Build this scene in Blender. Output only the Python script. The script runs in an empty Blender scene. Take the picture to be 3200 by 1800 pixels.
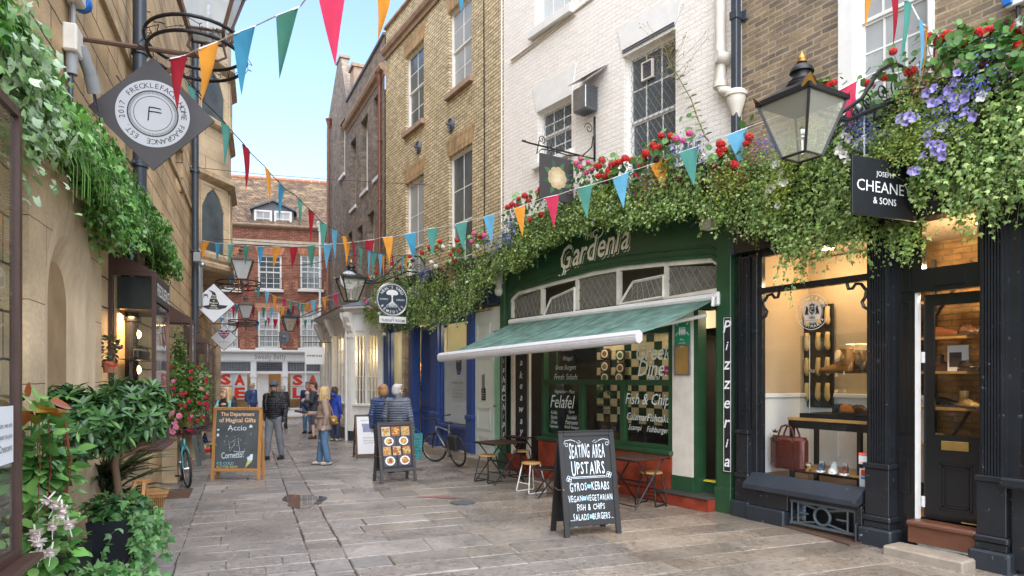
import bpy, math, random
import numpy as np
from mathutils import Vector, Matrix, Euler
R=math.radians; PI=math.pi
random.seed(7); rng=np.random.default_rng(7)
scene=bpy.context.scene; COL=scene.collection
# ---------------------------------------------------------------- camera
F=2133.3; HZ=1180.0; CX=1600.0; CH=1.9
cam=bpy.data.cameras.new('camera'); cam.lens=24; cam.sensor_width=36; cam.shift_y=(HZ-900)/3200; cam.clip_end=500; cam.clip_start=0.05
co=bpy.data.objects.new('camera',cam); COL.objects.link(co); co.location=(0,0,CH); co.rotation_euler=(R(90),0,0); scene.camera=co
# ---------------------------------------------------------------- world, sun, exposure
w=bpy.data.worlds.new('World'); scene.world=w; w.use_nodes=True
nt=w.node_tree; bgn=nt.nodes['Background']; sky=nt.nodes.new('ShaderNodeTexSky'); sky.sky_type='NISHITA'; sky.sun_disc=False
SUN_EL=58; SUN_AZ=172
sky.sun_elevation=R(SUN_EL); sky.sun_rotation=R(SUN_AZ); sky.air_density=1.0; sky.dust_density=1.0; sky.ozone_density=1.0
nt.links.new(sky.outputs[0],bgn.inputs[0]); bgn.inputs[1].default_value=0.105
sl=bpy.data.lights.new('sun','SUN'); sl.energy=1.5; sl.angle=R(100); sl.color=(1,.96,.91)
so=bpy.data.objects.new('sun',sl); COL.objects.link(so)
_d=Vector((math.sin(R(SUN_AZ))*math.cos(R(SUN_EL)), math.cos(R(SUN_AZ))*math.cos(R(SUN_EL)), math.sin(R(SUN_EL))))
so.rotation_euler=_d.to_track_quat('Z','Y').to_euler(); so.location=(0,0,20)
scene.view_settings.view_transform='Standard'; scene.view_settings.look='None'; scene.view_settings.exposure=2.15; scene.view_settings.gamma=1
scene.cycles.max_bounces=7; scene.cycles.transparent_max_bounces=14; scene.cycles.sample_clamp_indirect=6
# ---------------------------------------------------------------- pixel helpers (real depth given)
def V(*a): return Vector(a[0] if len(a)==1 else a)
def P(px,py,Y): return Vector(((px-CX)/F*Y, Y, CH+(HZ-py)/F*Y))
def G(px,py):
    Y=CH*F/(py-HZ); return Vector(((px-CX)/F*Y, Y, 0))
# ---------------------------------------------------------------- objects
def tag(o,label=None,cat=None,group=None,kind=None):
    if label: o['label']=label
    if cat: o['category']=cat
    if group: o['group']=group
    if kind: o['kind']=kind
    return o
def thing(name,label,cat,loc=(0,0,0),rz=0,group=None):
    o=bpy.data.objects.new(name,None); COL.objects.link(o); o.empty_display_size=.1
    o.location=loc; o.rotation_euler=(0,0,rz); return tag(o,label,cat,group)
def copy_tree(o,parent=None):
    c=o.copy(); COL.objects.link(c)
    if parent: c.parent=parent
    for ch in list(o.children): copy_tree(ch,c)
    return c
class MB:
    def __init__(s): s.v=[]; s.f=[]; s.mi=[]; s.cur=0; s.M=None; s.tint=None; s.tv=[]
    def add(s,vs,fs,mi=None):
        b=len(s.v)
        for p in vs:
            p=Vector(p)
            if s.M is not None: p=s.M@p
            s.v.append(p[:])
            if s.tint is not None: s.tv.append(s.tint)
        m=s.cur if mi is None else mi
        for f in fs: s.f.append([b+i for i in f]); s.mi.append(m)
        return s
    def box(s,x0,x1,y0,y1,z0,z1,mi=None):
        if x0>x1:x0,x1=x1,x0
        if y0>y1:y0,y1=y1,y0
        if z0>z1:z0,z1=z1,z0
        return s.add([(x0,y0,z0),(x1,y0,z0),(x1,y1,z0),(x0,y1,z0),(x0,y0,z1),(x1,y0,z1),(x1,y1,z1),(x0,y1,z1)],
            [(0,3,2,1),(4,5,6,7),(0,1,5,4),(1,2,6,5),(2,3,7,6),(3,0,4,7)],mi)
    def bbox(s,x0,x1,y0,y1,z0,z1,b=.004,mi=None):   # box with chamfered edges
        if x0>x1:x0,x1=x1,x0
        if y0>y1:y0,y1=y1,y0
        if z0>z1:z0,z1=z1,z0
        b=min(b,(x1-x0)*.4,(y1-y0)*.4,(z1-z0)*.4)
        vs=[];X=(x0,x1);Y=(y0,y1);Z=(z0,z1)
        for k in range(2):
            for j in range(2):
                for i in range(2):
                    sx,sy,sz=(1,-1)[i],(1,-1)[j],(1,-1)[k]
                    vs+=[(X[i],Y[j]+sy*b,Z[k]+sz*b),(X[i]+sx*b,Y[j],Z[k]+sz*b),(X[i]+sx*b,Y[j]+sy*b,Z[k])]
        def c(i,j,k,a): return (i+2*j+4*k)*3+a
        fs=[(c(0,0,0,0),c(0,0,1,0),c(0,1,1,0),c(0,1,0,0)),(c(1,0,0,0),c(1,1,0,0),c(1,1,1,0),c(1,0,1,0)),
            (c(0,0,0,1),c(1,0,0,1),c(1,0,1,1),c(0,0,1,1)),(c(0,1,0,1),c(0,1,1,1),c(1,1,1,1),c(1,1,0,1)),
            (c(0,0,0,2),c(0,1,0,2),c(1,1,0,2),c(1,0,0,2)),(c(0,0,1,2),c(1,0,1,2),c(1,1,1,2),c(0,1,1,2))]
        for i in range(2):
            for j in range(2): fs.append((c(i,j,0,0),c(i,j,0,1),c(i,j,1,1),c(i,j,1,0)))
            for k in range(2): fs.append((c(i,0,k,0),c(i,0,k,2),c(i,1,k,2),c(i,1,k,0)))
        for j in range(2):
            for k in range(2): fs.append((c(0,j,k,1),c(0,j,k,2),c(1,j,k,2),c(1,j,k,1)))
        for i in range(2):
            for j in range(2):
                for k in range(2): fs.append((c(i,j,k,0),c(i,j,k,1),c(i,j,k,2)))
        return s.add(vs,fs,mi)
    def prism(s,poly,y0,y1,mi=None):     # poly in (x,z), extruded along y
        n=len(poly)
        vs=[(x,y0,z) for x,z in poly]+[(x,y1,z) for x,z in poly]
        fs=[tuple(range(n)),tuple(range(2*n-1,n-1,-1))]+[(i,i+n,(i+1)%n+n,(i+1)%n) for i in range(n)]
        return s.add(vs,fs,mi)
    def extr(s,poly,axis,a,b,mi=None):   # poly 2D extruded along axis: x -> (y,z), z -> (x,y)
        n=len(poly)
        if axis=='x': mk=lambda p,t:(t,p[0],p[1])
        else: mk=lambda p,t:(p[0],p[1],t)
        vs=[mk(p,a) for p in poly]+[mk(p,b) for p in poly]
        fs=[tuple(range(n)),tuple(range(2*n-1,n-1,-1))]+[(i,i+n,(i+1)%n+n,(i+1)%n) for i in range(n)]
        return s.add(vs,fs,mi)
    def tube(s,pts,r,n=8,mi=None,closed=False,rads=None):
        pts=[Vector(p) for p in pts]; m=len(pts); vs=[];up=None
        for i,p in enumerate(pts):
            if closed: t=pts[(i+1)%m]-pts[i-1]
            else: t=(pts[min(i+1,m-1)]-pts[max(i-1,0)])
            if t.length<1e-9: t=Vector((0,0,1))
            t.normalize()
            if up is None: up=Vector((0,0,1)) if abs(t.z)<.9 else Vector((1,0,0))
            a=t.cross(up)
            if a.length<1e-4: a=t.cross(Vector((1,.3,0)))
            a.normalize(); b=a.cross(t).normalized(); up=b
            rr=rads[i] if rads else r
            for k in range(n):
                an=2*PI*k/n; vs.append(p+a*math.cos(an)*rr+b*math.sin(an)*rr)
        fs=[]
        for i in range(m if closed else m-1):
            j=(i+1)%m
            for k in range(n): fs.append((i*n+k,i*n+(k+1)%n,j*n+(k+1)%n,j*n+k))
        if not closed: fs+= [tuple(range(n-1,-1,-1)),tuple(range((m-1)*n,m*n))]
        return s.add(vs,fs,mi)
    def lathe(s,prof,o=(0,0,0),n=24,mi=None,ph=0,sx=1,sy=1):   # prof (r,z)
        vs=[];fs=[]
        for r,z in prof:
            for k in range(n):
                a=2*PI*k/n+ph; vs.append((o[0]+math.cos(a)*r*sx,o[1]+math.sin(a)*r*sy,o[2]+z))
        for i in range(len(prof)-1):
            for k in range(n): fs.append((i*n+k,i*n+(k+1)%n,(i+1)*n+(k+1)%n,(i+1)*n+k))
        fs+=[tuple(range(n-1,-1,-1)),tuple(range((len(prof)-1)*n,len(prof)*n))]
        return s.add(vs,fs,mi)
    def ell(s,c,r,n=16,m=10,mi=None,rot=None):
        vs=[];fs=[]
        for i in range(m+1):
            a=PI*i/m
            for k in range(n):
                b=2*PI*k/n; p=Vector((math.sin(a)*math.cos(b)*r[0],math.sin(a)*math.sin(b)*r[1],math.cos(a)*r[2]))
                if rot is not None: p=rot@p
                vs.append(p+Vector(c))
        for i in range(m):
            for k in range(n): fs.append((i*n+k,(i+1)*n+k,(i+1)*n+(k+1)%n,i*n+(k+1)%n))
        return s.add(vs,fs,mi)
    def cap(s,a,ra,b,rb,n=12):
        a=Vector(a);b=Vector(b);t=(b-a);L=t.length
        if L<1e-6: return s.ell(a,(ra,)*3)
        t/=L; pts=[];rd=[]
        for q in (-90,-60,-30): pts.append(a+t*ra*math.sin(R(q)));rd.append(max(ra*math.cos(R(q)),1e-4))
        for u in (0,.33,.66,1): pts.append(a+t*L*u);rd.append(ra+(rb-ra)*u)
        for q in (30,60,90): pts.append(b+t*rb*math.sin(R(q)));rd.append(max(rb*math.cos(R(q)),1e-4))
        return s.tube(pts,1,n,rads=rd)
    def disc(s,c,r,y,n=28,mi=None,rx=None):
        return s.add([(c[0]+math.cos(2*PI*k/n)*(rx or r),y,c[1]+math.sin(2*PI*k/n)*r) for k in range(n)],[tuple(range(n))],mi)
    def ring(s,c,r0,r1,y,n=48,mi=None):
        vs=[(c[0]+math.cos(2*PI*k/n)*r,y,c[1]+math.sin(2*PI*k/n)*r) for r in (r0,r1) for k in range(n)]
        return s.add(vs,[(k,(k+1)%n,(k+1)%n+n,k+n) for k in range(n)],mi)
    def text(s,body,cx,cz,h=None,w=None,y=0,shear=0,bold=0,mi=None,align='c',fn=None,narrow=None,rot=0):
        vs,fs,(x0,x1,z0,z1)=glyphs(body,shear,bold)
        W=x1-x0; H=z1-z0; sc=(h/H) if h else w/W; sx=(w/W) if w else sc
        if narrow: sx=sc*narrow
        ox={'c':-(x0+x1)/2,'l':-x0,'r':-x1}[align]
        cr,sr=math.cos(rot),math.sin(rot)
        out=[]
        for a,b in vs:
            a=(a+ox)*sx; b=(b-(z0+z1)/2)*sc
            a,b=a*cr-b*sr,a*sr+b*cr
            out.append(fn(cx+a,cz+b) if fn else (cx+a,y,cz+b))
        return s.add(out,fs,mi)
    def arc_text(s,body,c,r,h,y,a0,a1,inward=False,bold=0,mi=None,yaw=None):
        n=len(body)
        for i,ch in enumerate(body):
            if ch==' ': continue
            t=a0+(a1-a0)*(i/(max(n-1,1))); an=R(t)
            vs,fs,(x0,x1,z0,z1)=glyphs(ch,0,bold)
            ref=glyphs('H',0,bold)[2]; sc=h/(ref[3]-ref[2])
            rot=an-PI/2 if not inward else an+PI/2
            cr,sr=math.cos(rot),math.sin(rot); out=[]
            for a,b in vs:
                a=(a-(x0+x1)/2)*sc; b=(b-(ref[2]+ref[3])/2)*sc
                out.append((c[0]+math.cos(an)*r+a*cr-b*sr,y,c[1]+math.sin(an)*r+a*sr+b*cr))
            s.add(out,fs,mi)
        return s
    def mesh(s,name,mats,smooth=False):
        me=bpy.data.meshes.new(name); me.from_pydata(s.v,[],s.f)
        if not isinstance(mats,(list,tuple)): mats=[mats]
        for m in mats: me.materials.append(m)
        if len(mats)>1: me.polygons.foreach_set('material_index',s.mi)
        if s.tv and len(s.tv)==len(s.v):
            a=me.color_attributes.new('tint','FLOAT_COLOR','POINT'); a.data.foreach_set('color',np.array([(t[0],t[1],t[2],1) for t in s.tv],dtype=np.float32).ravel())
        if smooth: me.polygons.foreach_set('use_smooth',[True]*len(me.polygons))
        me.update(); return me
    def build(s,name,mats,parent=None,smooth=False,label=None,auto=None):
        me=s.mesh(name,mats,smooth)
        o=bpy.data.objects.new(name,me); COL.objects.link(o)
        if parent: o.parent=parent
        if auto:
            import bmesh
            bm=bmesh.new(); bm.from_mesh(me)
            for f in bm.faces: f.smooth=True
            for e in bm.edges:
                if len(e.link_faces)==2 and e.calc_face_angle(0)>R(auto): e.smooth=False
            bm.to_mesh(me); bm.free()
        if label: o['label']=label
        return o
_g={}
def glyphs(body,shear=0,bold=0):
    k=(body,shear,bold)
    if k in _g: return _g[k]
    cu=bpy.data.curves.new('t','FONT'); cu.body=body; cu.shear=shear; cu.offset=bold; cu.resolution_u=2; cu.size=1
    ob=bpy.data.objects.new('t',cu); COL.objects.link(ob)
    dg=bpy.context.evaluated_depsgraph_get(); me=bpy.data.meshes.new_from_object(ob.evaluated_get(dg))
    vs=[(v.co.x,v.co.y) for v in me.vertices]; fs=[tuple(p.vertices) for p in me.polygons]
    bpy.data.objects.remove(ob); bpy.data.curves.remove(cu); bpy.data.meshes.remove(me)
    if not vs: vs=[(0,0),(1,0),(1,1)];fs=[(0,1,2)]
    xs=[a for a,b in vs]; zs=[b for a,b in vs]
    _g[k]=(vs,fs,(min(xs),max(xs),min(zs),max(zs))); return _g[k]
# ---------------------------------------------------------------- wall frames: local x to the right seen from the street, y into the wall, z up
class Wall:
    def __init__(s,A,B):
        s.A=Vector((A[0],A[1],0)); s.B=Vector((B[0],B[1],0)); d=s.B-s.A; s.L=d.length; s.u=d/s.L; s.n=Vector((-s.u.y,s.u.x,0)); s.ang=math.atan2(d.y,d.x)
    def sz(s,px,py,d=0):
        o=s.A+s.n*d; r=Vector(((px-CX)/F,1,(HZ-py)/F)); c=Vector((0,0,CH))
        t=(o-c).dot(s.n)/r.dot(s.n); p=c+r*t
        return (p-s.A).dot(s.u), p.z
    def s(s_,px,d=0): return s_.sz(px,HZ,d)[0]
    def z(s_,px,py,d=0): return s_.sz(px,py,d)[1]
    def pt(s,a,d,z): return s.A+s.u*a+s.n*d+Vector((0,0,z))
    def thing(s,name,label,cat,a=0,d=0,z=0,group=None): return thing(name,label,cat,s.pt(a,d,z),s.ang,group)
def holes_wall(mb,s0,s1,z0,z1,holes,rev=.12,d=0,mi=0,ri=None,top=None):
    xs=sorted({s0,s1}|{h[0] for h in holes}|{h[1] for h in holes}); zs=sorted({z0,z1}|{h[2] for h in holes}|{h[3] for h in holes})
    xs=[x for x in xs if s0<=x<=s1]; zs=[z for z in zs if z0<=z<=z1]
    for i in range(len(xs)-1):
        for j in range(len(zs)-1):
            cx=(xs[i]+xs[i+1])/2; cz=(zs[j]+zs[j+1])/2
            if any(h[0]<cx<h[1] and h[2]<cz<h[3] for h in holes): continue
            mb.add([(xs[i],d,zs[j]),(xs[i+1],d,zs[j]),(xs[i+1],d,zs[j+1]),(xs[i],d,zs[j+1])],[(0,1,2,3)],mi)
    r=mi if ri is None else ri
    for a,b,c,e in holes:
        a=max(a,s0);b=min(b,s1);c=max(c,z0);e=min(e,z1)
        mb.add([(a,d,c),(a,d+rev,c),(a,d+rev,e),(a,d,e)],[(0,1,2,3)],r); mb.add([(b,d,c),(b,d,e),(b,d+rev,e),(b,d+rev,c)],[(0,1,2,3)],r)
        mb.add([(a,d,e),(a,d+rev,e),(b,d+rev,e),(b,d,e)],[(0,1,2,3)],r); mb.add([(a,d,c),(b,d,c),(b,d+rev,c),(a,d+rev,c)],[(0,1,2,3)],r)
# ---------------------------------------------------------------- materials
def newmat(name):
    m=bpy.data.materials.new(name); m.use_nodes=True; t=m.node_tree; b=t.nodes['Principled BSDF']; return m,t,b
def nd(t,k,**kw):
    n=t.nodes.new('ShaderNode'+k)
    for a,b in kw.items():
        if a[0]=='i': n.inputs[int(a[1:])].default_value=b
        else: setattr(n,a,b)
    return n
def ramp(t,src,stops):
    r=nd(t,'ValToRGB'); e=r.color_ramp.elements
    while len(e)<len(stops): e.new(.5)
    for q,(p,c) in zip(e,stops): q.position=p; q.color=(*c,1) if len(c)==3 else c
    t.links.new(src,r.inputs[0]); return r.outputs[0]
def mul(t,a,b,f=1,mode='MULTIPLY'):
    n=nd(t,'MixRGB',blend_type=mode); n.inputs[0].default_value=f
    for i,x in ((1,a),(2,b)):
        if isinstance(x,tuple): n.inputs[i].default_value=(*x,1)
        else: t.links.new(x,n.inputs[i])
    return n.outputs[0]
def coords(t,mode='Object',scale=None):
    c=nd(t,'TexCoord').outputs[mode]
    if scale:
        m=nd(t,'Mapping'); m.inputs[3].default_value=scale; t.links.new(c,m.inputs[0]); return m.outputs[0]
    return c
def noise(t,vec,scale,detail=5,rough=.6,dist=0):
    n=nd(t,'TexNoise'); n.inputs['Scale'].default_value=scale; n.inputs['Detail'].default_value=detail; n.inputs['Roughness'].default_value=rough; n.inputs['Distortion'].default_value=dist
    t.links.new(vec,n.inputs['Vector']); return n.outputs['Fac']
def bump(t,b,h,strength=.3,dist=.01):
    n=nd(t,'Bump'); n.inputs['Strength'].default_value=strength; n.inputs['Distance'].default_value=dist; t.links.new(h,n.inputs['Height']); t.links.new(n.outputs[0],b.inputs['Normal'])
_m={}
def plain(name,col,rough=.5,var=.25,scale=6,metal=0,bmp=.15,bdist=.004,spec=None,stretch=None):
    if name in _m: return _m[name]
    m,t,b=newmat(name); v=coords(t,scale=stretch)
    n=noise(t,v,scale); f=ramp(t,n,[(.25,(1-var,)*3),(.75,(1+var*.35,)*3)])
    t.links.new(mul(t,col,f),b.inputs['Base Color'])
    n2=noise(t,v,scale*7,3); rr=nd(t,'MapRange'); rr.inputs[3].default_value=max(rough-.12,.03); rr.inputs[4].default_value=min(rough+.15,1); t.links.new(n2,rr.inputs[0]); t.links.new(rr.outputs[0],b.inputs['Roughness'])
    b.inputs['Metallic'].default_value=metal
    if spec is not None: b.inputs['Specular IOR Level'].default_value=spec
    if bmp: bump(t,b,n2,bmp,bdist)
    _m[name]=m; return m
def worn(name,col,under,amount=.35,rough=.4,scale=9):   # paint with chips of another colour
    m,t,b=newmat(name); v=coords(t)
    n=noise(t,v,scale,8,.75); f=ramp(t,n,[(amount-.02,(1,1,1)),(amount+.02,(0,0,0))])
    n1=noise(t,v,3); c=mul(t,col,ramp(t,n1,[(.3,(.75,)*3),(.7,(1.15,)*3)]))
    x=nd(t,'MixRGB'); t.links.new(f,x.inputs[0]); t.links.new(c,x.inputs[1]); x.inputs[2].default_value=(*under,1)
    t.links.new(x.outputs[0],b.inputs['Base Color']); b.inputs['Roughness'].default_value=rough; bump(t,b,n,.25,.004); return m
def brick(name,c1,c2,mortar,bw=.225,bh=.075,ms=.012,bmp=.6,rough=.85,dark=None,darkamt=.5,wob=.012,patch=None,stain=.25,msm=.3,bias=0,pv=.28):
    m,t,b=newmat(name); c=coords(t); sp=nd(t,'SeparateXYZ'); t.links.new(c,sp.inputs[0])
    add=nd(t,'Math',operation='ADD'); t.links.new(sp.outputs[0],add.inputs[0]); t.links.new(sp.outputs[1],add.inputs[1])
    cb=nd(t,'CombineXYZ'); t.links.new(add.outputs[0],cb.inputs[0]); t.links.new(sp.outputs[2],cb.inputs[1])
    nn=nd(t,'TexNoise'); nn.inputs['Scale'].default_value=5; nn.inputs['Detail'].default_value=3; t.links.new(c,nn.inputs['Vector'])
    vm=nd(t,'VectorMath',operation='MULTIPLY_ADD'); t.links.new(nn.outputs['Color'],vm.inputs[0]); vm.inputs[1].default_value=(wob*2,wob*2,0); t.links.new(cb.outputs[0],vm.inputs[2])
    br=nd(t,'TexBrick'); br.offset=.5; br.inputs['Scale'].default_value=1; br.inputs['Brick Width'].default_value=bw; br.inputs['Row Height'].default_value=bh; br.inputs['Mortar Size'].default_value=ms; br.inputs['Mortar Smooth'].default_value=msm; br.inputs['Bias'].default_value=bias
    br.inputs['Color1'].default_value=(*c1,1); br.inputs['Color2'].default_value=(*c2,1); br.inputs['Mortar'].default_value=(*mortar,1); t.links.new(vm.outputs[0],br.inputs['Vector'])
    # second per-brick random through a voronoi-free trick: noise sampled at brick scale
    n1=noise(t,coords(t,scale=(1/bw*.9,1/bw*.9,1/bh*.9)),.8,2,.5); f1=ramp(t,n1,[(.35,(1-pv,)*3),(.62,(1+pv*.4,)*3)])
    n2=noise(t,c,35,6,.7); f2=ramp(t,n2,[(.3,(.8,)*3),(.7,(1.12,)*3)])
    n3=noise(t,c,.8,5,.6); f3=ramp(t,n3,[(.3,(1-stain,)*3),(.7,(1.05,)*3)])
    col=mul(t,mul(t,mul(t,br.outputs['Color'],f1),f2),f3)
    if dark:
        nk=noise(t,c,2.2,7,.75); fk=ramp(t,nk,[(darkamt-.1,(0,)*3),(darkamt+.12,(1,)*3)]); x=nd(t,'MixRGB'); t.links.new(fk,x.inputs[0]); t.links.new(col,x.inputs[1]); t.links.new(mul(t,dark,f2),x.inputs[2]); col=x.outputs[0]
    t.links.new(col,b.inputs['Base Color']); b.inputs['Roughness'].default_value=rough; b.inputs['Specular IOR Level'].default_value=.25
    h=nd(t,'Math',operation='MULTIPLY_ADD'); t.links.new(br.outputs['Fac'],h.inputs[0]); h.inputs[1].default_value=-1.0; t.links.new(n2,h.inputs[2])
    bump(t,b,h.outputs[0],bmp,.012); _m[name]=m; return m
def emis(name,col,s):
    m,t,b=newmat(name); b.inputs['Base Color'].default_value=(*col,1); b.inputs['Emission Color'].default_value=(*col,1); b.inputs['Emission Strength'].default_value=s; return m
def glass(name,tint=(.93,.95,.95),rough=.0,ior=1.45,base=.0,basecol=(.6,.6,.6)):
    m=bpy.data.materials.new(name); m.use_nodes=True; t=m.node_tree; t.nodes.clear(); o=nd(t,'OutputMaterial'); fr=nd(t,'Fresnel'); fr.inputs[0].default_value=ior
    tr=nd(t,'BsdfTransparent'); tr.inputs[0].default_value=(*tint,1); gl=nd(t,'BsdfGlossy'); gl.inputs[1].default_value=rough; gl.inputs[0].default_value=(.9,.95,1,1)
    n=noise(t,coords(t),1.5,2); bp=nd(t,'Bump'); bp.inputs[0].default_value=.08; bp.inputs[1].default_value=.05; t.links.new(n,bp.inputs['Height']); t.links.new(bp.outputs[0],gl.inputs['Normal'])
    ge=nd(t,'NewGeometry'); iv=nd(t,'Math',operation='SUBTRACT'); iv.inputs[0].default_value=1; t.links.new(ge.outputs['Backfacing'],iv.inputs[1]); fm=nd(t,'Math',operation='MULTIPLY'); t.links.new(fr.outputs[0],fm.inputs[0]); t.links.new(iv.outputs[0],fm.inputs[1])
    mx=nd(t,'MixShader'); t.links.new(fm.outputs[0],mx.inputs[0]); t.links.new(tr.outputs[0],mx.inputs[1]); t.links.new(gl.outputs[0],mx.inputs[2]); out=mx.outputs[0]
    if base>0:
        df=nd(t,'BsdfDiffuse'); df.inputs[0].default_value=(*basecol,1); m2=nd(t,'MixShader'); m2.inputs[0].default_value=base; t.links.new(out,m2.inputs[1]); t.links.new(df.outputs[0],m2.inputs[2]); out=m2.outputs[0]
    t.links.new(out,o.inputs[0]); return m
def cloth(name,col,trans=.35,var=.15):
    m=bpy.data.materials.new(name); m.use_nodes=True; t=m.node_tree; b=t.nodes['Principled BSDF']; o=t.nodes['Material Output']
    n=noise(t,coords(t),4,3); c=mul(t,col,ramp(t,n,[(.3,(1-var,)*3),(.7,(1.1,)*3)])); t.links.new(c,b.inputs['Base Color']); b.inputs['Roughness'].default_value=.75; b.inputs['Specular IOR Level'].default_value=.2
    if trans:
        tl=nd(t,'BsdfTranslucent'); t.links.new(c,tl.inputs[0]); mx=nd(t,'MixShader'); mx.inputs[0].default_value=trans; t.links.new(b.outputs[0],mx.inputs[1]); t.links.new(tl.outputs[0],mx.inputs[2]); t.links.new(mx.outputs[0],o.inputs[0])
    return m
def tinted(name,rough=.5,trans=.25,spec=.4,bmp=0):      # colour from the per-leaf tint attribute
    m=bpy.data.materials.new(name); m.use_nodes=True; t=m.node_tree; b=t.nodes['Principled BSDF']; o=t.nodes['Material Output']
    a=nd(t,'Attribute',attribute_name='tint'); t.links.new(a.outputs['Color'],b.inputs['Base Color']); b.inputs['Roughness'].default_value=rough; b.inputs['Specular IOR Level'].default_value=spec
    if trans:
        tl=nd(t,'BsdfTranslucent'); t.links.new(a.outputs['Color'],tl.inputs[0]); mx=nd(t,'MixShader'); mx.inputs[0].default_value=trans; t.links.new(b.outputs[0],mx.inputs[1]); t.links.new(tl.outputs[0],mx.inputs[2]); t.links.new(mx.outputs[0],o.inputs[0])
    if bmp: bump(t,b,noise(t,coords(t),40,4),bmp,.005)
    return m
M={}
M['yellow_brick']=brick('yellow_brick',(.82,.68,.42),(.68,.55,.33),(.19,.14,.09),dark=(.36,.27,.16),darkamt=.62,ms=.011,bmp=.5,stain=.2)
M['white_brick']=brick('white_brick',(.90,.85,.78),(.89,.84,.77),(.78,.72,.65),dark=(.62,.53,.44),darkamt=.74,ms=.010,bmp=.5,stain=.06,rough=.6,wob=.016,pv=.05)
M['brown_brick']=brick('brown_brick',(.36,.27,.17),(.19,.155,.125),(.42,.33,.21),dark=(.16,.13,.11),darkamt=.62,ms=.012,bmp=.5)
M['grey_brick']=brick('grey_brick',(.38,.30,.22),(.26,.21,.17),(.36,.29,.23),dark=(.12,.11,.11),darkamt=.58,ms=.010,bmp=.7)
M['red_brick']=brick('red_brick',(.37,.12,.065),(.24,.085,.055),(.38,.27,.21),dark=(.13,.06,.05),darkamt=.58,ms=.008,bmp=.3)
M['orange_brick']=brick('orange_brick',(.58,.21,.09),(.50,.17,.08),(.6,.42,.3),bw=.075,bh=.24,ms=.010,bmp=.3)
M['lintel_brick']=brick('lintel_brick',(.60,.40,.20),(.52,.33,.17),(.28,.2,.12),bw=.075,bh=.23,ms=.009,bmp=.4)
M['sandstone']=brick('sandstone',(.68,.49,.28),(.60,.41,.22),(.09,.06,.04),bw=1.15,bh=.34,ms=.010,bmp=.7,rough=.85,stain=.30,dark=(.40,.26,.14),darkamt=.68,wob=.012,msm=.15)
M['sandstone_smooth']=brick('sandstone_smooth',(.70,.54,.35),(.64,.48,.30),(.16,.11,.06),bw=1.3,bh=.62,ms=.004,bmp=.4,stain=.3,wob=.008,msm=.1)
M['sand_carved']=plain('sand_carved',(.55,.40,.24),.85,.45,5,bmp=.6,bdist=.02)
M['pale_stone']=plain('pale_stone',(.56,.47,.35),.8,.3,4,bmp=.4,bdist=.01)
M['sill_stone']=plain('sill_stone',(.42,.29,.20),.8,.35,5,bmp=.4)
M['white_paint']=plain('white_paint',(.80,.79,.75),.45,.12,5,bmp=.1)
M['cream_paint']=plain('cream_paint',(.72,.66,.57),.5,.18,5)
M['off_white']=worn('off_white',(.72,.68,.58),(.40,.28,.18),.30,.5,14)
M['grey_white']=plain('grey_white',(.62,.62,.60),.5,.15,3)
M['black_paint']=worn('black_paint',(.016,.018,.022),(.13,.14,.15),.36,.24,16)
M['black_plinth']=worn('black_plinth',(.022,.028,.036),(.45,.40,.34),.37,.42,6)
M['black_gloss']=plain('black_gloss',(.012,.012,.013),.16,.2,5,bmp=.05)
M['black_iron']=plain('black_iron',(.02,.02,.022),.4,.3,20,metal=.3)
M['black_board']=worn('black_board',(.014,.013,.013),(.08,.075,.075),.33,.5,8)
M['grille']=plain('grille',(.09,.11,.12),.5,.3,10)
M['lead']=plain('lead',(.13,.14,.16),.5,.3,6)
M['pipe_dark']=plain('pipe_dark',(.045,.055,.07),.35,.25,8)
M['pipe_brown']=plain('pipe_brown',(.20,.075,.045),.45,.3,8)
M['terracotta']=plain('terracotta',(.42,.17,.09),.7,.3,8)
M['slate']=brick('slate',(.13,.15,.19),(.10,.12,.15),(.05,.055,.065),bw=.3,bh=.2,ms=.006,bmp=.6)
M['green_paint']=plain('green_paint',(.022,.075,.032),.32,.25,4,bmp=.1)
M['green_dark']=plain('green_dark',(.014,.05,.027),.35,.25,4,bmp=.1)
M['blue_paint']=plain('blue_paint',(.025,.06,.21),.38,.2,4,bmp=.1)
M['blue_dark']=plain('blue_dark',(.012,.022,.07),.38,.2,4)
M['mint']=plain('mint',(.25,.50,.33),.45,.15,4)
M['red_tile']=brick('red_tile',(.36,.065,.03),(.30,.05,.028),(.20,.05,.03),bw=.15,bh=.15,ms=.004,bmp=.25,rough=.3,stain=.25,wob=0)
M['awning']=plain('awning',(.10,.27,.22),.75,.5,2.0,bmp=.1,stretch=(1,3,1))
M['silver']=plain('silver',(.75,.75,.77),.35,.08,10,metal=.25)
M['chrome']=plain('chrome',(.7,.7,.72),.2,.1,10,metal=1)
M['steel']=plain('steel',(.35,.36,.38),.3,.2,10,metal=.8)
M['rust']=plain('rust',(.16,.095,.065),.6,.35,14,metal=.3)
M['bronze_frame']=plain('bronze_frame',(.085,.045,.035),.35,.2,8,metal=.2)
M['gold']=plain('gold',(.45,.26,.07),.35,.35,12,metal=.8)
M['brass']=plain('brass',(.55,.36,.12),.3,.2,12,metal=.9)
M['pine']=plain('pine',(.50,.24,.075),.5,.35,5,stretch=(8,8,1))
M['oak']=plain('oak',(.56,.30,.09),.4,.3,6,stretch=(1,6,1))
M['dark_wood']=plain('dark_wood',(.06,.04,.03),.5,.3,8)
M['wicker']=plain('wicker',(.42,.21,.07),.55,.5,50,bmp=.6)
M['rattan']=brick('rattan',(.11,.05,.035),(.08,.035,.028),(.02,.01,.008),bw=.03,bh=.012,ms=.002,bmp=.6,wob=0,rough=.45)
M['chalk']=plain('chalk',(.74,.84,.90),.9,.3,40)
M['chalk_cyan']=plain('chalk_cyan',(.30,.66,.78),.9,.3,40)
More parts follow.
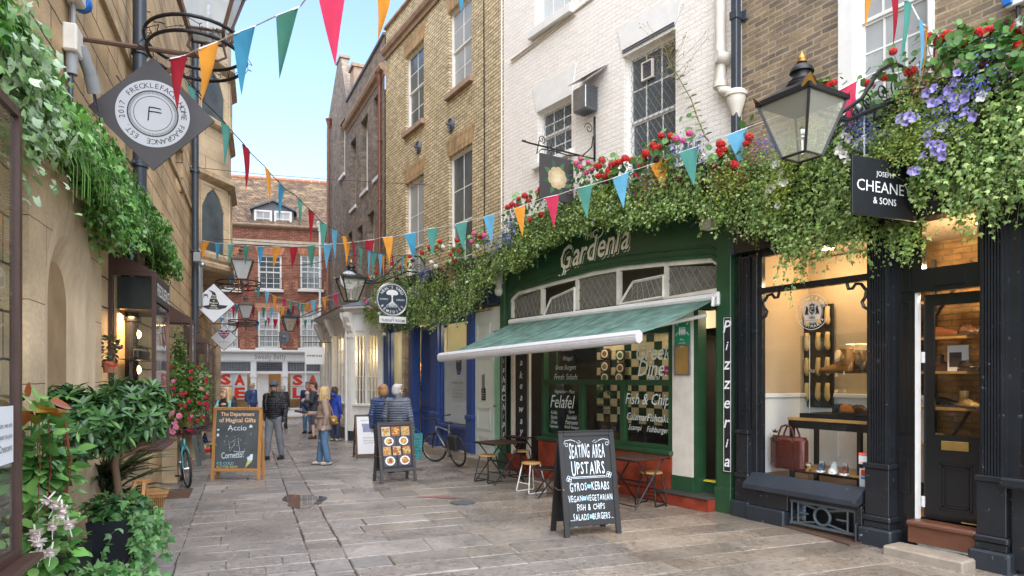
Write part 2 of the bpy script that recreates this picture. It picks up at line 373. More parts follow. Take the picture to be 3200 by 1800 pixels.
M['chalk_yellow']=plain('chalk_yellow',(.62,.62,.16),.9,.3,40)
M['chalk_orange']=plain('chalk_orange',(.78,.50,.30),.9,.15,40)
M['letter_cream']=plain('letter_cream',(.88,.82,.64),.5,.12,10)
M['letter_white']=plain('letter_white',(.82,.82,.80),.5,.05,10,bmp=0)
M['letter_grey']=plain('letter_grey',(.20,.21,.22),.5,.1,10,bmp=0)
M['letter_black']=plain('letter_black',(.02,.02,.02),.5,.1,10,bmp=0)
M['etch']=plain('etch',(.78,.84,.80),.7,.1,10,bmp=0)
M['slate_board']=plain('slate_board',(.085,.10,.105),.75,.45,3,bmp=.1)
M['sign_grey']=plain('sign_grey',(.055,.05,.052),.5,.12,4,bmp=.04)
M['sign_black']=plain('sign_black',(.016,.018,.022),.35,.15,4,bmp=.03)
M['sign_navy']=plain('sign_navy',(.035,.055,.085),.4,.12,4,bmp=.03)
M['sign_white']=plain('sign_white',(.78,.79,.80),.4,.06,4,bmp=.02)
M['sale_red']=plain('sale_red',(.85,.045,.012),.4,.05,4,bmp=0)
M['pane']=plain('pane',(.10,.125,.135),.06,.5,1.6,bmp=.12,bdist=.02,spec=.8)
M['pane_pale']=plain('pane_pale',(.40,.42,.42),.08,.25,1.2,bmp=.1,bdist=.02,spec=.8)
M['pane_lead']=plain('pane_lead',(.20,.18,.14),.15,.45,5,bmp=.6,bdist=.02,spec=.7)
M['glass']=glass('glass')
M['glass_lamp']=glass('glass_lamp',(.88,.9,.84),.15,1.5,.28,(.75,.72,.6))
M['glass_white']=glass('glass_white',(.9,.92,.93),.2,1.45,.55,(.8,.84,.85))
M['plaster']=plain('plaster',(.66,.58,.45),.8,.15,2)
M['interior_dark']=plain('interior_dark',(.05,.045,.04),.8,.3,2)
M['interior_warm']=plain('interior_warm',(.50,.33,.17),.8,.25,2)
M['mat_gold']=plain('mat_gold',(.55,.33,.10),.9,.3,12)
M['step_brown']=plain('step_brown',(.15,.06,.035),.35,.3,5,stretch=(1,4,4))
M['step_stone']=plain('step_stone',(.33,.28,.22),.7,.35,5,bmp=.4,bdist=.01)
M['rubber']=plain('rubber',(.02,.02,.02),.6,.2,20)
M['teal_metal']=plain('teal_metal',(.08,.30,.32),.3,.1,10,metal=.2)
M['white_metal']=plain('white_metal',(.75,.74,.72),.35,.1,10)
M['plastic_grey']=plain('plastic_grey',(.30,.31,.31),.5,.15,6)
M['leaf']=tinted('leaf',.42,.22,.45)
M['leaf_gloss']=tinted('leaf_gloss',.26,.12,.5)
M['petal']=tinted('petal',.6,.3,.2)
M['stem']=plain('stem',(.16,.19,.07),.7,.3,20)
M['bark']=plain('bark',(.20,.12,.07),.85,.45,12,bmp=.8,bdist=.01,stretch=(1,1,.25))
# ---------------------------------------------------------------- walls of the street
R1=Wall((3.2,9.5),(5.9,5.0)); R2=Wall((-.17,14.3),(3.2,9.5)); R3=Wall((-3.75,20.27),(-.17,14.3)); R4=Wall((-7.93,29.2),(-3.75,20.27))
LW=Wall((-2.18,1.0),(-11.7,27.07)); BK=Wall((-17.3,30.13),(-5.2,33.35))
W1=Wall((-4.85,20.6),(-3.75,20.1)); W2=Wall((-6.95,25.1),(-4.85,20.6))
# ---------------------------------------------------------------- paving
def paving_mat():
    m,t,b=newmat('flagstone'); c=coords(t); a=nd(t,'Attribute',attribute_name='tint')
    n1=noise(t,c,1.1,7,.65,.6); n2=noise(t,coords(t,scale=(1,1,1)),14,8,.75); n3=noise(t,c,55,4,.7)
    col=mul(t,a.outputs['Color'],ramp(t,n1,[(.3,(.62,)*3),(.7,(1.18,)*3)])); col=mul(t,col,ramp(t,n2,[(.36,(.58,.53,.48)),(.5,(.98,)*3),(.7,(1.12,)*3)])); col=mul(t,col,ramp(t,n3,[(.3,(.85,)*3),(.7,(1.08,)*3)]))
    t.links.new(col,b.inputs['Base Color'])
    n4=noise(t,c,.55,5,.7,.8); r=nd(t,'MapRange'); r.inputs[1].default_value=.38; r.inputs[2].default_value=.62; r.inputs[3].default_value=.04; r.inputs[4].default_value=.36; t.links.new(n4,r.inputs[0])
    r2=nd(t,'Math',operation='MULTIPLY_ADD'); t.links.new(n2,r2.inputs[0]); r2.inputs[1].default_value=.22; t.links.new(r.outputs[0],r2.inputs[2]); t.links.new(r2.outputs[0],b.inputs['Roughness'])
    h=nd(t,'Math',operation='ADD'); t.links.new(n2,h.inputs[0]); t.links.new(n1,h.inputs[1]); bump(t,b,h.outputs[0],.55,.016); return m
M['flagstone']=paving_mat()
M['joint']=plain('joint',(.035,.03,.026),.8,.5,9,bmp=.8,bdist=.02)
gb=MB(); gb.add([(-60,-30,-.012),(60,-30,-.012),(60,90,-.012),(-60,90,-.012)],[(0,1,2,3)]); tag(gb.build('ground',M['joint']),kind='structure')
D=Vector((-.363,.932,0)).normalized(); Nn=Vector((D.y,-D.x,0)); O=Vector((-1.87,6.54,0))
pv=MB()
def slab(u0,u1,v0,v1,tint):
    g=.006+random.random()*.006; h=[random.uniform(-.003,.005) for _ in range(4)]; j=[random.uniform(-.011,.011) for _ in range(8)]
    pts=[(u0+g+j[0],v0+g+j[1]),(u1-g+j[2],v0+g+j[3]),(u1-g+j[4],v1-g+j[5]),(u0+g+j[6],v1-g+j[7])]
    top=[O+Nn*a+D*b+Vector((0,0,h[k])) for k,(a,b) in enumerate(pts)]
    cx=sum(a for a,b in pts)/4; cy=sum(b for a,b in pts)/4
    low=[O+Nn*(a+(.010 if a>cx else -.010))+D*(b+(.010 if b>cy else -.010))+Vector((0,0,-.014)) for a,b in pts]
    pv.tint=tint; pv.add(top+low,[(0,3,2,1) if False else (0,1,2,3)]+[(4+k,4+(k+1)%4,(k+1)%4,k) for k in range(4)])
def band(u0,u1,v0,v1,rh,lens,base,spread):
    v=v0+random.random()*.3
    while v<v1:
        h=random.uniform(*rh); u=u0
        first=True
        while u<u1-.02:
            L=random.uniform(*lens); 
            if first: L*=random.uniform(.45,1); first=False
            e=min(u+L,u1)
            if u1-e<.25: e=u1
            k=random.uniform(1-spread,1+spread); warm=random.uniform(-.012,.02)
            # the right-hand side of the street is browner
            mid=(u+e)/2; q=min(max((mid-.8)/3.5,0),1); q2=1 if v<9 else max(0,1-(v-9)/10)
            w_=q*.8+.05
            c=[base[0]*k*(1+.08*w_)+warm,base[1]*k*(1-.03*w_)+warm*.5,base[2]*k*(1-.18*w_)]
            slab(u,e,v,v+h,c); u=e
        v+=h
BASE=(.285,.265,.245)
band(-3.0,-1.304,-9,30,(.5,.8),(.8,1.7),BASE,.13)
band(-1.297,-.004,-9,26,(.33,.52),(.45,.95),BASE,.13)
band(.004,.366,-9,26,(.35,.9),(1,2),BASE,.10)
band(.374,12,-9,26,(.30,.66),(.5,1.35),BASE,.22)
band(-26,14,26,60,(.5,.6),(.7,1.3),(.28,.26,.25),.12)
band(-12,-3.0,-9,26,(.5,.8),(.8,1.7),BASE,.13)
tag(pv.build('paving',M['flagstone']),kind='structure')
# shallow puddle in the gutter
def puddle_mat():
    m,t,b=newmat('puddle'); b.inputs['Base Color'].default_value=(.10,.08,.065,1); b.inputs['Roughness'].default_value=.015; b.inputs['Specular IOR Level'].default_value=1.0; b.inputs['IOR'].default_value=1.6
    bump(t,b,noise(t,coords(t),3,2),.02,.02); return m
pm=MB(); c=G(948,1565); pts=[]
for k in range(40):
    a=2*PI*k/40; rr=.85+.16*math.sin(3*a+1)+.05*math.sin(7*a)
    pts.append(c+Nn*(math.cos(a)*.36*rr)+D*(math.sin(a)*.7*rr)+Vector((0,0,.006)))
pm.add(pts,[tuple(range(40))]); tag(pm.build('puddle',puddle_mat()),kind='structure')
# cast iron gratings and small covers let into the flags
def ground_grate(px,py,w,l,label,rot=0,bars=14):
    p=G(px,py); t=thing('drain_grate',label,'drain grate',(p.x,p.y,.006),math.atan2(D.y,D.x)+rot)
    f=MB(); f.box(-l/2,l/2,-w/2,-w/2+.02,0,.012); f.box(-l/2,l/2,w/2-.02,w/2,0,.012); f.box(-l/2,-l/2+.02,-w/2+.02,w/2-.02,0,.012); f.box(l/2-.02,l/2,-w/2+.02,w/2-.02,0,.012); f.build('frame',M['rust'],t)
    b=MB()
    for k in range(bars):
        x=-l/2+.03+(l-.06)*(k+.5)/bars; b.box(x-.006,x+.006,-w/2+.02,w/2-.02,0,.009)
    b.build('bars',M['rust'],t); return t
ground_grate(545,1545,.50,.95,'rusty ribbed grating in the paving beside the teal bicycle front wheel')
ground_grate(2560,1660,.5,1.35,'long worn cast iron grating in front of the black shop cellar grille',bars=26)
p=G(1445,1572); t=thing('drain_cover','small dark round cover set in the flagstones near the pink paint mark','drain cover',(p.x,p.y,.006)); m=MB(); m.lathe([(.17,0),(.17,.006),(.15,.009),(.02,.009)],n=24); m.build('lid',M['grille'],t); m=MB(); m.ring((0,0),.175,.19,0); 
for v in range(len(m.v)): m.v[v]=(m.v[v][0],m.v[v][2],.003)
m.build('rim',M['rust'],t)
pk=MB(); c=G(1378,1556)
for q in range(14):
    a=random.uniform(-.35,.35); b=random.uniform(-.10,.10); L=random.uniform(.08,.22)
    pk.add([c+Vector((a-L,b,.008+q*.0004)),c+Vector((a+L*.2,b-.025,.008+q*.0004)),c+Vector((a+L,b+.01,.008+q*.0004)),c+Vector((a,b+.03,.008+q*.0004))],[(0,1,2,3)])
tag(pk.build('paint_mark',plain('pink_paint',(.36,.15,.14),.8,.5,12)),'faded pink paint splash on the paving right of the food photo board','paint mark')
# dropped scraps and petals
lt=MB()
for k in range(90):
    p=G(random.uniform(500,2900),random.uniform(1480,1800)); s=random.uniform(.006,.02); a=random.random()*6
    lt.add([p+Vector((math.cos(a+i*1.57)*s,math.sin(a+i*1.57)*s*.6,.007+.004*(i%2))) for i in range(4)],[(0,1,2,3)],random.choice([0,0,1,2]))
tag(lt.build('litter',[plain('l1',(.13,.08,.05)),plain('l2',(.55,.5,.45)),plain('l3',(.5,.05,.04))]),kind='stuff')
# ---------------------------------------------------------------- windows
def window(par,s0,s1,z0,z1,d,nx,nz,frame='white_paint',pane='pane',bar=.022,fw=.055,sash=True,sill=None,diamond=0,split=None,name='window',label=None,curtain=False):
    """timber window set d behind the wall face; frame is the part, panes and sill its sub-parts"""
    f=MB(); y0,y1=d-.05,d+.02
    f.box(s0,s0+fw,y0,y1,z0,z1); f.box(s1-fw,s1,y0,y1,z0,z1); f.box(s0+fw,s1-fw,y0,y1,z1-fw,z1); f.box(s0+fw,s1-fw,y0,y1,z0,z0+fw)
    a0,a1,b0,b1=s0+fw,s1-fw,z0+fw,z1-fw; mid=(b0+b1)/2 if split is None else split
    parts=[(mid,b1,d-.03),(b0,mid,d-.005)] if sash else [(b0,b1,d-.03)]
    p=MB(); nzs=(nz+1)//2 if sash else nz
    for (c0,c1,yy) in parts:
        st=.03
        f.box(a0,a0+st,yy,yy+.03,c0,c1);f.box(a1-st,a1,yy,yy+.03,c0,c1);f.box(a0+st,a1-st,yy,yy+.03,c0,c0+.04);f.box(a0+st,a1-st,yy,yy+.03,c1-st,c1)
        for i in range(1,nx):
            x=a0+(a1-a0)*i/nx; f.box(x-bar/2,x+bar/2,yy+.003,yy+.026,c0+.04,c1-st)
        for j in range(1,nzs):
            z=c0+(c1-c0)*j/nzs; f.box(a0+st,a1-st,yy+.006,yy+.023,z-bar/2,z+bar/2)
        p.box(a0+st,a1-st,yy+.012,yy+.016,c0+.04,c1-st)
    o=f.build(name,M[frame],par,label=label)
    p.build('pane',M[pane],o)
    if curtain:
        c=MB(); n=14
        for i in range(n):
            x=a0+.03+(a1-a0-.06)*i/n; c.box(x,x+(a1-a0)/n*.8,yy+.05,yy+.06,b0,b1)
        c.build('blind',M['sign_white'],o)
    if diamond:
        l=MB(); W=a1-a0; H=b1-b0; st=diamond
        k=-H*.6
        yy=d-.04
        def seg(x0,z0_,x1,z1_): l.tube([(x0,yy,z0_),(x1,yy,z1_)],.004,4)
        r=1.5
        t=-W*r
        while t<H+W*r:
            for sg in (1,-1):
                pts=[]
                for (x,z) in ((a0,b0+t),(a1,b0+t+W*r)) if sg>0 else ((a0,b0+t+W*r),(a1,b0+t)):
                    pts.append((x,z))
                (x0,zz0),(x1,zz1)=pts; m_=(zz1-zz0)/(x1-x0)
                lo,hi=x0,x1
                xa=(b0-zz0)/m_+x0; xb=(b1-zz0)/m_+x0
                lo=max(lo,min(xa,xb)); hi=min(hi,max(xa,xb))
                if hi-lo>.01: seg(lo,zz0+m_*(lo-x0),hi,zz0+m_*(hi-x0))
            t+=st
        l.build('lead_lattice',M['lead'],o)
    if sill:
        s=MB(); ov,dp,th=sill[0],sill[1],sill[2]; s.bbox(s0-ov,s1+ov,-dp,d-.05,z0-th,z0+.005,.01); s.build('sill',M[sill[3]],o)
    return o
def drainpipe(par,x,y,z0,z1,r,mat,hopper=None,step=1.8):
    m=MB(); m.tube([(x,y,z0),(x,y,z1)],r,14)
    z=z0+.4
    while z<z1: m.lathe([(r*1.02,0),(r*1.28,.01),(r*1.28,.07),(r*1.02,.08)],(x,y,z),14); m.box(x-r*2,x+r*2,y+r*.3,y+r*.9,z+.02,z+.06); z+=step
    if hopper: m.lathe([(r,0),(r*1.3,.05),(r*2.3,.3),(r*2.4,.33),(r*2.9,.36),(r*2.9,.42),(r*2.4,.42)],(x,y,z1),8)
    return m.build('drainpipe',M[mat],par,auto=40)
def cornice(par,s0,s1,prof,mat,z,name='cornice'):
    m=MB(); m.extr([(-a,z+b) for a,b in prof],'x',s0,s1); return m.build(name,M[mat],par)
def body(par,s0,s1,z0,z1,depth,mat,name='rear_walls',roof='lead',front=.3):
    m=MB(); m.box(s0,s1,front,depth,z0,z1); return m.build(name,M[mat],par)
# ================= yellow brick building over the blue shop (R3)
t=R3.thing('yellow_brick_building','curved pale yellow brick building with four sash windows above the blue shop','building')
L=R3.L; TOPZ=12.2
def rng_win(Wl,pxl,pxr,pyt,pyb,at='l',d=.12):
    """window rectangle from the photo: left/right columns, top and bottom rows at one column"""
    s0=Wl.s(pxl); s1=Wl.s(pxr); px=pxl if at=='l' else pxr
    return s0,s1,Wl.z(px,pyb),Wl.z(px,pyt)
wa=rng_win(R3,1268,1324,180,418); wb=rng_win(R3,1402,1474,42,298); wc=rng_win(R3,1268,1324,577,760); wd=rng_win(R3,1402,1476,492,745)

wins3=[wa,wb,wc,wd]
wc=(wc[0],wc[1],3.6,wc[3]); wd=(wd[0],wd[1],3.9,wd[3]); wins3=[wa,wb,wc,wd]
m=MB(); holes_wall(m,0,L,3.3,TOPZ,wins3,.14); m.build('wall',M['yellow_brick'],t)
body(t,0,L,3.3,TOPZ-.3,5,'yellow_brick')
for i,q in enumerate(wins3):
    window(t,*q,.13,2,4,pane=('pane','pane_pale','pane_pale','pane')[i],sill=(.08,.10,.13,'sill_stone'))
lm=[]
for i,q in enumerate(wins3):
    m=MB(); a,b,c,e=q; m.prism([(a-.02,e+.003),(b+.02,e+.003),(b+.16,e+.42),(a-.16,e+.42)],-.012,.02); m.build('flat_arch',M['lintel_brick'],t)
for (px,py) in ((1412,390),(1310,460)):
    s,z=R3.sz(px,py); m=MB(); m.M=Matrix.Translation((s,-.01,z))@Matrix.Rotation(R(90),4,'X'); m.lathe([(.17,-.02),(.17,.02),(.145,.05),(.12,.025),(.09,.025),(.075,.05),(.05,.03),(.03,.03),(.03,.14),(.001,.15)],n=28); m.build('tie_plate',M['lead'],t,auto=35)
zc=R3.z(1206,178)
cornice(t,-.02,L,[(0,-.10),(.05,-.10),(.07,0),(.13,.03),(.17,.12),(.17,.17),(.02,.24),(0,.24)],'sill_stone',zc)
cornice(t,0,L,[(-.3,0),(.05,0),(.07,.02),(.07,.07),(-.3,.10)],'sill_stone',TOPZ,'coping')
m=MB(); x=R3.s(1515); m.tube([(x,-.02,3.4),(x+.02,-.02,6.5),(x-.03,-.02,TOPZ)],.012,6); m.build('cable',M['black_iron'],t)
m=MB(); x=R3.s(1573)
m.tube([(x-.03,-.03,4.2),(x-.02,-.03,7),(x-.02,-.03,TOPZ)],.018,6); m.build('cable',M['white_metal'],t)
# ================= grey brick building further down (R4)
t=R4.thing('grey_brick_building','sooty grey brown brick building with deep windows, gable and slate roof at the bend','building')
L4=R4.L; cz=R4.z(1090,404)
w4=[]
for (a,b,y0,y1) in ((1171,1193,277,540),(1131,1152,352,585),(1098,1115,425,640),(1063,1078,366,540),(1152,1172,655,860),(1120,1136,700,880),(1090,1103,720,900)):
    w4.append((R4.s(a),R4.s(b),R4.z(b,y1),R4.z(b,y0)))
# drop any overlaps
w4=[q for q in w4 if q[3]-q[2]>.3]

sg=R4.s(1086)     # the gabled house ends here
m=MB(); holes_wall(m,0,sg,0,11.8,[q for q in w4 if q[1]<sg],.22); m.prism([(0,11.8),(sg,11.8),(sg,11.95),(sg*.62+.35,14.3),(sg*.62-.35,14.3),(0,12.5)],.0,.3)
m.build('gabled_wall',M['grey_brick'],t)
m=MB(); holes_wall(m,sg,L4,3.3,cz+1.05,[q for q in w4 if q[0]>sg],.22,d=-.03); m.box(sg-.001,L4,-.03,.3,cz+1.05,cz+1.06); m.build('wall',M['grey_brick'],t)
m=MB(); m.box(0,L4,.3,6,0,10.9); m.build('rear_walls',M['grey_brick'],t)
m=MB(); m.extr([(.35,10.9),(3.2,14.4),(6,10.9)],'x',.2,L4-.3); m.build('roof',M['slate'],t)
m=MB(); s=sg*.62; m.box(s-.42,s+.42,-.04,.35,14.3,14.4); m.box(sg+.0,sg+.6,.1,.7,11.0,13.2); m.box(sg-.05,sg+.65,.03,.76,13.2,13.32); m.build('chimney_stack',M['sill_stone'],t)
m=MB(); m.lathe([(.12,0),(.14,.05),(.11,.1),(.10,.45),(.13,.5),(.12,.55)],(.45,.5,13.9)); m.box(.0,.9,.31,1.1,11.0,13.9); m.build('chimney_pot',M['terracotta'],t)
cornice(t,sg,L4,[(0,-.12),(.05,-.12),(.07,0),(.16,.04),(.20,.14),(.20,.2),(.02,.26),(0,.26)],'sill_stone',cz)
cornice(t,sg,L4,[(-.3,0),(.07,0),(.09,.03),(.09,.08),(-.3,.12)],'lead',cz+1.05,'coping')
for q in w4: window(t,*q,.21,2,4,pane='pane',sill=(.05,.08,.12,'white_paint'))
drainpipe(t,R4.s(1196),-.10,3.2,R4.z(1196,270),.05,'pipe_brown',hopper=1); drainpipe(t,R4.s(1036),-.10,3,R4.z(1036,405),.05,'pipe_brown',hopper=1)
# ================= white painted building over the green cafe (R2)
t=R2.thing('white_brick_building','white painted brick building with leaded sash windows above the green cafe','building')
L2=R2.L
A_=(R2.s(1680),R2.s(1786),R2.z(1680,515),R2.z(1680,352)); B_=(R2.s(1950),R2.s(2111),4.95,R2.z(1950,180)); C_=(R2.s(1672),R2.s(1785),R2.z(1672,98),11.6)

m=MB(); holes_wall(m,0,L2,4.6,12.0,[A_,B_,C_],.16); m.build('wall',M['white_brick'],t)
body(t,0,L2,5.2,11.8,5,'white_brick')
window(t,*A_,.15,3,4,sill=(.08,.1,.1,'white_paint'),diamond=.17,split=None); window(t,*B_,.15,3,4,diamond=.17,split=R2.z(1950,390))
window(t,*C_,.15,3,4,pane='glass_white',sill=(.10,.12,.16,'white_paint'))
for q in (A_,B_):
    a,b,c,e=q; m=MB(); m.prism([(a-.01,e+.003),(b+.01,e+.003),(b+.14,e+.52),(a-.14,e+.52)],-.02,.03); m.build('flat_arch',M['white_paint'],t)
m=MB(); a,b,c,e=B_; m.box(a,b,-.045,-.021,e+.06,e+.085); m.box(a,b,-.045,-.021,e+.1,e+.11); m.build('cable_duct',M['lead'],t)
m=MB(); z0=R2.z(1600,188); z1=R2.z(1840,5); m.tube([(R2.s(1600),-.02,z0),(R2.s(1665),-.02,R2.z(1665,140)),(R2.s(1800),-.02,R2.z(1800,35)),(R2.s(1860),-.02,R2.z(1860,-10))],.02,6); m.tube([(R2.s(1600),-.02,z0-.06),(R2.s(1665),-.02,R2.z(1665,140)-.05),(R2.s(1800),-.02,R2.z(1800,35)-.06)],.012,6); m.build('cable',M['cream_paint'],t)
# vent in window B and extractor box on the wall
e=R2.thing('extractor_fan','small stainless steel extractor box under a sloping metal hood on the white wall','extractor',R2.s(1850),0,R2.z(1850,320))
m=MB(); m.bbox(-.17,.17,-.30,-.02,-.20,.20,.012); m.build('casing',M['steel'],e)
m=MB()
for i in range(9): m.box(.18,.19,-.29+i*.03,-.283+i*.03,-.19,.19)
for i in range(10): m.box(.178,.192,-.29,-.03,-.19+i*.042,-.183+i*.042)
for i in range(9): m.box(-.16+i*.04,-.153+i*.04,-.29,-.03,-.215,-.205)
m.build('cage',M['lead'],e)
m=MB(); m.add([(-.25,-.36,.28),(.42,-.36,.30),(.42,-.01,.52),(-.25,-.01,.46)],[(0,1,2,3)]); m.add([(-.25,-.36,.272),(.42,-.36,.292),(.42,-.01,.512),(-.25,-.01,.452)],[(3,2,1,0)]); m.build('hood',M['steel'],e)
e=R2.thing('air_vent','cream louvred vent set in the upper sash of the white building','vent',R2.s(2012),.06,R2.z(2012,215))
m=MB(); m.box(-.12,-.10,0,.05,-.15,.15);m.box(.10,.12,0,.05,-.15,.15);m.box(-.1,.1,0,.05,-.15,-.13);m.box(-.1,.1,0,.05,.13,.15); m.build('frame',M['cream_paint'],e)
m=MB()
for i in range(9): m.box(-.1,.1,.02,.04,-.125+i*.028,-.11+i*.028)
m.build('louvre',M['lead'],e)
e=R2.thing('soil_pipe','cream painted soil pipe with elbow and open outlet on the white brick wall','pipe',0,0,0)
x=R2.s(2264); m=MB(); m.tube([(x,-.09,12),(x,-.09,R2.z(2264,285))],.075,16); zz=R2.z(2264,270); m.lathe([(.08,0),(.1,.01),(.1,.09),(.08,.1)],(x,-.09,zz-.05),16)
m.tube([(x,-.09,zz),(x+.03,-.09,zz-.10),(x+.18,-.09,zz-.16),(x+.24,-.09,zz-.22)],.07,14); m.lathe([(.03,-.45),(.08,-.3),(.13,-.12),(.13,-.08),(.15,-.08),(.15,-.03),(.12,0)],(x+.27,-.10,zz-.18),16); m.build('stack',M['cream_paint'],e,auto=40)
m=MB(); z=R2.z(2275,190); m.tube([(x+.10,-.02,z),(x+.02,-.22,z+.02)],.085,16); m.build('outlet',M['cream_paint'],e,auto=40)
# dark rainwater pipe on the seam
e=R2.thing('rainwater_pipe','slate grey square downpipe with a bolted bracket between white and brown walls','pipe',0,0,0)
x=L2-.02; m=MB(); m.bbox(x-.05,x+.05,-.16,-.05,3.6,12,.012); m.build('shaft',M['pipe_dark'],e)
m=MB(); z=R2.z(2330,35,-.1); m.bbox(x-.13,x+.13,-.04,-.02,z-.07,z+.07,.01); m.bbox(x-.065,x+.065,-.175,-.04,z-.06,z+.06,.01); m.build('bracket',M['pipe_dark'],e)
# ================= brown brick building over the black shop (R1)
t=R1.thing('brown_brick_building','mottled brown stock brick building with a tall white sash window above the black shop','building')
L1=R1.L; W_=(R1.s(2622),R1.s(2921),4.6,9.2)
m=MB(); holes_wall(m,0,L1,4.2,12.0,[W_],.10); m.build('wall',M['brown_brick'],t); body(t,0,L1,4.4,11.8,5,'brown_brick')
a,b,c,e_=W_; m=MB(); m.box(a,a+.18,-.02,.09,c,e_); m.box(b-.06,b,-.02,.09,c,e_); m.build('architrave',M['white_paint'],t)
window(t,a+.18,b-.06,c,e_,.12,3,8,pane='pane_pale',split=R1.z(2670,75),fw=.05)
# ================= sandstone building on the left
t=LW.thing('sandstone_building','golden ashlar sandstone building with gothic bay windows along the left side','building')
LL=LW.L
def ls(px): return LW.s(px)
def lz(px,py): return LW.z(px,py)
m=MB(); n0,n1=ls(148),ls(226); zt=lz(226,905)
nw=[]
for (a,b,y0,y1) in ((548,574,430,602),(537,556,62,-60)):
    pass
w=(ls(548),ls(572),lz(560,600),lz(560,440)); nw.append(w); w2=(ls(410),ls(430),lz(420,80),lz(420,-200)) 
w2=(ls(430),ls(470),lz(450,70),11.0); nw.append(w2)
# niche opening
ar=(n0,n1); rad=(n1-n0)/2; nicheTop=lz(187,815)
cx=(n0+n1)/2; ro=rad+(ls(283)-n1)*.62; hn=(cx-ro+.02,cx+ro-.02,0,nicheTop-rad+ro-.02)
holes_wall(m,0,LL,0,15,[hn]+nw,.35); m.build('wall',M['sandstone'],t)
m=MB(); m.box(0,LL,.35,6,0,14.8); m.build('rear_walls',M['sandstone'],t)
for q in nw: window(t,*q,.2,1,3,frame='sand_carved',pane='pane',sash=False)
# smooth stone surround with arched niche
s0,s1=ls(40),ls(283); th=.10; zt2=max(lz(283,800),nicheTop-rad+ro+.05)-.35+.1
m=MB(); cx=(n0+n1)/2; N=16; outer=[];inner=[]
zs=nicheTop-rad; ri=rad*.98; ro=rad+ (ls(283)-n1)*.62
import itertools
def arcpts(r,d,n=N): return [(cx+math.cos(PI-PI*i/n)*r,d,zs+math.sin(PI-PI*i/n)*r) for i in range(n+1)]
ro_=arcpts(ro,-th); rin=arcpts(ri,.05)
# splayed reveal
mm=MB()
ftop=[(cx-ro,-th,0)]+ro_+[(cx+ro,-th,0)]; bin_=[(cx-ri,.05,0)]+rin+[(cx+ri,.05,0)]
mid=[((a[0]*.5+b[0]*.5),a[1]*.72+b[1]*.28+.0,a[2]*.5+b[2]*.5) for a,b in zip(ftop,bin_)]
k=len(ftop); rv=MB(); rv.add(ftop+mid+bin_,[(i,i+1,i+1+k,i+k) for i in range(k-1)]+[(i+k,i+1+k,i+1+2*k,i+2*k) for i in range(k-1)]); rv.build('splayed_reveal',plain('reveal_stone',(.68,.52,.34),.85,.35,6,bmp=.5,bdist=.01,stretch=(1,1,.3)),t)
# flat face round the arch up to the moulding
ztop=lambda s: zt2+.35
face=[(s0,-th,0),(cx-ro,-th,0)]
for i in range(N):
    a=ro_[i];b=ro_[i+1]; mm.add([a,b,(b[0],-th,zt2+.35),(a[0],-th,zt2+.35)],[(0,1,2,3)])
mm.add([(s0,-th,0),(cx-ro,-th,0),(cx-ro,-th,zt2+.35),(s0,-th,zt2+.35)],[(0,1,2,3)])
mm.add([(cx+ro,-th,0),(s1,-th,0),(s1,-th,zt2+.35),(cx+ro,-th,zt2+.35)],[(0,1,2,3)])
mm.add([(s1,-th,0),(s1,0,0),(s1,0,zt2+.35),(s1,-th,zt2+.35)],[(0,1,2,3)]); mm.add([(s0,-th,0),(s0,0,0),(s0,0,zt2+.35),(s0,-th,zt2+.35)],[(0,3,2,1)])
mm.build('arched_surround',M['sandstone_smooth'],t)
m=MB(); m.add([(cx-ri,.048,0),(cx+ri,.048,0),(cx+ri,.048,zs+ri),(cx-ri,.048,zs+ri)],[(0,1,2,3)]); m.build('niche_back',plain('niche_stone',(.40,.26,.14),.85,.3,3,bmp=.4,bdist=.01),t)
cornice(t,0,s1+.02,[(-.02,0),(th+.02,0),(th+.05,.03),(th+.05,.08),(.02,.16),(-.02,.16)],'sand_carved',zt2+.35,'moulding')
cornice(t,s1+.3,LL,[(0,-.05),(.05,-.04),(.05,.06),(0,.12)],'sand_carved',6.15,'string_course')
# drainpipes
drainpipe(t,ls(372),-.12,0.0,4.4,.10,'black_gloss',step=2.2); drainpipe(t,ls(394)+.0,-.16,4.3,15,.085,'pipe_dark',step=1.5); drainpipe(t,ls(593),-.12,2.6,15,.085,'pipe_dark',step=2.0)
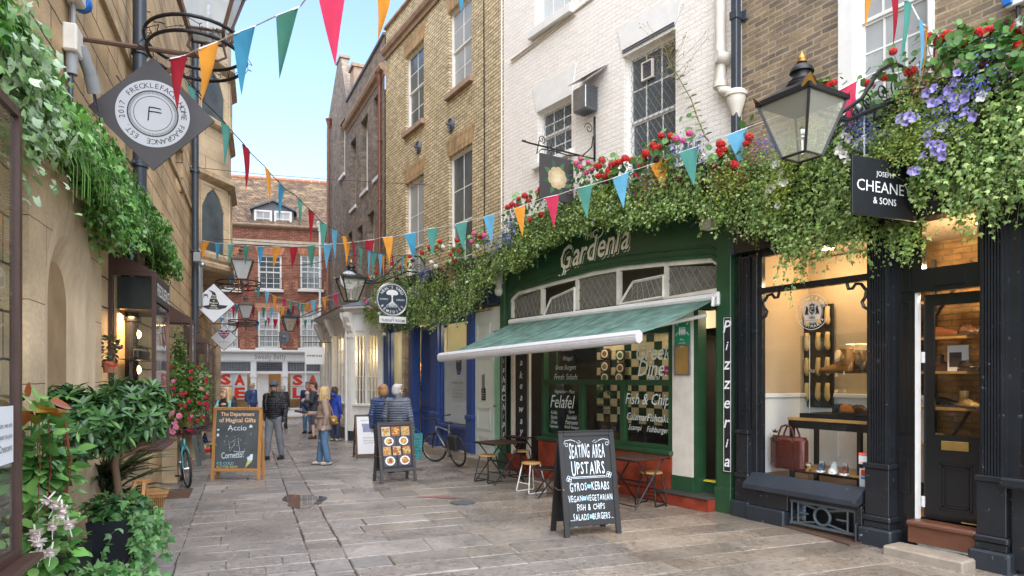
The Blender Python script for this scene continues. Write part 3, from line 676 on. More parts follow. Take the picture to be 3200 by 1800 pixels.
# gothic bay (oriel) far along
def oriel(sa,sb,z0,z1,proj,wz):
    c=.28*(sb-sa)
    poly=[(sa,0.02),(sa+c,-proj),(sb-c,-proj),(sb,0.02)]
    q=MB()
    q.extr(poly,'z',z0,z1); q.build('bay',M['sandstone_smooth'],t)
    for (za,zb,k) in [(w_[0]-.22,w_[0]-.02,1.16) for w_ in wz]+[(w_[1]+.05,w_[1]+.3,1.22) for w_ in wz]+[(z1-.2,z1,1.2),(z0-.05,z0+.15,1.1)]:
        mx=(sa+sb)/2; f=MB(); P2=[(mx+(x-mx)*(1+(k-1)*.5),(y-.02)*k+.01) for x,y in poly]; P3=[(mx+(x-mx)*1.0,(y-.02)*1.02+.01) for x,y in poly]
        vs=[(x,y,za) for x,y in P3]+[(x,y,za+(zb-za)*.5) for x,y in P2]+[(x,y,zb) for x,y in P2]+[(x,y,zb+.1) for x,y in P3]
        f.add(vs,[(i+4*j,(i+1)%4+4*j,(i+1)%4+4*(j+1),i+4*(j+1)) for j in range(3) for i in range(4)]+[(3,2,1,0),(12,13,14,15)]); f.build('moulding',M['sand_carved'],t)
    for (wa_,wb_) in wz:     # windows on each face of the bay
        for i in range(3):
            p=Vector((poly[i][0],poly[i][1],0)); r=Vector((poly[i+1][0],poly[i+1][1],0)); u=(r-p).normalized(); nrm=Vector((u.y,-u.x,0)); Lf=(r-p).length
            f=MB(); f.M=Matrix(((u.x,-nrm.x,0,p.x),(u.y,-nrm.y,0,p.y),(0,0,1,0),(0,0,0,1)))
            nl=2 if i==1 else 1
            g=MB(); g.M=f.M
            for j in range(nl):
                a=Lf*.12+(Lf*.76)*j/nl; b=a+Lf*.76/nl-.02
                f.box(a,a+.05,-.05,.02,wa_,wb_); f.box(b-.05,b,-.05,.02,wa_,wb_); f.box(a+.05,b-.05,-.05,.02,wb_-.07,wb_)
                r0=(b-a-.1)/2; cxx=(a+b)/2
                # pointed head
                f.prism([(a+.05,wb_-.07),(a+.05,wb_-.07-r0*1.2),(cxx-r0*.55,wb_-.07-r0*.45),(cxx,wb_-.09)],-.045,.01); f.prism([(b-.05,wb_-.07),(cxx,wb_-.09),(cxx+r0*.55,wb_-.07-r0*.45),(b-.05,wb_-.07-r0*1.2)],-.045,.01)
                g.box(a+.05,b-.05,-.012,-.006,wa_,wb_-.07)
            o=f.build('window',M['sandstone_smooth'],t); g.build('pane',M['pane'],o)
za=lambda py:lz(640,py)
oriel(ls(612),ls(652),2.2+3.0,15,.75,[(lz(640,860),lz(640,640)),(lz(640,455),lz(640,310)),(lz(640,90),lz(640,-100))])

# carved foliage bosses up the corner
for k in range(7):
    m=MB(); z=lz(690,380)+k*1.15
    for j in range(9): m.ell((LL-.15+random.uniform(-.25,.15),-.12+random.uniform(-.22,.1),z+random.uniform(-.25,.25)),(random.uniform(.08,.16),random.uniform(.08,.18),random.uniform(.06,.13)),8,6)
    m.build('carved_boss',M['sand_carved'],t,smooth=True)
m=MB(); m.box(LL-.5,LL+.05,-.14,.0,0,15); m.build('corner_pier',M['sandstone_smooth'],t)
# electrical boxes
e=LW.thing('socket_box','white power socket box with blue cover and grey plugs high on the sandstone wall','socket box',ls(205),0,lz(205,60))
m=MB(); m.bbox(-.13,.12,-.14,0,.16,.34,.02); m.build('casing',M['cream_paint'],e); m=MB(); m.bbox(-.14,.10,-.12,0,-.33,-.08,.015); m.build('casing',M['cream_paint'],e)
m=MB(); m.M=Matrix.Translation((.17,-.09,.26))@Matrix.Rotation(R(90),4,'Y'); m.lathe([(.07,-.03),(.085,0),(.085,.05),(.05,.06)],n=18); m.build('socket_cover',plain('plug_blue',(.02,.16,.55),.35),e)
m=MB(); m.tube([(0,-.06,.16),(.01,-.06,.02),(0,-.06,-.08)],.022,8); m.tube([(.06,-.1,-.2),(.20,-.16,-.42)],.055,12); m.tube([(.20,-.16,-.42),(.26,-.18,-.56)],.06,12);m.tube([(-.05,-.06,-.33),(-.05,-.06,-.52)],.05,10); m.build('plug',M['plastic_grey'],e,auto=40)
m=MB(); m.tube([(-.05,-.05,-.52),(-.06,-.05,-.8),(-.10,-.05,-1.3)],.02,8); m.tube([(.02,-.04,-.4),(.01,-.04,-1.3)],.018,8);m.tube([(.26,-.18,-.56),(.33,-.2,-.7),(.42,-.15,-.6),(.45,-.1,-.25),(.55,-.1,-.2)],.01,6); m.build('cable',M['pipe_dark'],e)
e=LW.thing('meter_cabinet','grey metal cabinet fixed beside the downpipe on the sandstone wall','cabinet',ls(607)-.35,0,lz(607,900)); m=MB(); m.bbox(-.32,.32,-.20,0,-.55,.62,.01); m.build('case',M['plastic_grey'],e); m=MB(); m.bbox(-.29,.29,-.212,-.201,-.50,.57,.004); m.build('door',M['plastic_grey'],e)
# ================= glazed display cases
def display_case(px_near,px_far,proj,z0,z1,label,name_txt=None,zroof=.22,interior=None,sill=True,base=True):
    """glass show case fixed on the wall; px columns are its two outer corners"""
    a=LW.s(px_near,-proj); b=LW.s(px_far,-proj)
    e=LW.thing('display_case',label,'display case',a,0,0); w=b-a; fw=.045
    f=MB()
    for x in (0,w-fw): f.box(x,x+fw,-proj,-proj+fw,z0,z1)
    for x in (0,w-fw): f.box(x,x+fw,-fw,-.002,z0,z1)
    for z in (z0,z1-fw): 
        f.box(fw,w-fw,-proj+.002,-proj+fw,z,z+fw)
        for x in (.002,w-fw+.002): f.box(x,x+fw-.004,-proj+fw,-fw,z,z+fw)
    o=f.build('frame',M['bronze_frame'],e)
    f=MB(); rp=[(-proj-.01,z1),(-.002,z1),(-.002,z1+zroof)]; 
    for x in (0,w-.03): f.extr([(-proj-.01,z1+.001),(-.002,z1+.001),(-.002,z1+zroof+.03),(-.03,z1+zroof+.03)],'x',x,x+.03); f.build('roof_frame',M['bronze_frame'],e); f=MB()
    f=MB(); f.add([(0.03,-proj,z1+.02),(w-.03,-proj,z1+.02),(w-.03,-.02,z1+zroof+.02),(0.03,-.02,z1+zroof+.02)],[(0,1,2,3)]); f.build('roof_glass',M['glass_lamp'],e)
    f=MB(); f.box(fw,w-fw,-proj+.018,-proj+.022,z0+fw,z1-fw); f.build('pane',M['glass'],e)
    f=MB(); f.box(.018,.022,-proj+fw,-fw,z0+fw,z1-fw); f.build('pane',M['glass'],e); f=MB(); f.box(w-.024,w-.02,-proj+fw,-fw,z0+fw,z1-fw); f.build('pane',M['glass'],e)
    if sill: f=MB(); f.bbox(-.08,w+.08,-proj-.08,0,z0-.04,z0-.002,.008); f.build('shelf',M['bronze_frame'],e)
    if base: f=MB(); f.box(0,w,-.25,0,0,z0-.04); f.build('plinth',M['sandstone_smooth'],e)
    if name_txt:
        f=MB(); f.box(fw,w-fw,-proj-.004,-proj+.004,z1-.34,z1-fw); bo=f.build('name_board',M['sign_black'],e); f=MB(); f.text(name_txt,w/2,z1-.19,w=w*.86,h=.15,y=-proj-.007,bold=.01); f.build('lettering',M['letter_white'],bo)
    return e,w
lamp_warm=emis('lamp_warm',(1,.62,.25),3)
e,w=display_case(-260,70,.5,.95,3.32,'brown framed glass display case with a white notice at the left edge of the photo',zroof=.2,base=True)
xr=LW.s(35,-.5)-LW.s(-260,-.5); f=MB(); f.box(xr-.42,xr,-.494-.015,-.494-.009,1.47,1.757); n=f.build('notice',M['sign_white'],e)
f=MB(); yy=-.513
for k,(tx,hh) in enumerate((('To join, we are',.045),('happy for you want to join',.045),('the team at the Crescent',.045))): f.text(tx,xr-.03,1.66-k*.055,h=.035,y=yy,align='r')
f.build('lettering',M['letter_black'],n)
f=MB()
for z in (1.2,1.75,2.3,2.85): f.box(.05,w-.05,-.42,-.04,z,z+.01)
f.build('glass_shelf',M['glass_lamp'],e)
f=MB()
for z in (1.25,1.8,2.35,2.9):
    for i in range(5): f.lathe([(.03,0),(.035,.01),(.035,.12),(.012,.14),(.012,.2)],(w-.2-i*.25,-.2,z-.035),12)
tag(f.build('fragrance_bottle',M['letter_white'],e))
# fragrance case
e,w=display_case(487,530,.5,1.06,3.16,'brown framed glass display case under the ivy with a name board','FRECKLEFACE',zroof=.22)
f=MB(); f.box(.05,w-.05,-.08,-.05,1.1,3.1); f.build('backing',M['interior_warm'],e)
f=MB(); f.box(.05,w-.05,-.48,-.06,2.72,3.1); f.build('blind_box',M['sign_black'],e)
for z in (1.55,2.0,2.45):
    f=MB(); f.ell((w*.5,-.2,z),(.05,.05,.06)); f.build('glass_bulb',lamp_warm,e)
    f=MB()
    for i in range(5): f.lathe([(.04,0),(.045,.01),(.045,.1),(.03,.12),(.03,.15)],(.15+i*.16,-.28,z-.32),14)
    f.box(.06,w-.06,-.4,-.1,z-.335,z-.325); f.build('bottle_shelf',M['sign_black'],e)
pl=bpy.data.lights.new('case_light','AREA'); pl.energy=7; pl.color=(1,.62,.3); pl.size=.3; po=bpy.data.objects.new('case_light',pl); COL.objects.link(po); po.location=LW.pt(LW.s(487,-.5)+.3,-.25,2.68)
e,w=display_case(601,612,.5,.9,2.95,'second brown framed case filled with trailing greenery behind the fuchsia bush',zroof=.3)
gcase=(e,w)
e,w=display_case(648,656,.5,.7,2.75,'third brown framed case with a white wire bird cage inside',zroof=.35)
f=MB()
for i in range(18):
    a=2*PI*i/18; f.tube([(w/2+math.cos(a)*.16,-.25+math.sin(a)*.16,1.0),(w/2+math.cos(a)*.16,-.25+math.sin(a)*.16,1.9),(w/2+math.cos(a)*.08,-.25+math.sin(a)*.08,2.1),(w/2,-.25,2.16)],.006,5)
for z in (1.0,1.4,1.9): f.tube([(w/2+math.cos(2*PI*i/20)*.16,-.25+math.sin(2*PI*i/20)*.16,z) for i in range(20)],.008,5,closed=True)
f.build('bird_cage',M['white_metal'],e)
e,w=display_case(668,671,.45,.6,2.6,'farthest narrow brown framed case near the corner of the sandstone building',zroof=.3)
# ================= red brick building closing the view (BK)
def bs(px): return BK.s(px)
t=BK.thing('red_brick_building','red brick building with tiled roof, dormer and white shopfront closing the street','building')
Lb=BK.L; ez=BK.z(700,700)
tile=brick('roof_tile',(.30,.19,.11),(.12,.085,.06),(.03,.02,.018),bw=.17,bh=.11,ms=.012,bmp=1.0,dark=(.42,.32,.16),darkamt=.6,wob=.02); M['roof_tile']=tile
wins=[]
for (a,b) in ((700,749),(806,880),(938,1005)):
    at=(a+b)/2
    wins.append((bs(a),bs(b),BK.z(at,905),BK.z(at,797),1)); wins.append((bs(a if a>700 else 690),bs(b-6),BK.z(at,1088),BK.z(at,972),2))
shop_top=BK.z(800,1105)
m=MB(); holes_wall(m,0,Lb,shop_top,ez,[q[:4] for q in wins],.12); m.build('wall',M['red_brick'],t)
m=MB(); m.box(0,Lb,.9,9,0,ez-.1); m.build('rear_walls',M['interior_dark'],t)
for q in wins:
    o=window(t,*q[:4],.10,3,5,pane='pane_pale' if q[4]==2 else 'pane',sill=(.1,.14,.12,'white_paint'),bar=.03)
    a,b,c,e_=q[:4]; f=MB(); f.prism([(a-.02,e_+.003),(b+.02,e_+.003),(b+.14,e_+.36),(a-.14,e_+.36)],-.012,.03); f.build('flat_arch',M['orange_brick'],t)
    g=MB(); y=-.22; 
    g.tube([(a-.08,0,c+.52),(a-.08,y,c+.52),(b+.08,y,c+.52),(b+.08,0,c+.52)],.012,5); g.tube([(a-.08,0,c+.04),(a-.08,y,c+.04),(b+.08,y,c+.04),(b+.08,0,c+.04)],.012,5)
    n=int((b-a)/.09)
    for i in range(n+1): 
        x=a-.08+(b-a+.16)*i/n; g.tube([(x,y,c+.04),(x,y,c+.52)],.007,4)
        if i<n and q[4]==2: w_=(b-a+.16)/n; g.tube([(x+w_/2+math.cos(u)*w_/2,y,c+.50+math.sin(u)*.07) for u in (0,.8,1.57,2.3,3.14)],.006,4)
    g.build('balcony_rail',M['black_iron'],t)
    for sx in (-1,1):
        f=MB()
        for r in range(5):
            x=(a-.3 if sx<0 else b+.10); dx=.08*(r%2); f.box(x+(dx if sx<0 else 0),x+.2-(dx if sx>0 else 0),-.006,.01,c+.02+r*.078,c+.085+r*.078)
        f.build('quoin_patch',M['orange_brick'],t)
f=MB(); z=BK.z(700,745); f.box(0,Lb,-.04,.02,z-.22,z+.02); f.build('stone_band',M['pale_stone'],t)
cornice(t,0,Lb,[(0,-.06),(.10,0),(.14,.06),(.14,.12),(0,.16)],'sill_stone',ez-.04,'eaves')
# roof
rz=ez+3.6; rd=5.2; f=MB(); f.M=None
f.add([(0,-.12,ez),(Lb,-.12,ez),(Lb,rd,rz),(0,rd,rz)],[(0,1,2,3)]); f.add([(0,rd,rz),(Lb,rd,rz),(Lb,2*rd,ez),(0,2*rd,ez)],[(0,1,2,3)]); f.extr([(-.1,ez-.05),(rd,rz-.08),(2*rd,ez-.05)],'x',.05,Lb-.05)
ro=f.build('roof',tile,t)
f=MB()
n=int(Lb/.42)
for i in range(n): f.tube([(i*.42,rd,rz+.02),(i*.42+.4,rd,rz+.02)],.13,10)
f.build('ridge_tiles',M['terracotta'],ro)
# dormer
a,b=bs(786),bs(916); z0=BK.z(800,705); z1=BK.z(800,648); f=MB(); yb=.35; 
f.prism([(a,z0),(b,z0),(b,z1+.0),((a+b)/2,z1+.42),(a,z1+.0)],yb+.06,3.2); dm=f.build('dormer',M['lead'],t)
f=MB(); f.prism([(a-.12,z1-.03),((a+b)/2,z1+.42),(b+.12,z1-.03),(b+.12,z1+.06),((a+b)/2,z1+.52),(a-.12,z1+.06)],yb-.06,3.3); f.build('roof',M['lead'],dm)
for (p,q) in ((a+.08,(a+b)/2-.05),((a+b)/2+.05,b-.08)): 
    o=window(t,p,q,z0+.02,z1-.02,yb+.06,2,2,sash=True,pane='pane_pale',name='dormer_window',fw=.07); 
# drainpipe (white) right
drainpipe(t,bs(1000),-.1,shop_top,ez-.1,.055,'white_paint',hopper=1)
# coat of arms plaque
s,z=BK.sz(888,1060); f=MB(); f.prism([(s-.22,z+.28),(s-.22,z-.08),(s,z-.3),(s+.22,z-.08),(s+.22,z+.28)],-.05,.0); f.ell((s,-.05,z+.08),(.1,.05,.1),10,6); f.ell((s,-.05,z-.08),(.07,.04,.08),10,6); f.box(s-.26,s+.26,-.07,0,z+.28,z+.32); f.build('plaque',M['lead'],t)
# ---------------- white shopfront of that building
e=BK.thing('white_shopfront','white shopfront with large red SALE posters in both windows at the end of the street','shopfront',0,-.02,0)
def bz(px,py): return BK.z(px,py,-.02)
sl,sr=0,Lb; ft=shop_top; fb=bz(800,1128)
f=MB(); f.box(sl,sr,-.12,.1,fb,ft-.02); f.build('fascia',M['sign_white'],e)
cornice(e,sl,sr,[(.0,0),(.14,0),(.2,.06),(.34,.10),(.34,.16),(0,.22)],'grey_white',ft-.04)
cols=[(560,0),(789,808),(900,916),(1010,1090)]
f=MB()
cs=[(0,bs(430)),(bs(784),bs(802)),(bs(883),bs(899)),(bs(1010),Lb)]
for a,b in cs: f.box(a,b,-.10,.1,0,fb); f.box(a-.03,b+.03,-.14,-.1,bz(800,1178),bz(800,1170))
f.build('pilaster',M['sign_white'],e)
tz0,tz1=bz(800,1160),bz(800,1128)
for a,b in ((cs[0][1],cs[1][0]),(cs[2][1],cs[3][0])):
    n=3 if a<bs(600) else 2
    f=MB(); sillz=bz(720,1277)
    f.box(a,b,-.10,.05,0,sillz-.05); f.box(a,b,-.16,.05,sillz-.05,sillz); f.box(a,b,-.05,.05,tz0-.10,tz0); f.box(a,b,-.05,.05,tz1-.06,tz1)
    for i in range(1,n): x=a+(b-a)*i/n; f.box(x-.04,x+.04,-.05,.05,sillz,tz1-.06)
    for i in range(n): x0=a+(b-a)*i/n+.15; x1=a+(b-a)*(i+1)/n-.15; f.box(x0,x1,-.115,-.1,.12,sillz-.17)
    o=f.build('window',M['sign_white'],e)
    g=MB(); g.box(a,b,.0,.004,sillz,tz0-.1); g.build('pane',M['glass'],o)
    g=MB(); g.box(a,b,.0,.004,tz0,tz1-.06); g.build('leaded_pane',M['lead'],o)
    g=MB()
    for i in range(int((b-a)/.13)): g.box(a+i*.13,a+i*.13+.012,-.006,-.001,tz0,tz1-.06)
    for i in range(4): g.box(a,b,-.009,-.0065,tz0+.1+i*.1,tz0+.108+i*.1)
    g.build('lead_lattice',M['plastic_grey'],o)
# door bay
a,b=cs[1][1],cs[2][0]; f=MB(); f.box(a,b,-.04,.06,tz0-.12,tz0); f.box(a,b,-.04,.06,tz1-.06,tz1); f.box(a,a+.12,.3,.42,0,tz0-.12); f.box(b-.1,b,.3,.42,0,tz0-.12); f.box(a+.12,b-.1,.3,.42,2.35,tz0-.12); f.box(a+.12,a+.5,.3,.36,.0,2.3)
dr=f.build('doorway',M['sign_white'],e); g=MB(); g.box(a,b,.0,.01,tz0,tz1-.06); g.build('leaded_pane',M['lead'],dr)
g=MB(); 
for i in range(13): 
    x=a+(b-a)*i/12; g.box(x-.008,x+.008,-.01,-.002,tz0,tz1-.06)
for k,(zz,x0,x1) in enumerate(((.1,0,1),(.2,.1,.9),(.3,.25,.75),(.4,.38,.62))): g.box(a+(b-a)*x0,a+(b-a)*x1,-.014,-.011,tz0+zz,tz0+zz+.02)
g.build('lead_lattice',M['black_iron'],dr)
f=MB(); f.box(0,Lb,.6,.62,0,fb); f.build('shop_interior',M['interior_warm'],e)
f=MB(); f.box(0,Lb,.06,.6,-.0,.05); f.build('shop_floor',M['oak'],e)
f=MB(); f.text('Sweaty Betty',bs(846),bz(846,1117),w=bs(894)-bs(796),h=.34,y=-.125); f.build('lettering',M['letter_grey'],e)
def sale(px,py,ch,extra=None):
    s,z=BK.sz(px,py); f=MB(); f.box(s-.32,s+.32,.03,.035,z-.30,z+.28); o=f.build('sale_poster',M['sign_white'],e); g=MB(); g.text(ch,s,z-.01,h=.50,w=.46,y=.024,bold=.05); g.build('letter',M['sale_red'],o)
for px,py,ch in ((657,1185,'S'),(598,1185,'S'),(625,1185,'A'),(705,1185,'S'),(749,1187,'A'),(705,1228,'L'),(749,1227,'E'),(930,1187,'S'),(978,1187,'A'),(930,1227,'L'),(978,1227,'E')):
    if px in (657,598,625): continue
    sale(px,py,ch)
for k,px in enumerate((730,770,940,985,850)):
    pl=bpy.data.lights.new('shop_spot','POINT'); pl.energy=4; pl.color=(1,.75,.45); pl.shadow_soft_size=.05; po=bpy.data.objects.new('shop_spot',pl); COL.objects.link(po); po.location=BK.pt(bs(px),.35,2.9)
f=MB(); f.box(-0,Lb,-.9,-.02,0,.10); tag(f.build('kerb_step',M['step_stone'],e))
# ================= black shoe shop (R1)
def fluted(mb,x0,x1,z0,z1,y0,n=6):
    mb.box(x0,x1,y0+.02,.08,z0,z1); w=(x1-x0-.04)/n
    for i in range(n): a=x0+.02+i*w; mb.extr([(a+.12*w,y0+.02),(a+.25*w,y0),(a+.75*w,y0),(a+.88*w,y0+.02)],'z',z0+.02,z1-.02)
def pilaster(par,x0,x1,z0,z1,zb,proj=.12,mat='black_paint',n=6,plinth=True,zs=.18):
    f=MB(); fluted(f,x0,x1,zb,z1,-proj,n)
    f.bbox(x0-.03,x1+.03,-proj-.04,.06,zb-.02,zb+.04,.008); f.bbox(x0-.015,x1+.015,-proj-.02,.06,zb-.55,zb-.02,.006)
    f.bbox(x0-.04,x1+.04,-proj-.045,.05,zb-.62,zb-.55,.015)
    f.bbox(x0-.025,x1+.025,-proj-.03,.05,zs,zb-.62,.006); o=f.build('pilaster',M[mat],par)
    if plinth: f=MB(); f.bbox(x0-.07,x1+.07,-proj-.08,.05,-.02,zs,.02); f.build('plinth',M['black_plinth'],o)
    return o
c=R1.s; e=R1.thing('black_shopfront','glossy black fluted timber shopfront of the shoe shop with display window and open doorway','shopfront')
L1=R1.L
xw0,xw1=c(2378),c(2720); xp0,xp1=c(2728),c(2795); xd0,xd1=c(2868),c(3073); xq0,xq1=c(3078),c(3160)
sillz=R1.z(2378,1478); trz=R1.z(2720,868)
pilaster(e,.03,.20,0,3.55,1.15,n=5,zs=.22); f=MB(); f.bbox(.21,xw0-.02,-.06,.05,.3,3.55,.005); f.build('window_post',M['black_paint'],e)
pilaster(e,xp0,xp1,0,3.6,R1.z(2720,1452),n=7,zs=.2); pilaster(e,xq0,xq1,0,3.6,R1.z(3075,1492),n=7,zs=.2); 
f=MB(); fluted(f,xq1+.10,xq1+.40,1.3,3.6,-.04,6); f.box(xq1,xq1+.1,-.05,.1,0,3.6); f.bbox(xq1+.02,L1,-.3,.05,.85,.95,.02); f.box(xq1+.05,L1,-.1,.05,.05,.85); f.box(xq1+.42,L1,-.08,.05,1.0,3.6); f.build('next_bay',M['black_paint'],e)
f=MB(); f.bbox(0,L1,-.18,.1,3.60,4.15,.01); f.box(0,L1,-.10,.05,4.15,4.3); f.extr([(-.18,4.15),(-.34,4.22),(-.34,4.3),(0,4.3)],'x',0,L1); f.build('fascia',M['black_gloss'],e)
# window
f=MB(); f.box(xw0-.04,xw0+.03,-.02,.05,sillz,3.6); f.box(xw1-.03,xw1+.04,-.02,.05,sillz,3.6); f.box(xw0,xw1,-.04,.05,trz-.03,trz+.05); f.box(xw0,xw1,-.02,.05,3.52,3.6)
for sx in (1,-1):     # little curved brackets under the transom
    x=xw0+.03 if sx>0 else xw1-.03
    f.tube([(x,0,trz-.36),(x+sx*.05,0,trz-.33),(x+sx*.07,0,trz-.27),(x+sx*.03,0,trz-.22),(x+sx*.02,0,trz-.14),(x+sx*.08,0,trz-.06),(x+sx*.15,0,trz-.05),(x+sx*.19,0,trz-.10),(x+sx*.24,0,trz-.10),(x+sx*.26,0,trz-.03)],.02,6)
wn=f.build('window_frame',M['black_paint'],e); f=MB(); f.box(xw0+.03,xw1-.03,.01,.016,sillz,trz-.03); f.box(xw0+.03,xw1-.03,.01,.016,trz+.05,3.52); f.build('pane',M['glass'],wn)
f=MB(); f.extr([(-.02,sillz+.01),(-.06,sillz+.01),(-.25,sillz-.13),(-.25,sillz-.19),(-.20,sillz-.19),(-.02,sillz-.13)],'x',xw0-.10,xw1-.02); f.build('sill',worn('sill_black',(.035,.042,.055),(.10,.12,.14),.34,.33,6),e)
zg=sillz-.19; g0,g1=c(2468,-.12),c(2680,-.12)
f=MB(); f.bbox(xw0-.10,g0,-.17,.04,.2,zg,.006); f.bbox(g1,xw1+.0,-.17,.04,.2,zg,.006); f.box(g0,g1,.2,.25,0,zg); f.box(g0,g1,-.16,.0,zg-.06,zg); f.build('stall_riser',M['black_paint'],e)
f=MB(); f.bbox(.23,g0-.02,-.22,.0,-.02,.20,.02); f.build('plinth',M['black_plinth'],e); f=MB(); f.bbox(g1+.02,xp0-.07,-.22,0,-.02,.22,.02); f.build('plinth',M['black_plinth'],e)
# iron grille with ring
f=MB(); gy=-.12; gz0,gz1=.07,zg-.08; gx=(g0+g1)/2; gz=(gz0+gz1)/2; W=(g1-g0)/2-.03
def bar(a,b,r=.013): f.tube([(a[0],gy,a[1]),(b[0],gy,b[1])],r,6)
for z in (gz0,gz1): f.box(g0+.01,g1-.01,gy-.015,gy+.015,z-.015,z+.015)
for x in (gx-W,gx-W*.78,gx+W*.78,gx+W): bar((x,gz0),(x,gz1))
f.tube([(gx+math.cos(2*PI*i/24)*.105,gy,gz+math.sin(2*PI*i/24)*.105) for i in range(24)],.018,6,closed=True)
for sx in (1,-1):
    for sz_ in (1,-1): bar((gx+sx*.08,gz+sz_*.08),(gx+sx*W*.78,gz+sz_*(gz1-gz0)*.47),.014)
    bar((gx+sx*W*.78,gz),(gx+sx*W*.45,gz),.014)
f.build('cellar_grille',M['grille'],e)
# doorway: splayed side panels, transom, recessed door
dz=R1.z(2868,1590,.0); dtop=R1.z(2900,912)
dz=.36
f=MB(); px0,px1=xp1+.0,xd0-.04
f.box(px0,px1,.02,.07,.0,3.6)
for z0_,z1_ in ((.62,1.12),(1.28,2.75),(2.85,3.4)):
    f.box(px0+.05,px0+.075,.005,.02,z0_,z1_);f.box(px1-.075,px1-.05,.005,.02,z0_,z1_);f.box(px0+.075,px1-.075,.005,.02,z0_,z0_+.025);f.box(px0+.075,px1-.075,.005,.02,z1_-.025,z1_)
f.build('side_panel',M['black_gloss'],e)
f=MB(); f.box(xd0-.03,xd0,-.0,.06,dz,dtop); f.build('door_jamb',M['white_paint'],e)
f=MB(); f.box(xd0-.04,xd1,-.03,.08,dtop,dtop+.25); f.box(xd0+.2,xd1-.15,-.05,-.03,dtop+.05,dtop+.2); f.box(xd0-.04,xd0+.06,-.03,.06,dtop+.25,3.6); f.box(xd1-.04,xd1,-.03,.06,dtop+.25,3.6); 
tr=f.build('transom',M['black_gloss'],e); f=MB(); f.box(xd0+.06,xd1-.04,.02,.026,dtop+.25,3.6); f.build('pane',M['glass'],tr)
# door leaf opened inwards
d=R1.thing('x','x','x',xd0+.005,.09,dz); bpy.data.objects.remove(d)
dl=bpy.data.objects.new('door',None); COL.objects.link(dl); dl.parent=e; dl.location=(xd0+.01,.10,dz); dl.rotation_euler=(0,0,R(8)); dl['label']='black half glazed door with brass letterbox'
dw=xd1-xd0-.02; dh=dtop-dz-.02
f=MB(); f.box(0,.10,0,.045,0,dh); f.box(dw-.10,dw,0,.045,0,dh); f.box(.10,dw-.1,0,.045,0,.92); f.box(.10,dw-.1,0,.045,dh-.12,dh)
for r_,q in ((.012,0),(.022,.03)):
    a,b,z0_,z1_=.16+q,dw-.16-q,.12+q,.62-q
    f.box(a,a+.02,-r_,0,z0_,z1_);f.box(b-.02,b,-r_,0,z0_,z1_);f.box(a,b,-r_,0,z0_,z0_+.02);f.box(a,b,-r_,0,z1_-.02,z1_)
f.build('leaf',M['black_gloss'],dl); f=MB(); f.box(.10,dw-.1,.02,.026,.92,dh-.12); f.build('glazing',M['glass'],dl)
f=MB(); f.bbox(dw*.5-.14,dw*.5+.12,-.012,0,.76,.86,.004); f.box(dw*.5-.11,dw*.5+.09,-.018,-.012,.785,.835); f.build('letterbox',M['brass'],dl)
f=MB()
for z in (.12,1.7): f.bbox(-.02,.015,-.02,.01,z,z+.12,.004)
f.build('hinge',M['white_metal'],dl)
f=MB(); f.bbox(xd0-.05,xd1+.0,-.16,.4,.30,dz,.018); f.box(xd0-.04,xd1,-.12,.4,.12,.30); f.build('brown_step',M['step_brown'],e)
f=MB(); f.bbox(xd0-.14,xd1+.02,-.44,-.121,-.02,.10,.02); f.build('stone_step',M['step_stone'],e)
f=MB(); f.box(xd0,xd1,.15,1.0,dz+.002,dz+.012); f.build('doormat',M['mat_gold'],e)
# interior room
f=MB(); f.add([(.1,.05,.36),(L1,.05,.36),(L1,2.6,.36),(.1,2.6,.36)],[(0,1,2,3)]); f.build('shop_floor',M['oak'],e)
f=MB(); f.add([(.1,1.45,.36),(L1,1.45,.36),(L1,1.45,3.7),(.1,1.45,3.7)],[(0,1,2,3)]); f.add([(L1,.1,.36),(L1,2.6,.36),(L1,2.6,3.7),(L1,.1,3.7)],[(0,1,2,3)]); f.build('interior_brick_wall',brick('warm_brick',(.50,.28,.10),(.36,.19,.08),(.3,.2,.1)),e)
f=MB(); f.add([(.22,.05,.36),(.22,2.6,.36),(.22,2.6,3.7),(.22,.05,3.7)],[(0,3,2,1)]); f.box(.2,1.75,1.15,1.2,.4,3.6); f.build('interior_partition',plain('beige_plaster',(.50,.38,.25),.8,.12,2),e)
f=MB(); f.add([(.1,.05,3.62),(L1,.05,3.62),(L1,2.6,3.62),(.1,2.6,3.62)],[(0,3,2,1)]); f.build('ceiling',plain('dim_ceiling',(.28,.22,.15),.8,.15,2),e)
f=MB(); f.box(.23,1.9,1.10,1.15,.6,1.62); f.box(.23,.27,.1,1.1,.6,1.62); f.bbox(.23,1.9,1.06,1.15,1.62,1.68,.01); f.bbox(.23,.30,.1,1.1,1.62,1.68,.01); f.box(.7,.73,1.08,1.1,.8,1.4);f.box(1.2,1.23,1.08,1.1,.8,1.4);f.box(.7,1.23,1.08,1.1,1.4,1.43); f.build('dado_panel',M['sign_white'],e)
for (s,dd,z,en) in ((.8,.65,3.2,5),(1.5,.6,3.2,5),(2.7,.45,3.1,15),(3.6,.6,3.2,8)):
    pl=bpy.data.lights.new('shop_light','POINT'); pl.energy=en; pl.color=(1,.72,.42); pl.shadow_soft_size=.08; po=bpy.data.objects.new('shop_light',pl); COL.objects.link(po); po.location=R1.pt(s,dd,z)
for (s,dd) in ((xd0+.35,.7),(.9,.6)):
    l=R1.thing('ceiling_light','round recessed ceiling light behind the '+('glass over the black door' if s>2 else 'upper pane of the shoe display'),'ceiling light',s,dd,3.60); f=MB(); f.lathe([(.09,0),(.09,.015)],n=24); f.build('diffuser',emis('warm_disc',(1,.65,.3),3),l); f=MB(); f.lathe([(.11,.004),(.11,.016),(.092,.016),(.092,.004)],n=24); f.build('rim',M['brass'],l)
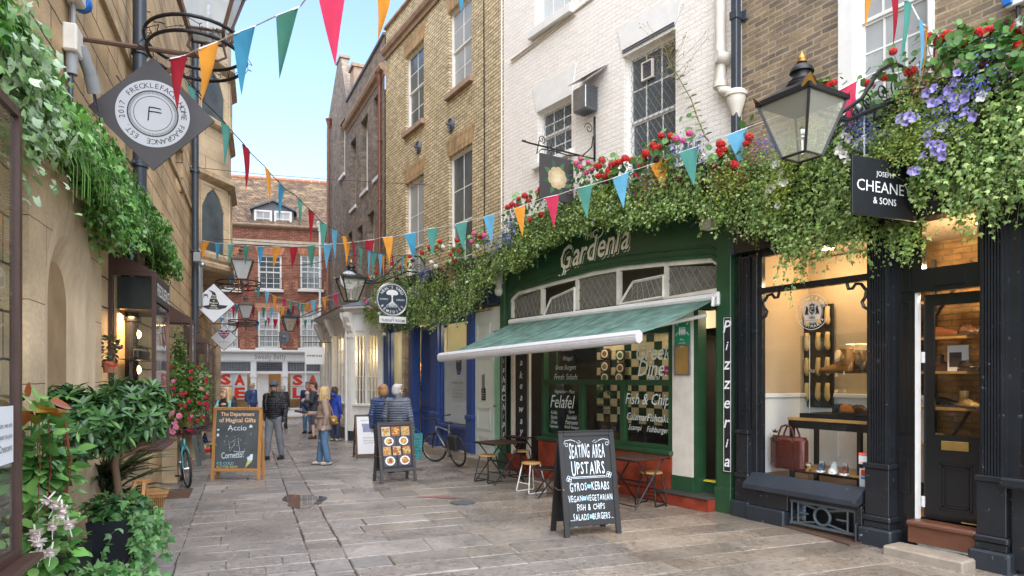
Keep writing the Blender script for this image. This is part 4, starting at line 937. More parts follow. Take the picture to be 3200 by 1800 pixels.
# roundel on the glass
s,z=R1.sz(2537,975,.0); f=MB(); f.ring((s,z),.215,.225,.006); f.ring((s,z),.145,.15,.006); f.disc((s,z),.135,.0065); 
ro=f.build('window_roundel',glass('frost',(.9,.9,.9),.3,1.4,.75,(.75,.72,.66)),wn)
f=MB(); f.ring((s,z),.15,.215,.004,mi=0); f.arc_text('CHEANEY & SONS',(s,z),.18,.036,.002,150,20,mi=1); f.arc_text('BOOTMAKER',(s,z),.18,.036,.002,215,325,inward=True,mi=1)
f.text('1886',s,z-.07,h=.035,y=.002,mi=2); f.text('MADE IN ENGLAND',s,z-.105,h=.014,y=.002,mi=2)
# heraldic supporters and shield
f.prism([(s-.035,z+.06),(s+.035,z+.06),(s+.035,z+.0),(s,z-.035),(s-.035,z+.0)],.001,.003,mi=2); f.text('C',s,z+.02,h=.05,y=-.001,mi=1)
for sx in (-1,1):
    f.prism([(s+sx*a,z+b) for a,b in ((.045,-.03),(.06,.0),(.05,.03),(.065,.07),(.085,.075),(.08,.05),(.095,.01),(.10,-.03),(.08,-.03),(.07,-.01),(.065,-.035))][::sx],.001,.003,mi=2)
for k in (-1,0,1): f.ell((s+k*.025,.002,z+.085+.01*(k==0)),(.012,.002,.018),8,5,mi=2)
f.build('roundel_lettering',[M['glass'],M['letter_white'],M['letter_black']],ro)
s,z=R1.sz(2422,1365,.0); f=MB(); f.text('e',s,z-.03,h=.085,y=.002,shear=.2,bold=.01); f.prism([(s-.035,z+.055),(s+.035,z+.055),(s+.045,z+.1),(s+.02,z+.075),(s,z+.11),(s-.02,z+.075),(s-.045,z+.1)],.001,.003); 
for k in range(4): f.prism([(s-.06,z-.05+.02*k),(s-.13+.02*k,z-.0+.03*k),(s-.06,z-.035+.02*k)],.001,.003)
f.build('window_emblem',M['letter_black'],wn)
# display inside the window ---------------------------------------------------
def stand(name,label,cat,s,d_,z,rz=0,group=None):
    o=thing(name,label,cat,R1.pt(s,d_,z),R1.ang+rz,group); return o
tx0,tx1=c(2520,.55)+.0,xw1-.02
o=stand('display_table','black framed display table with oak top inside the shoe shop window','table',tx0+.5,.42,.36)
w=tx1-tx0+.1
f=MB(); f.bbox(-.5,-.5+w,-.27,.33,.98,1.02,.004); f.build('table_top',M['oak'],o)
f=MB(); f.box(-.5,-.5+w,-.25,-.21,.88,.98); 
for x in (-.48,w-.56,w*.35): f.box(x,x+.05,-.25,-.20,0,.98); f.box(x,x+.05,.26,.31,0,.98)
f.box(-.48,w-.5,-.25,.31,.30,.33); f.build('leg',M['black_iron'],o)
f=MB(); f.bbox(-.46,w-.5,-.27,.31,.33,.36,.004); f.build('lower_shelf',M['oak'],o)
f=MB(); f.box(-.32,w-.5,-.26,.3,1.02,1.08); f.build('plinth',M['black_iron'],o)
o2=stand('glass_showcase','frameless glass showcase holding boots on the display table','showcase',tx0+.2,.42,1.445)
f=MB(); f.box(-.02,w-.22,-.25,-.245,0,1.0); f.box(-.02,-.015,-.245,.3,0,1.0); f.box(-.02,w-.22,-.24,.3,.5,.507); f.build('glass_panel',M['glass_white'] if False else M['glass'],o2)
f=MB(); f.tube([(.1,-.22,0),(.1,-.22,1.0)],.006,6); f.tube([(.1,-.22,.55),(.2,-.25,.53)],.018,8); f.build('spot_rod',M['chrome'],o2)
def shoe(parent,mat,sole='letter_white',L=.28,laces=None,ankle=0,name='upper'):
    f=MB(); secs=[(0,.034,.055,.075),(.04,.038,.06,.085),(.09,.036,.062,.082),(.14,.038,.06,.066),(.19,.044,.055,.048),(.235,.042,.05,.036),(.27,.026,.035,.026),(.282,.008,.02,.018)]
    vs=[];n=14
    for (x,w_,h0,h) in secs:
        for k in range(n):
            a=2*PI*k/n; cy=math.cos(a); sz=math.sin(a); vs.append((x*L/.28,cy*w_,.018+max(sz,0)*h+min(sz,0)*.012))
    fs=[(i*n+k,i*n+(k+1)%n,(i+1)*n+(k+1)%n,(i+1)*n+k) for i in range(len(secs)-1) for k in range(n)]+[tuple(range(n-1,-1,-1)),tuple(range(len(vs)-n,len(vs)))]
    f.add(vs,fs)
    if ankle: f.lathe([(.045,.06),(.043,.12),(.046,ankle-.01),(.044,ankle),(.036,ankle-.004),(.034,.10)],(.052*L/.28,0,0),14,sx=1.15,sy=.85)
    f.build(name,mat,parent,smooth=True)
    f=MB(); pts=[(x*L/.28,w_*1.06) for (x,w_,_,_) in secs]; poly=pts+[(x,-y) for x,y in pts[::-1]]; f.extr([(a,b) for a,b in poly],'z',0,.02)
    f.build('sole',M[sole],parent)
    f=MB(); 
    for k in range(4): x=(.105+.022*k)*L/.28; f.tube([(x,-.022,.018+.074-.011*k),(x,0,.018+.083-.012*k),(x,.022,.018+.074-.011*k)],.0035,5)
    f.build('laces',laces or M[sole],parent)
def mk(col,r=.25): return plain('leather%g_%g_%g'%col,col,r,.3,14)
for i,(px,py,col,lab,sol,rz) in enumerate(((2566,1400,(.075,.10,.14),'grey suede trainer with white sole, left of three in the shop window','letter_white',-60),(2605,1405,(.72,.74,.74),'plain white leather trainer between the grey and brown ones','letter_white',-62),(2637,1408,(.16,.045,.025),'brown leather trainer with white sole, right of three in the window','letter_white',-60))):
    s=R1.s(px,.25); o=stand('trainer',lab,'shoe',s,.28,.725,R(rz),'trainers on the lower shelf'); shoe(o,mk(col,.5),sol); o.scale=(1.2,)*3
for (px,dd,z,rz,col,lab,ank) in ((2600,.22,1.45,-12,(.03,.045,.065),'navy leather brogue at the back of the display table top',0),(2622,.10,1.45,-8,(.52,.16,.03),'tan monk strap shoe at the front of the display table top',0),(2708,.2,1.45,10,(.26,.12,.045),'brown suede shoe at the right end of the display table top',0),(2660,.30,1.955,185,(.36,.15,.035),'shiny chestnut boot standing in the glass showcase',.2),(2662,.08,1.45,-20,(.08,.03,.02),'dark brown lace-up shoe between the tan and suede shoes on the display table',0),(2700,.34,1.955,170,(.05,.04,.035),'black ankle boot at the right end of the glass showcase shelf',.18)):
    s=R1.s(px,dd); o=stand('leather_shoe',lab,'shoe',s-.1,dd+.2,z,R(rz)); shoe(o,mk(col,.2),'dark_wood',ankle=ank); o.scale=(1.6,)*3 if ank else (1.2,)*3
# briefcase
s,z=R1.sz(2464,1465,.14); o=stand('briefcase','oxblood leather briefcase with rolled handles at the left of the shoe shop window','briefcase',s-.02,.19,z-.01,R(-8)); o.scale=(1.4,1.2,1.4); leather=mk((.16,.03,.022),.28)
f=MB(); f.bbox(-.21,.21,-.07,.05,0,.31,.03); f.build('bag_body',leather,o,auto=50)
f=MB(); 
for x in (-.1,.1): f.box(x-.012,x+.012,-.074,-.070,.0,.31)
f.box(-.21,.21,-.01,-.004,.308,.314); f.build('strap',mk((.10,.02,.016),.3),o)
for y in (-.05,.03):
    f=MB(); f.tube([(-.10,y,.27),(-.095,y,.33),(-.06,y,.40),(0,y,.42),(.06,y,.40),(.095,y,.33),(.10,y,.27)],.010,8); f.build('handle',leather,o,smooth=True)
f=MB()
for x in (-.1,.1): f.tube([(x-.015,-.077,.27),(x+.015,-.077,.27)],.006,6); f.tube([(x+math.cos(2*PI*i/10)*.015,-.078,.285+math.sin(2*PI*i/10)*.015) for i in range(10)],.003,5,closed=True)
f.build('buckle',M['brass'],o)
# polish tins
for k,(dx,col) in enumerate(((0,(.45,.08,.03)),(.06,(.55,.3,.1)),(.02,(.6,.55,.5)))):
    o=stand('polish_tin',['brown polish tin, lowest of the small pile beside the briefcase','amber polish tin in the middle of the small pile by the briefcase','pale polish tin on top of the small pile by the briefcase'][k],'tin',s+.30+dx*.5,.12,z+.0+.04*k); f=MB(); f.lathe([(.035,0),(.035,.03)],n=20); f.build('tin',plain('tin%d'%k,col,.25),o); f=MB(); f.lathe([(.037,.02),(.037,.036),(.03,.038)],n=20); f.build('lid',M['brass'],o)
# board with wooden lasts
bx0,by1=R1.sz(2472,1265,1.0); bx1=R1.s(2596,1.0); o=stand('lasts_board','black board hung with pale wooden shoe lasts on the wall inside the window','display board',bx0,1.05,0)
zb0,zb1=R1.z(2472,1270,1.0),R1.z(2472,960,1.0)
f=MB(); f.bbox(0,bx1-bx0,0,.03,zb0,zb1,.005); f.build('board',M['black_iron'],o)
wl=plain('last_wood',(.62,.42,.17),.4,.2,8); nl=0
for r in range(4):
    for k in range(4):
        x=(bx1-bx0)*(.16+.225*k+(.06 if k>1 else 0)); z=zb1-.14-(zb1-zb0)*.245*r
        f=MB(); f.tube([(x,-.02,z+.10),(x,-.03,z+.05),(x+.0,-.035,z-.02),(x,-.03,z-.08),(x+.005,-.025,z-.13),(x+.008,-.02,z-.155)],1,10,rads=[.03,.033,.036,.042,.03,.006]); f.build('shoe_last',wl,o,smooth=True)
# shelving seen through the door
o=stand('shoe_shelving','tall black framed shelving with oak shelves of shoes seen through the door glass','shelving',1.93,.80,.36)
f=MB(); 
for x in (0,.75,1.5): f.box(x,x+.04,0,.04,0,3.0); f.box(x,x+.04,.36,.40,0,3.0)
f.tube([(.08,.3,.5),(.55,.3,1.3)],.02,6); f.tube([(.08,.3,2.3),(.5,.3,2.9)],.02,6); f.build('upright',M['black_iron'],o)
f=MB()
for z in (.72,1.16,1.585,1.99,2.42): f.box(-.03,1.55,-.02,.40,z,z+.03)
f.build('shelf',M['oak'],o)
k=0
cols=[(.03,.02,.018),(.35,.13,.03),(.12,.05,.025),(.5,.32,.12),(.2,.07,.03)]
for z in (.75,1.19,1.615,2.02):
    for i in range(4):
        k+=1; col=cols[(k*3)%5]; so_=stand('shelf_shoe','%s leather shoe number %d on the shelving'%('x',k),'shoe',2.05+.33*i,.93,.36+z,R([-20,15,-35,170][(k)%4]),'shoes on the shelving behind the door'); so_['label']='polished leather shoe on the shelving seen through the shoe shop door'; shoe(so_,mk(col,.2),'dark_wood',ankle=.16 if k%3==0 else 0); so_.scale=(1.25,)*3
o=stand('show_card','white show card with a picture leaning on a shelf behind the door','card',2.36,.90,1.975,R(5)); f=MB(); f.box(-.11,.11,0,.006,0,.30); f.build('card',M['sign_white'],o); f=MB(); f.box(-.09,.04,-.003,-.001,.05,.22); f.build('picture',M['dark_wood'],o)
# stickers low in window
o=stand('window_sticker','red and white security sticker on the lower right of the shop window','sticker',R1.s(2697,0),.003,R1.z(2697,1432)); f=MB(); f.box(-.055,.055,0,.002,-.07,.03); f.build('backing',M['sign_white'],o); f=MB(); f.box(-.055,.055,-.002,-.0005,.031,.065); f.box(-.045,.045,-.002,-.0005,-.055,-.05); f.build('band',M['sale_red'],o); f=MB(); f.text('PROTECTED BY',0,.048,w=.09,h=.014,y=-.003); f.build('lettering',M['letter_white'],o)
o=stand('window_leaflet','white leaflet with red and blue blocks standing at the window corner','leaflet',R1.s(2702,.05),.06,sillz+.0,0); f=MB(); f.box(-.07,.06,0,.003,0,.22); f.build('sheet',M['sign_white'],o); f=MB(); f.box(-.05,.06,-.002,-.0005,.13,.2); f.build('red_block',M['sale_red'],o); f=MB(); f.box(-.05,.06,-.002,-.0005,.09,.12); f.build('blue_block',plain('bluei',(.05,.25,.6)),o)
# ================= green cafe (R2)
g=R2.s; gz=R2.z; L2=R2.L
e=R2.thing('green_cafe_front','dark green cafe shopfront with arched leaded fanlights and cream painted lettering','shopfront')
def gp(px,py,d=0): return R2.sz(px,py,d)
# fascia and arch
arch=[gp(1600,935),gp(1622,912),gp(1735,880),gp(1860,848),gp(1950,832),gp(2060,820),gp(2230,806),gp(2258,826)]
arch=[(a,b) for a,b in arch]; x0,x1=arch[0][0],arch[-1][0]; ztop=4.9
f=MB()
for i in range(len(arch)-1):
    (a,b),(c_,d_)=arch[i],arch[i+1]; f.add([(a,-.05,b),(c_,-.05,d_),(c_,-.05,ztop),(a,-.05,ztop)],[(0,1,2,3)]); f.add([(a,-.05,b),(a,.08,b),(c_,.08,d_),(c_,-.05,d_)],[(0,1,2,3)])
n=16
f.box(0,x0,-.05,.1,3.0,ztop); f.box(x1,L2,-.05,.1,3.0,ztop)
f.build('fascia',M['green_paint'],e)
f=MB()
for i in range(22):
    x=.2+i*.26; f.box(x,x+.012,-.0535,-.05,max(4.15,0),ztop)
f.build('board_grooves',M['green_dark'],e)
f=MB(); 
for k,(off,r) in enumerate(((0.03,.035),(.16,.012))):
    f.tube([(a,-.06,b+off) for a,b in arch],r,8)
f.build('arch_moulding',M['green_paint'],e)
# pilasters
def gpil(xa,xb,z1=4.2,y=-.12):
    f=MB(); f.bbox(xa,xb,y,.1,0,z1,.01); f.bbox(xa-.02,xb+.02,y-.03,.08,0,.35,.01); f.bbox(xa-.03,xb+.03,y-.04,.06,z1-.05,z1+.08,.02); return f.build('pilaster',M['green_paint'],e)
pA=(g(1575),g(1592)); pB=(g(2252),g(2303)); gpil(0.02,.20); gpil(g(2255),g(2300)); 
f=MB(); f.box(g(2302),L2+.03,-.05,.1,0,4.3); f.build('edge_post',M['black_paint'],e)
# fanlight frame
zb=[gp(1600,1015),gp(2258,905)]; zbot=lambda x: zb[0][1]+(zb[1][1]-zb[0][1])*(x-zb[0][0])/(zb[1][0]-zb[0][0])
def ztop_(x):
    for i in range(len(arch)-1):
        if arch[i][0]<=x<=arch[i+1][0]: 
            u=(x-arch[i][0])/(arch[i+1][0]-arch[i][0]); return arch[i][1]*(1-u)+arch[i+1][1]*u
    return arch[-1][1]
f=MB(); divs=[g(p) for p in (1604,1697,1806,1935,2085,2252)]; zbm=min(zbot(x0),zbot(x1))

ys=-.03
for a,b in zip(arch[:-1],arch[1:]): f.add([(a[0],ys,a[1]-.07),(b[0],ys,b[1]-.07),(b[0],ys,b[1]),(a[0],ys,a[1]),(a[0],.03,a[1]-.07),(b[0],.03,b[1]-.07)],[(0,1,2,3),(4,5,1,0)])
f.add([(x0,ys,zbot(x0)-.05),(x1,ys,zbot(x1)-.05),(x1,ys,zbot(x1)+.03),(x0,ys,zbot(x0)+.03),(x0,.04,zbot(x0)+.03),(x1,.04,zbot(x1)+.03)],[(0,1,2,3),(3,2,5,4)])
for x in divs: f.box(x-.035,x+.035,ys-.003,.04,zbot(x)+.02,ztop_(x)-.05)
fl=f.build('fanlight_frame',M['off_white'],e)
def lattice(par,pts,y,mat='lead_grey'):
    """diamond leading clipped to the quad pts (bl,br,tr,tl) given in (x,z)"""
    l=MB(); bl,br,tr,tl=[Vector((p[0],0,p[1])) for p in pts]
    n=max(3,int((br-bl).length/.125)); m_=max(2,int((tl-bl).length/.19))
    def q(u,v): a=bl.lerp(br,u); b=tl.lerp(tr,u); return a.lerp(b,v)
    for i in range(-m_,n+m_):
        for sg in (1,-1):
            u0=i/n; u1=(i+sg*m_)/n; v0,v1=0,1
            if u0<0 : v0=(0-u0)/(u1-u0) if u1!=u0 else 0
            if u0>1 : v0=(1-u0)/(u1-u0)
            if u1<0 : v1=(0-u0)/(u1-u0)
            if u1>1 : v1=(1-u0)/(u1-u0)
            if v1-v0<.03 or v0<-.01 or v1>1.01: continue
            a=q(u0+(u1-u0)*v0,v0); b=q(u0+(u1-u0)*v1,v1); a.y=b.y=y; l.tube([a,b],.007,4)
    l.build('lead_lattice',M['lead_grey'],par); f=MB(); f.add([(p[0],y+.012,p[1]) for p in pts],[(0,1,2,3)]); f.build('leaded_pane',M['pane_lead'],par)
M['lead_grey']=plain('lead_grey',(.20,.20,.19),.5,.2,20)
for i in range(5):
    a,b=divs[i]+.035,divs[i+1]-.035
    if i in (1,3):   # hopper lights tilted open
        dx=.16+.05*(i==3); pts=[(a+.02,zbot(a)+.03),(b,zbot(b)+.03),(b,ztop_(b)-.22),(a+dx+.12,ztop_(a)-.30)]
        o=MB(); w_=.04
        for p,q in zip(pts,pts[1:]+pts[:1]): o.tube([(p[0],-.05,p[1]),(q[0],-.05,q[1])],.024,4)
        h=o.build('open_light',M['off_white'],fl); lattice(fl,pts,-.045)
    else:
        pts=[(a,zbot(a)+.03),(b,zbot(b)+.03),(b,ztop_(b)-.07),(a,ztop_(a)-.07)]; lattice(fl,pts,-.0)
f=MB(); f.box(0,L2,.9,.95,2.7,4.4); f.build('interior_wall',M['plaster'],e)
# lettering
s,z=gp(1850,770,-.05); 
f=MB(); s1,z1=gp(1855,792,-.05); wd=g(1962,-.05)-g(1750,-.05)
# script-like italic lettering, each letter overlapping its neighbour, with an offset outline
def script(mb,y,dx,dz,mi,bold):
    xs=0; word='Gardenia'; widths=[]
    for ch in word:
        b=glyphs(ch,.35,bold)[2]; widths.append(b[1]-b[0])
    tot=sum(widths); sc=wd/tot
    x=s1-wd/2
    for ch,w_ in zip(word,widths):
        b=glyphs(ch,.35,bold)[2]; vs,fs,_=glyphs(ch,.35,bold); hs=1.35
        rise=(x-(s1-wd/2))/wd*.14
        y-=.0004; mb.add([(x+(v[0]-b[0])*sc+dx,y,z1-.17+rise+v[1]*sc*hs+dz) for v in vs],fs,mi); x+=w_*sc
    # tail on the capital and curl over the d
    mb.tube([(s1-wd/2-.05+dx,y,z1-.27+dz),(s1-wd/2+.02+dx,y,z1-.31+dz),(s1-wd/2+.09+dx,y,z1-.22+dz),(s1-wd/2+.11+dx,y,z1-.12+dz)],.014,5,mi)
f=MB(); script(f,-.055,.022,-.032,1,.022); script(f,-.059,.014,-.021,0,.026); script(f,-.066,0,0,2,.01)
f.text('THE',s1-.12,z1+.33,h=.10,y=-.06,bold=.03,mi=2)
cx_,cz_=s1+.10,z1+.35
f.tube([(cx_+math.cos(t)*(.03+.02*t),-.062,cz_+math.sin(t)*(.03+.014*t)) for t in [k*.35 for k in range(26)]],.009,5,mi=2)
f.build('painted_lettering',[M['green_dark'],M['letter_cream'],M['letter_cream']],e)
# main window
wx0,wx1=g(1700),g(2108); wzb=gz(1702,1362); wzt=2.95; midz=gz(1702,1193)
f=MB(); fw=.07
f.box(wx0,wx0+fw,-.06,.06,wzb,wzt); f.box(wx1-fw,wx1,-.06,.06,wzb,wzt); f.box(wx0+fw,wx1-fw,-.06,.06,wzb,wzb+fw); f.box(wx0+fw,wx1-fw,-.05,.05,midz-.045,midz+.045); f.bbox(wx0-.05,wx1+.05,-.16,.05,wzb-.07,wzb,.015)
for px in (1820,1950): x=g(px); f.box(x-.045,x+.045,-.05,.05,wzb+fw,midz-.045)
f.box(wx0,wx1,-.06,.06,wzt-.35,wzt)
wf=f.build('window_frame',M['green_paint'],e); f=MB(); f.box(wx0+fw,wx1-fw,.0,.006,wzb+fw,wzt-.35); f.build('pane',M['glass'],wf)
def wtext(txt,px,py,h,shear=.3,mat='etch',bold=0,narrow=.8,par=wf,nm='window_lettering'):
    s,z=gp(px,py,0); f=MB(); f.text(txt,s,z,h=h,y=-.006,shear=shear,bold=bold,narrow=narrow); return f.build(nm,M[mat],par)
wtext('Greek',2043,1100,.26);wtext('Diner',2045,1150,.26);wtext('Halal',2042,1180,.12)
wtext('Kebabs!',1770,1088,.11);wtext('Wraps!',1775,1122,.11);wtext('Great Burgers',1768,1150,.12);wtext('Fresh Salads',1768,1178,.12)
wtext('Felafel',1758,1255,.24);wtext('Vegetarian ~ Meat',1765,1225,.09)
for i,tx in enumerate(('Gyros','Souvlaki','Pastroumi','Greek Sausages')): wtext(tx,1787,1288+i*16,.075)
for i,tx in enumerate(('Kofte','Salads','Olives','Vegetarian')): wtext(tx,1732,1288+i*15,.07)
wtext('Fish & Chips',2028,1253,.24); wtext('Calamari',1993,1302,.12);wtext('Fishcakes',2062,1307,.12);wtext('Scampi',1985,1338,.12);wtext('Fishburgers',2058,1346,.12)
s,z=gp(1886,1245); f=MB(); f.arc_text('GARDENIA',(s,z-.05),.22,.12,-.007,150,30,bold=.02,mi=0); f.text('CAMBRIDGE',s,z-.12,h=.06,y=-.007,bold=.01,mi=1); f.text('UNIVERSITY',s,z-.21,h=.06,y=-.007,bold=.01,mi=1); f.text('SINCE',s,z+.0,h=.05,y=-.007,mi=0); f.build('window_emblem',[M['green_paint'],M['letter_black']],wf)
o=thing('pink_sticker','round magenta sticker on the cafe window beside the word Diner','sticker',R2.pt(g(2086),-.012,gz(2086,1157)),R2.ang); f=MB(); f.disc((0,0),.07,0,rx=.055); f.build('disc',plain('magenta',(.55,.02,.20),.4),o); f=MB(); f.box(-.03,.03,-.002,-.0005,-.01,0); f.build('print',M['letter_white'],o)
# tiled stall riser, step
f=MB(); f.box(wx0-.05,wx1+.02,-.10,.1,.16,wzb-.07); f.box(.2,.9,-.10,.1,0,.35); f.build('tiled_riser',M['red_tile'],e); f=MB(); f.box(wx0-.1,wx1+.1,-.2,.05,0,.15); f.bbox(.9,wx0-.1,-.16,.8,0,.12,.01); f.build('plinth_tile',M['red_tile'],e)
f=MB()
for i in range(7): f.box(wx0+1.05+i*.05,wx0+1.08+i*.05,-.108,-.10,.42,.66)
f.build('air_brick',M['rust'],e)
f=MB(); f.box(g(2112),g(2176),-.08,.1,.42,2.95); f.build('white_pillar',M['cream_paint'],e); f=MB(); f.box(g(2110),g(2178),-.10,.1,.15,.42); f.build('pillar_base',M['green_paint'],e)
f=MB(); f.box(g(2176),g(2190),-.06,.12,.15,2.95); f.box(g(2245),g(2256),-.06,.12,.15,2.95); f.box(g(2176),g(2256),-.06,.12,2.9,3.05); f.build('door_frame',M['green_paint'],e)
f=MB(); f.box(0,L2,-.05,.12,2.9,3.12); f.build('lintel',M['green_dark'],e)
f=MB(); f.box(g(2100),g(2256),-.30,.1,0,.17); f.build('red_step',M['red_tile'],e); f=MB(); f.bbox(g(2098),g(2256),-.33,.1,.17,.20,.008); f.build('step_tread',M['interior_dark'],e); f=MB(); f.box(g(2180),g(2256),.1,.7,.2,.36); f.build('inner_step',M['green_paint'],e); f=MB(); f.box(g(2180),g(2256),.06,.14,.365,.385); f.build('step_nosing',plain('yellow_strip',(.75,.6,.05),.5),e)
# interior
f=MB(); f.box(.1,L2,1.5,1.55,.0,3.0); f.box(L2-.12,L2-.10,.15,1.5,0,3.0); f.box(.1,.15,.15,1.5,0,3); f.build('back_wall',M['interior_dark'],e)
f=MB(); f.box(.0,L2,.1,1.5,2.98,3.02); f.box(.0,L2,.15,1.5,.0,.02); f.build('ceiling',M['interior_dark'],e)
chk=MB(); tw=.19
for r in range(11):
    for i in range(12):
        x=wx0+.35+i*tw+ (0 if r%2 else 0); z=1.05+r*.15
        if x>wx1+.2: continue
        chk.cur=(i+r)%2 if r<8 else (0 if not (i+r)%4==1 else 1); chk.box(x,x+tw-.006,1.05,1.06,z,z+.145)
chk.build('checker_tiles',[plain('tile_cream',(.62,.52,.33),.2,.15,8),plain('tile_green',(.02,.045,.03),.15,.3,8)],e)
for i,(px,py) in enumerate(((1880,1105),(1928,1110),(1880,1145),(1928,1150),(1880,1180),(1925,1180))):
    s,z=gp(px,py,.9); f=MB(); f.box(s-.12,s+.12,.98,1.0,z-.10,z+.10); o=f.build('food_picture',M['dark_wood'],e); f=MB(); f.disc((s,z),.08,.975,rx=.09,mi=0); f.disc((s,z),.055,.972,rx=.065,mi=1); f.build('plate',[M['letter_white'],plain('food%d'%(i%3),[(.3,.12,.03),(.12,.2,.03),(.4,.25,.08)][i%3],.6,.6,40)],o)
f=MB(); f.box(g(2190),g(2256),1.2,1.25,2.1,2.85); o=f.build('menu_board',M['pine'],e); f=MB(); f.box(g(2190)+.08,g(2250),1.185,1.198,2.15,2.8); o2=f.build('menu_panel',M['interior_dark'],o)
f=MB()
for i in range(12): f.text(['Cod','Haddock','Gyros','Burger'][i%4],g(2205)+.12,2.72-i*.045,h=.03,y=1.18); f.text('%d.%d0'%(3+i%5,i%9),g(2245)-.0,2.72-i*.045,h=.03,y=1.18)
f.build('menu_lettering',M['chalk_orange'],o)
f=MB(); f.bbox(g(2190),g(2300),.9,1.4,.0,1.25,.01); f.box(g(2190),g(2300),1.0,1.4,1.5,1.6); f.build('counter',M['steel'],e)
for i in range(3):
    o=R2.thing('food_box',['lowest','middle','topmost'][i]+' green plastic tray on the steel counter behind the cafe door','tray',g(2215),1.1,1.6+i*.06,group=None); f=MB(); f.bbox(-.2,.2,-.1,.1,0,.05,.008); f.build('tray',plain('bright_green',(.12,.6,.08),.4),o); f=MB(); f.box(-.21,.21,-.11,.11,.045,.055); f.build('rim',plain('bright_green',(.12,.6,.08)),o)
# stacked white chairs just inside
for i in range(5):
    o=R2.thing('stacking_chair',['lowest','second','third','fourth','topmost'][i]+' white tubular chair frame in the stack inside the cafe doorway','chair',g(2213),.62,.38+i*.09,group='white chairs stacked inside the cafe door'); f=MB(); f.tube([(-.18,-.15,0),(-.2,-.12,.38),(-.2,.2,.42),(.2,.2,.42),(.2,-.12,.38),(.18,-.15,0)],.012,6); f.build('frame',M['white_metal'],o); f=MB(); f.tube([(-.2,.2,.42),(-.2,.24,.75),(.2,.24,.75),(.2,.2,.42)],.012,6); f.build('back_frame',M['white_metal'],o)
# fire assembly sign, menu case
o=thing('assembly_sign','green and white fire assembly point sign on the white pillar','sign',R2.pt(g(2145),-.085,gz(2145,1048)),R2.ang); f=MB(); f.box(-.15,.15,-.01,0,-.24,.24); f.build('sign_plate',plain('safety_green',(.02,.25,.12),.4,.08),o)
f=MB(); 
for i,tx in enumerate(('Fire','assembly','point')): f.text(tx,0,-.065-i*.055,h=.035,y=-.013,bold=.01)
for x in (-.05,-.017,.017,.05): f.prism([(x-.014,.05),(x-.006,.0),(x+.006,.0),(x+.014,.05),(x+.012,.09),(x-.012,.09)],-.013,-.011); f.disc((x,.107),.013,-.013,12)
for a in (1,-1):
    for b in (1,-1): f.prism([(a*.10,.095+b*.07),(a*.075,.095+b*.07),(a*.10,.095+b*.045)][::a*b],-.013,-.011); f.prism([(a*.13,.095+b*.10),(a*.122,.095+b*.104),(a*.088,.095+b*.066),(a*.096,.095+b*.06)][::a*b],-.013,-.011)
f.build('pictogram',M['letter_white'],o)
o=thing('menu_case','small metal framed notice case with faded orange sheet on the white pillar','notice case',R2.pt(g(2146),-.085,gz(2146,1125)),R2.ang); f=MB(); f.box(-.15,-.13,-.03,0,-.23,.23);f.box(.13,.15,-.03,0,-.23,.23);f.box(-.13,.13,-.03,0,-.23,-.21);f.box(-.13,.13,-.03,0,.21,.23); f.build('frame',M['steel'],o); f=MB(); f.box(-.13,.13,-.012,0,-.21,.21); f.build('sheet',plain('faded_orange',(.36,.20,.05),.6),o)
# vertical boards
def vboard(px0,px1,py0,py1,word,label,d=-.13,h=.15):
    a,b=g(px0,d),g(px1,d); z1=gz((px0+px1)/2,py0,d); z0=gz((px0+px1)/2,py1,d); o=thing('name_board',label,'sign',R2.pt((a+b)/2,d,(z0+z1)/2),R2.ang); w=(b-a)/2; H=(z1-z0)/2
    f=MB(); f.bbox(-w,w,-.02,0,-H,H,.003); f.build('board',M['sign_black'],o); f=MB(); q=.012
    for x in (-w+q,w-q-.006): f.box(x,x+.006,-.023,-.0205,-H+q,H-q)
    for z in (-H+q,H-q-.006): f.box(-w+q+.006,w-q-.006,-.023,-.0205,z,z+.006)
    f.build('border_line',M['letter_white'],o); f=MB(); n=len(word)
    for i,ch in enumerate(word):
        vs,fs,bb=glyphs(ch,.25,.01); hh=glyphs('x',0,0)[2][3]; sc=h/.72*1.0; sc=(2*H/n)*.80/.72 if False else h
        z=H-(2*H)*(i+.5)/n; f.text(ch,0,z,h=(h if (ch.isupper() or ch in 'kylfhtdp&') else h*.68)*1.0,y=-.024,shear=.25,bold=.01)
    f.build('lettering',M['letter_white'],o); return o
vboard(2262,2289,990,1476,'Pizzeria','tall black vertical board lettered Pizzeria on the right green pilaster',h=.17)
vboard(1612,1652,1080,1372,'Takeaway','tall black vertical board lettered Takeaway beside the dark cafe side door',d=-.06,h=.145)
vboard(1570,1584,1085,1372,'Fish&Chips','narrow black vertical board lettered Fish and Chips on the left green pilaster',h=.13)
f=MB(); f.box(g(1604),g(1612),-.06,.0,.3,2.9); f.box(g(1652),g(1660),-.06,.0,.3,2.9); f.build('cream_trim',M['cream_paint'],e); f=MB(); f.box(g(1660),g(1700),.3,.35,.1,2.9); f.box(g(1592),g(1604),-.06,.05,.1,2.9); f.build('side_door',M['green_dark'],e)
for s_,d_,z_,en in ((wx0+.8,.5,2.8,9),(wx1-.5,.6,2.8,11),(g(2215),.7,2.85,14)):
    pl=bpy.data.lights.new('cafe_light','POINT'); pl.energy=en*.55; pl.color=(1,.8,.55); pl.shadow_soft_size=.1; po=bpy.data.objects.new('cafe_light',pl); COL.objects.link(po); po.location=R2.pt(s_,d_,z_)
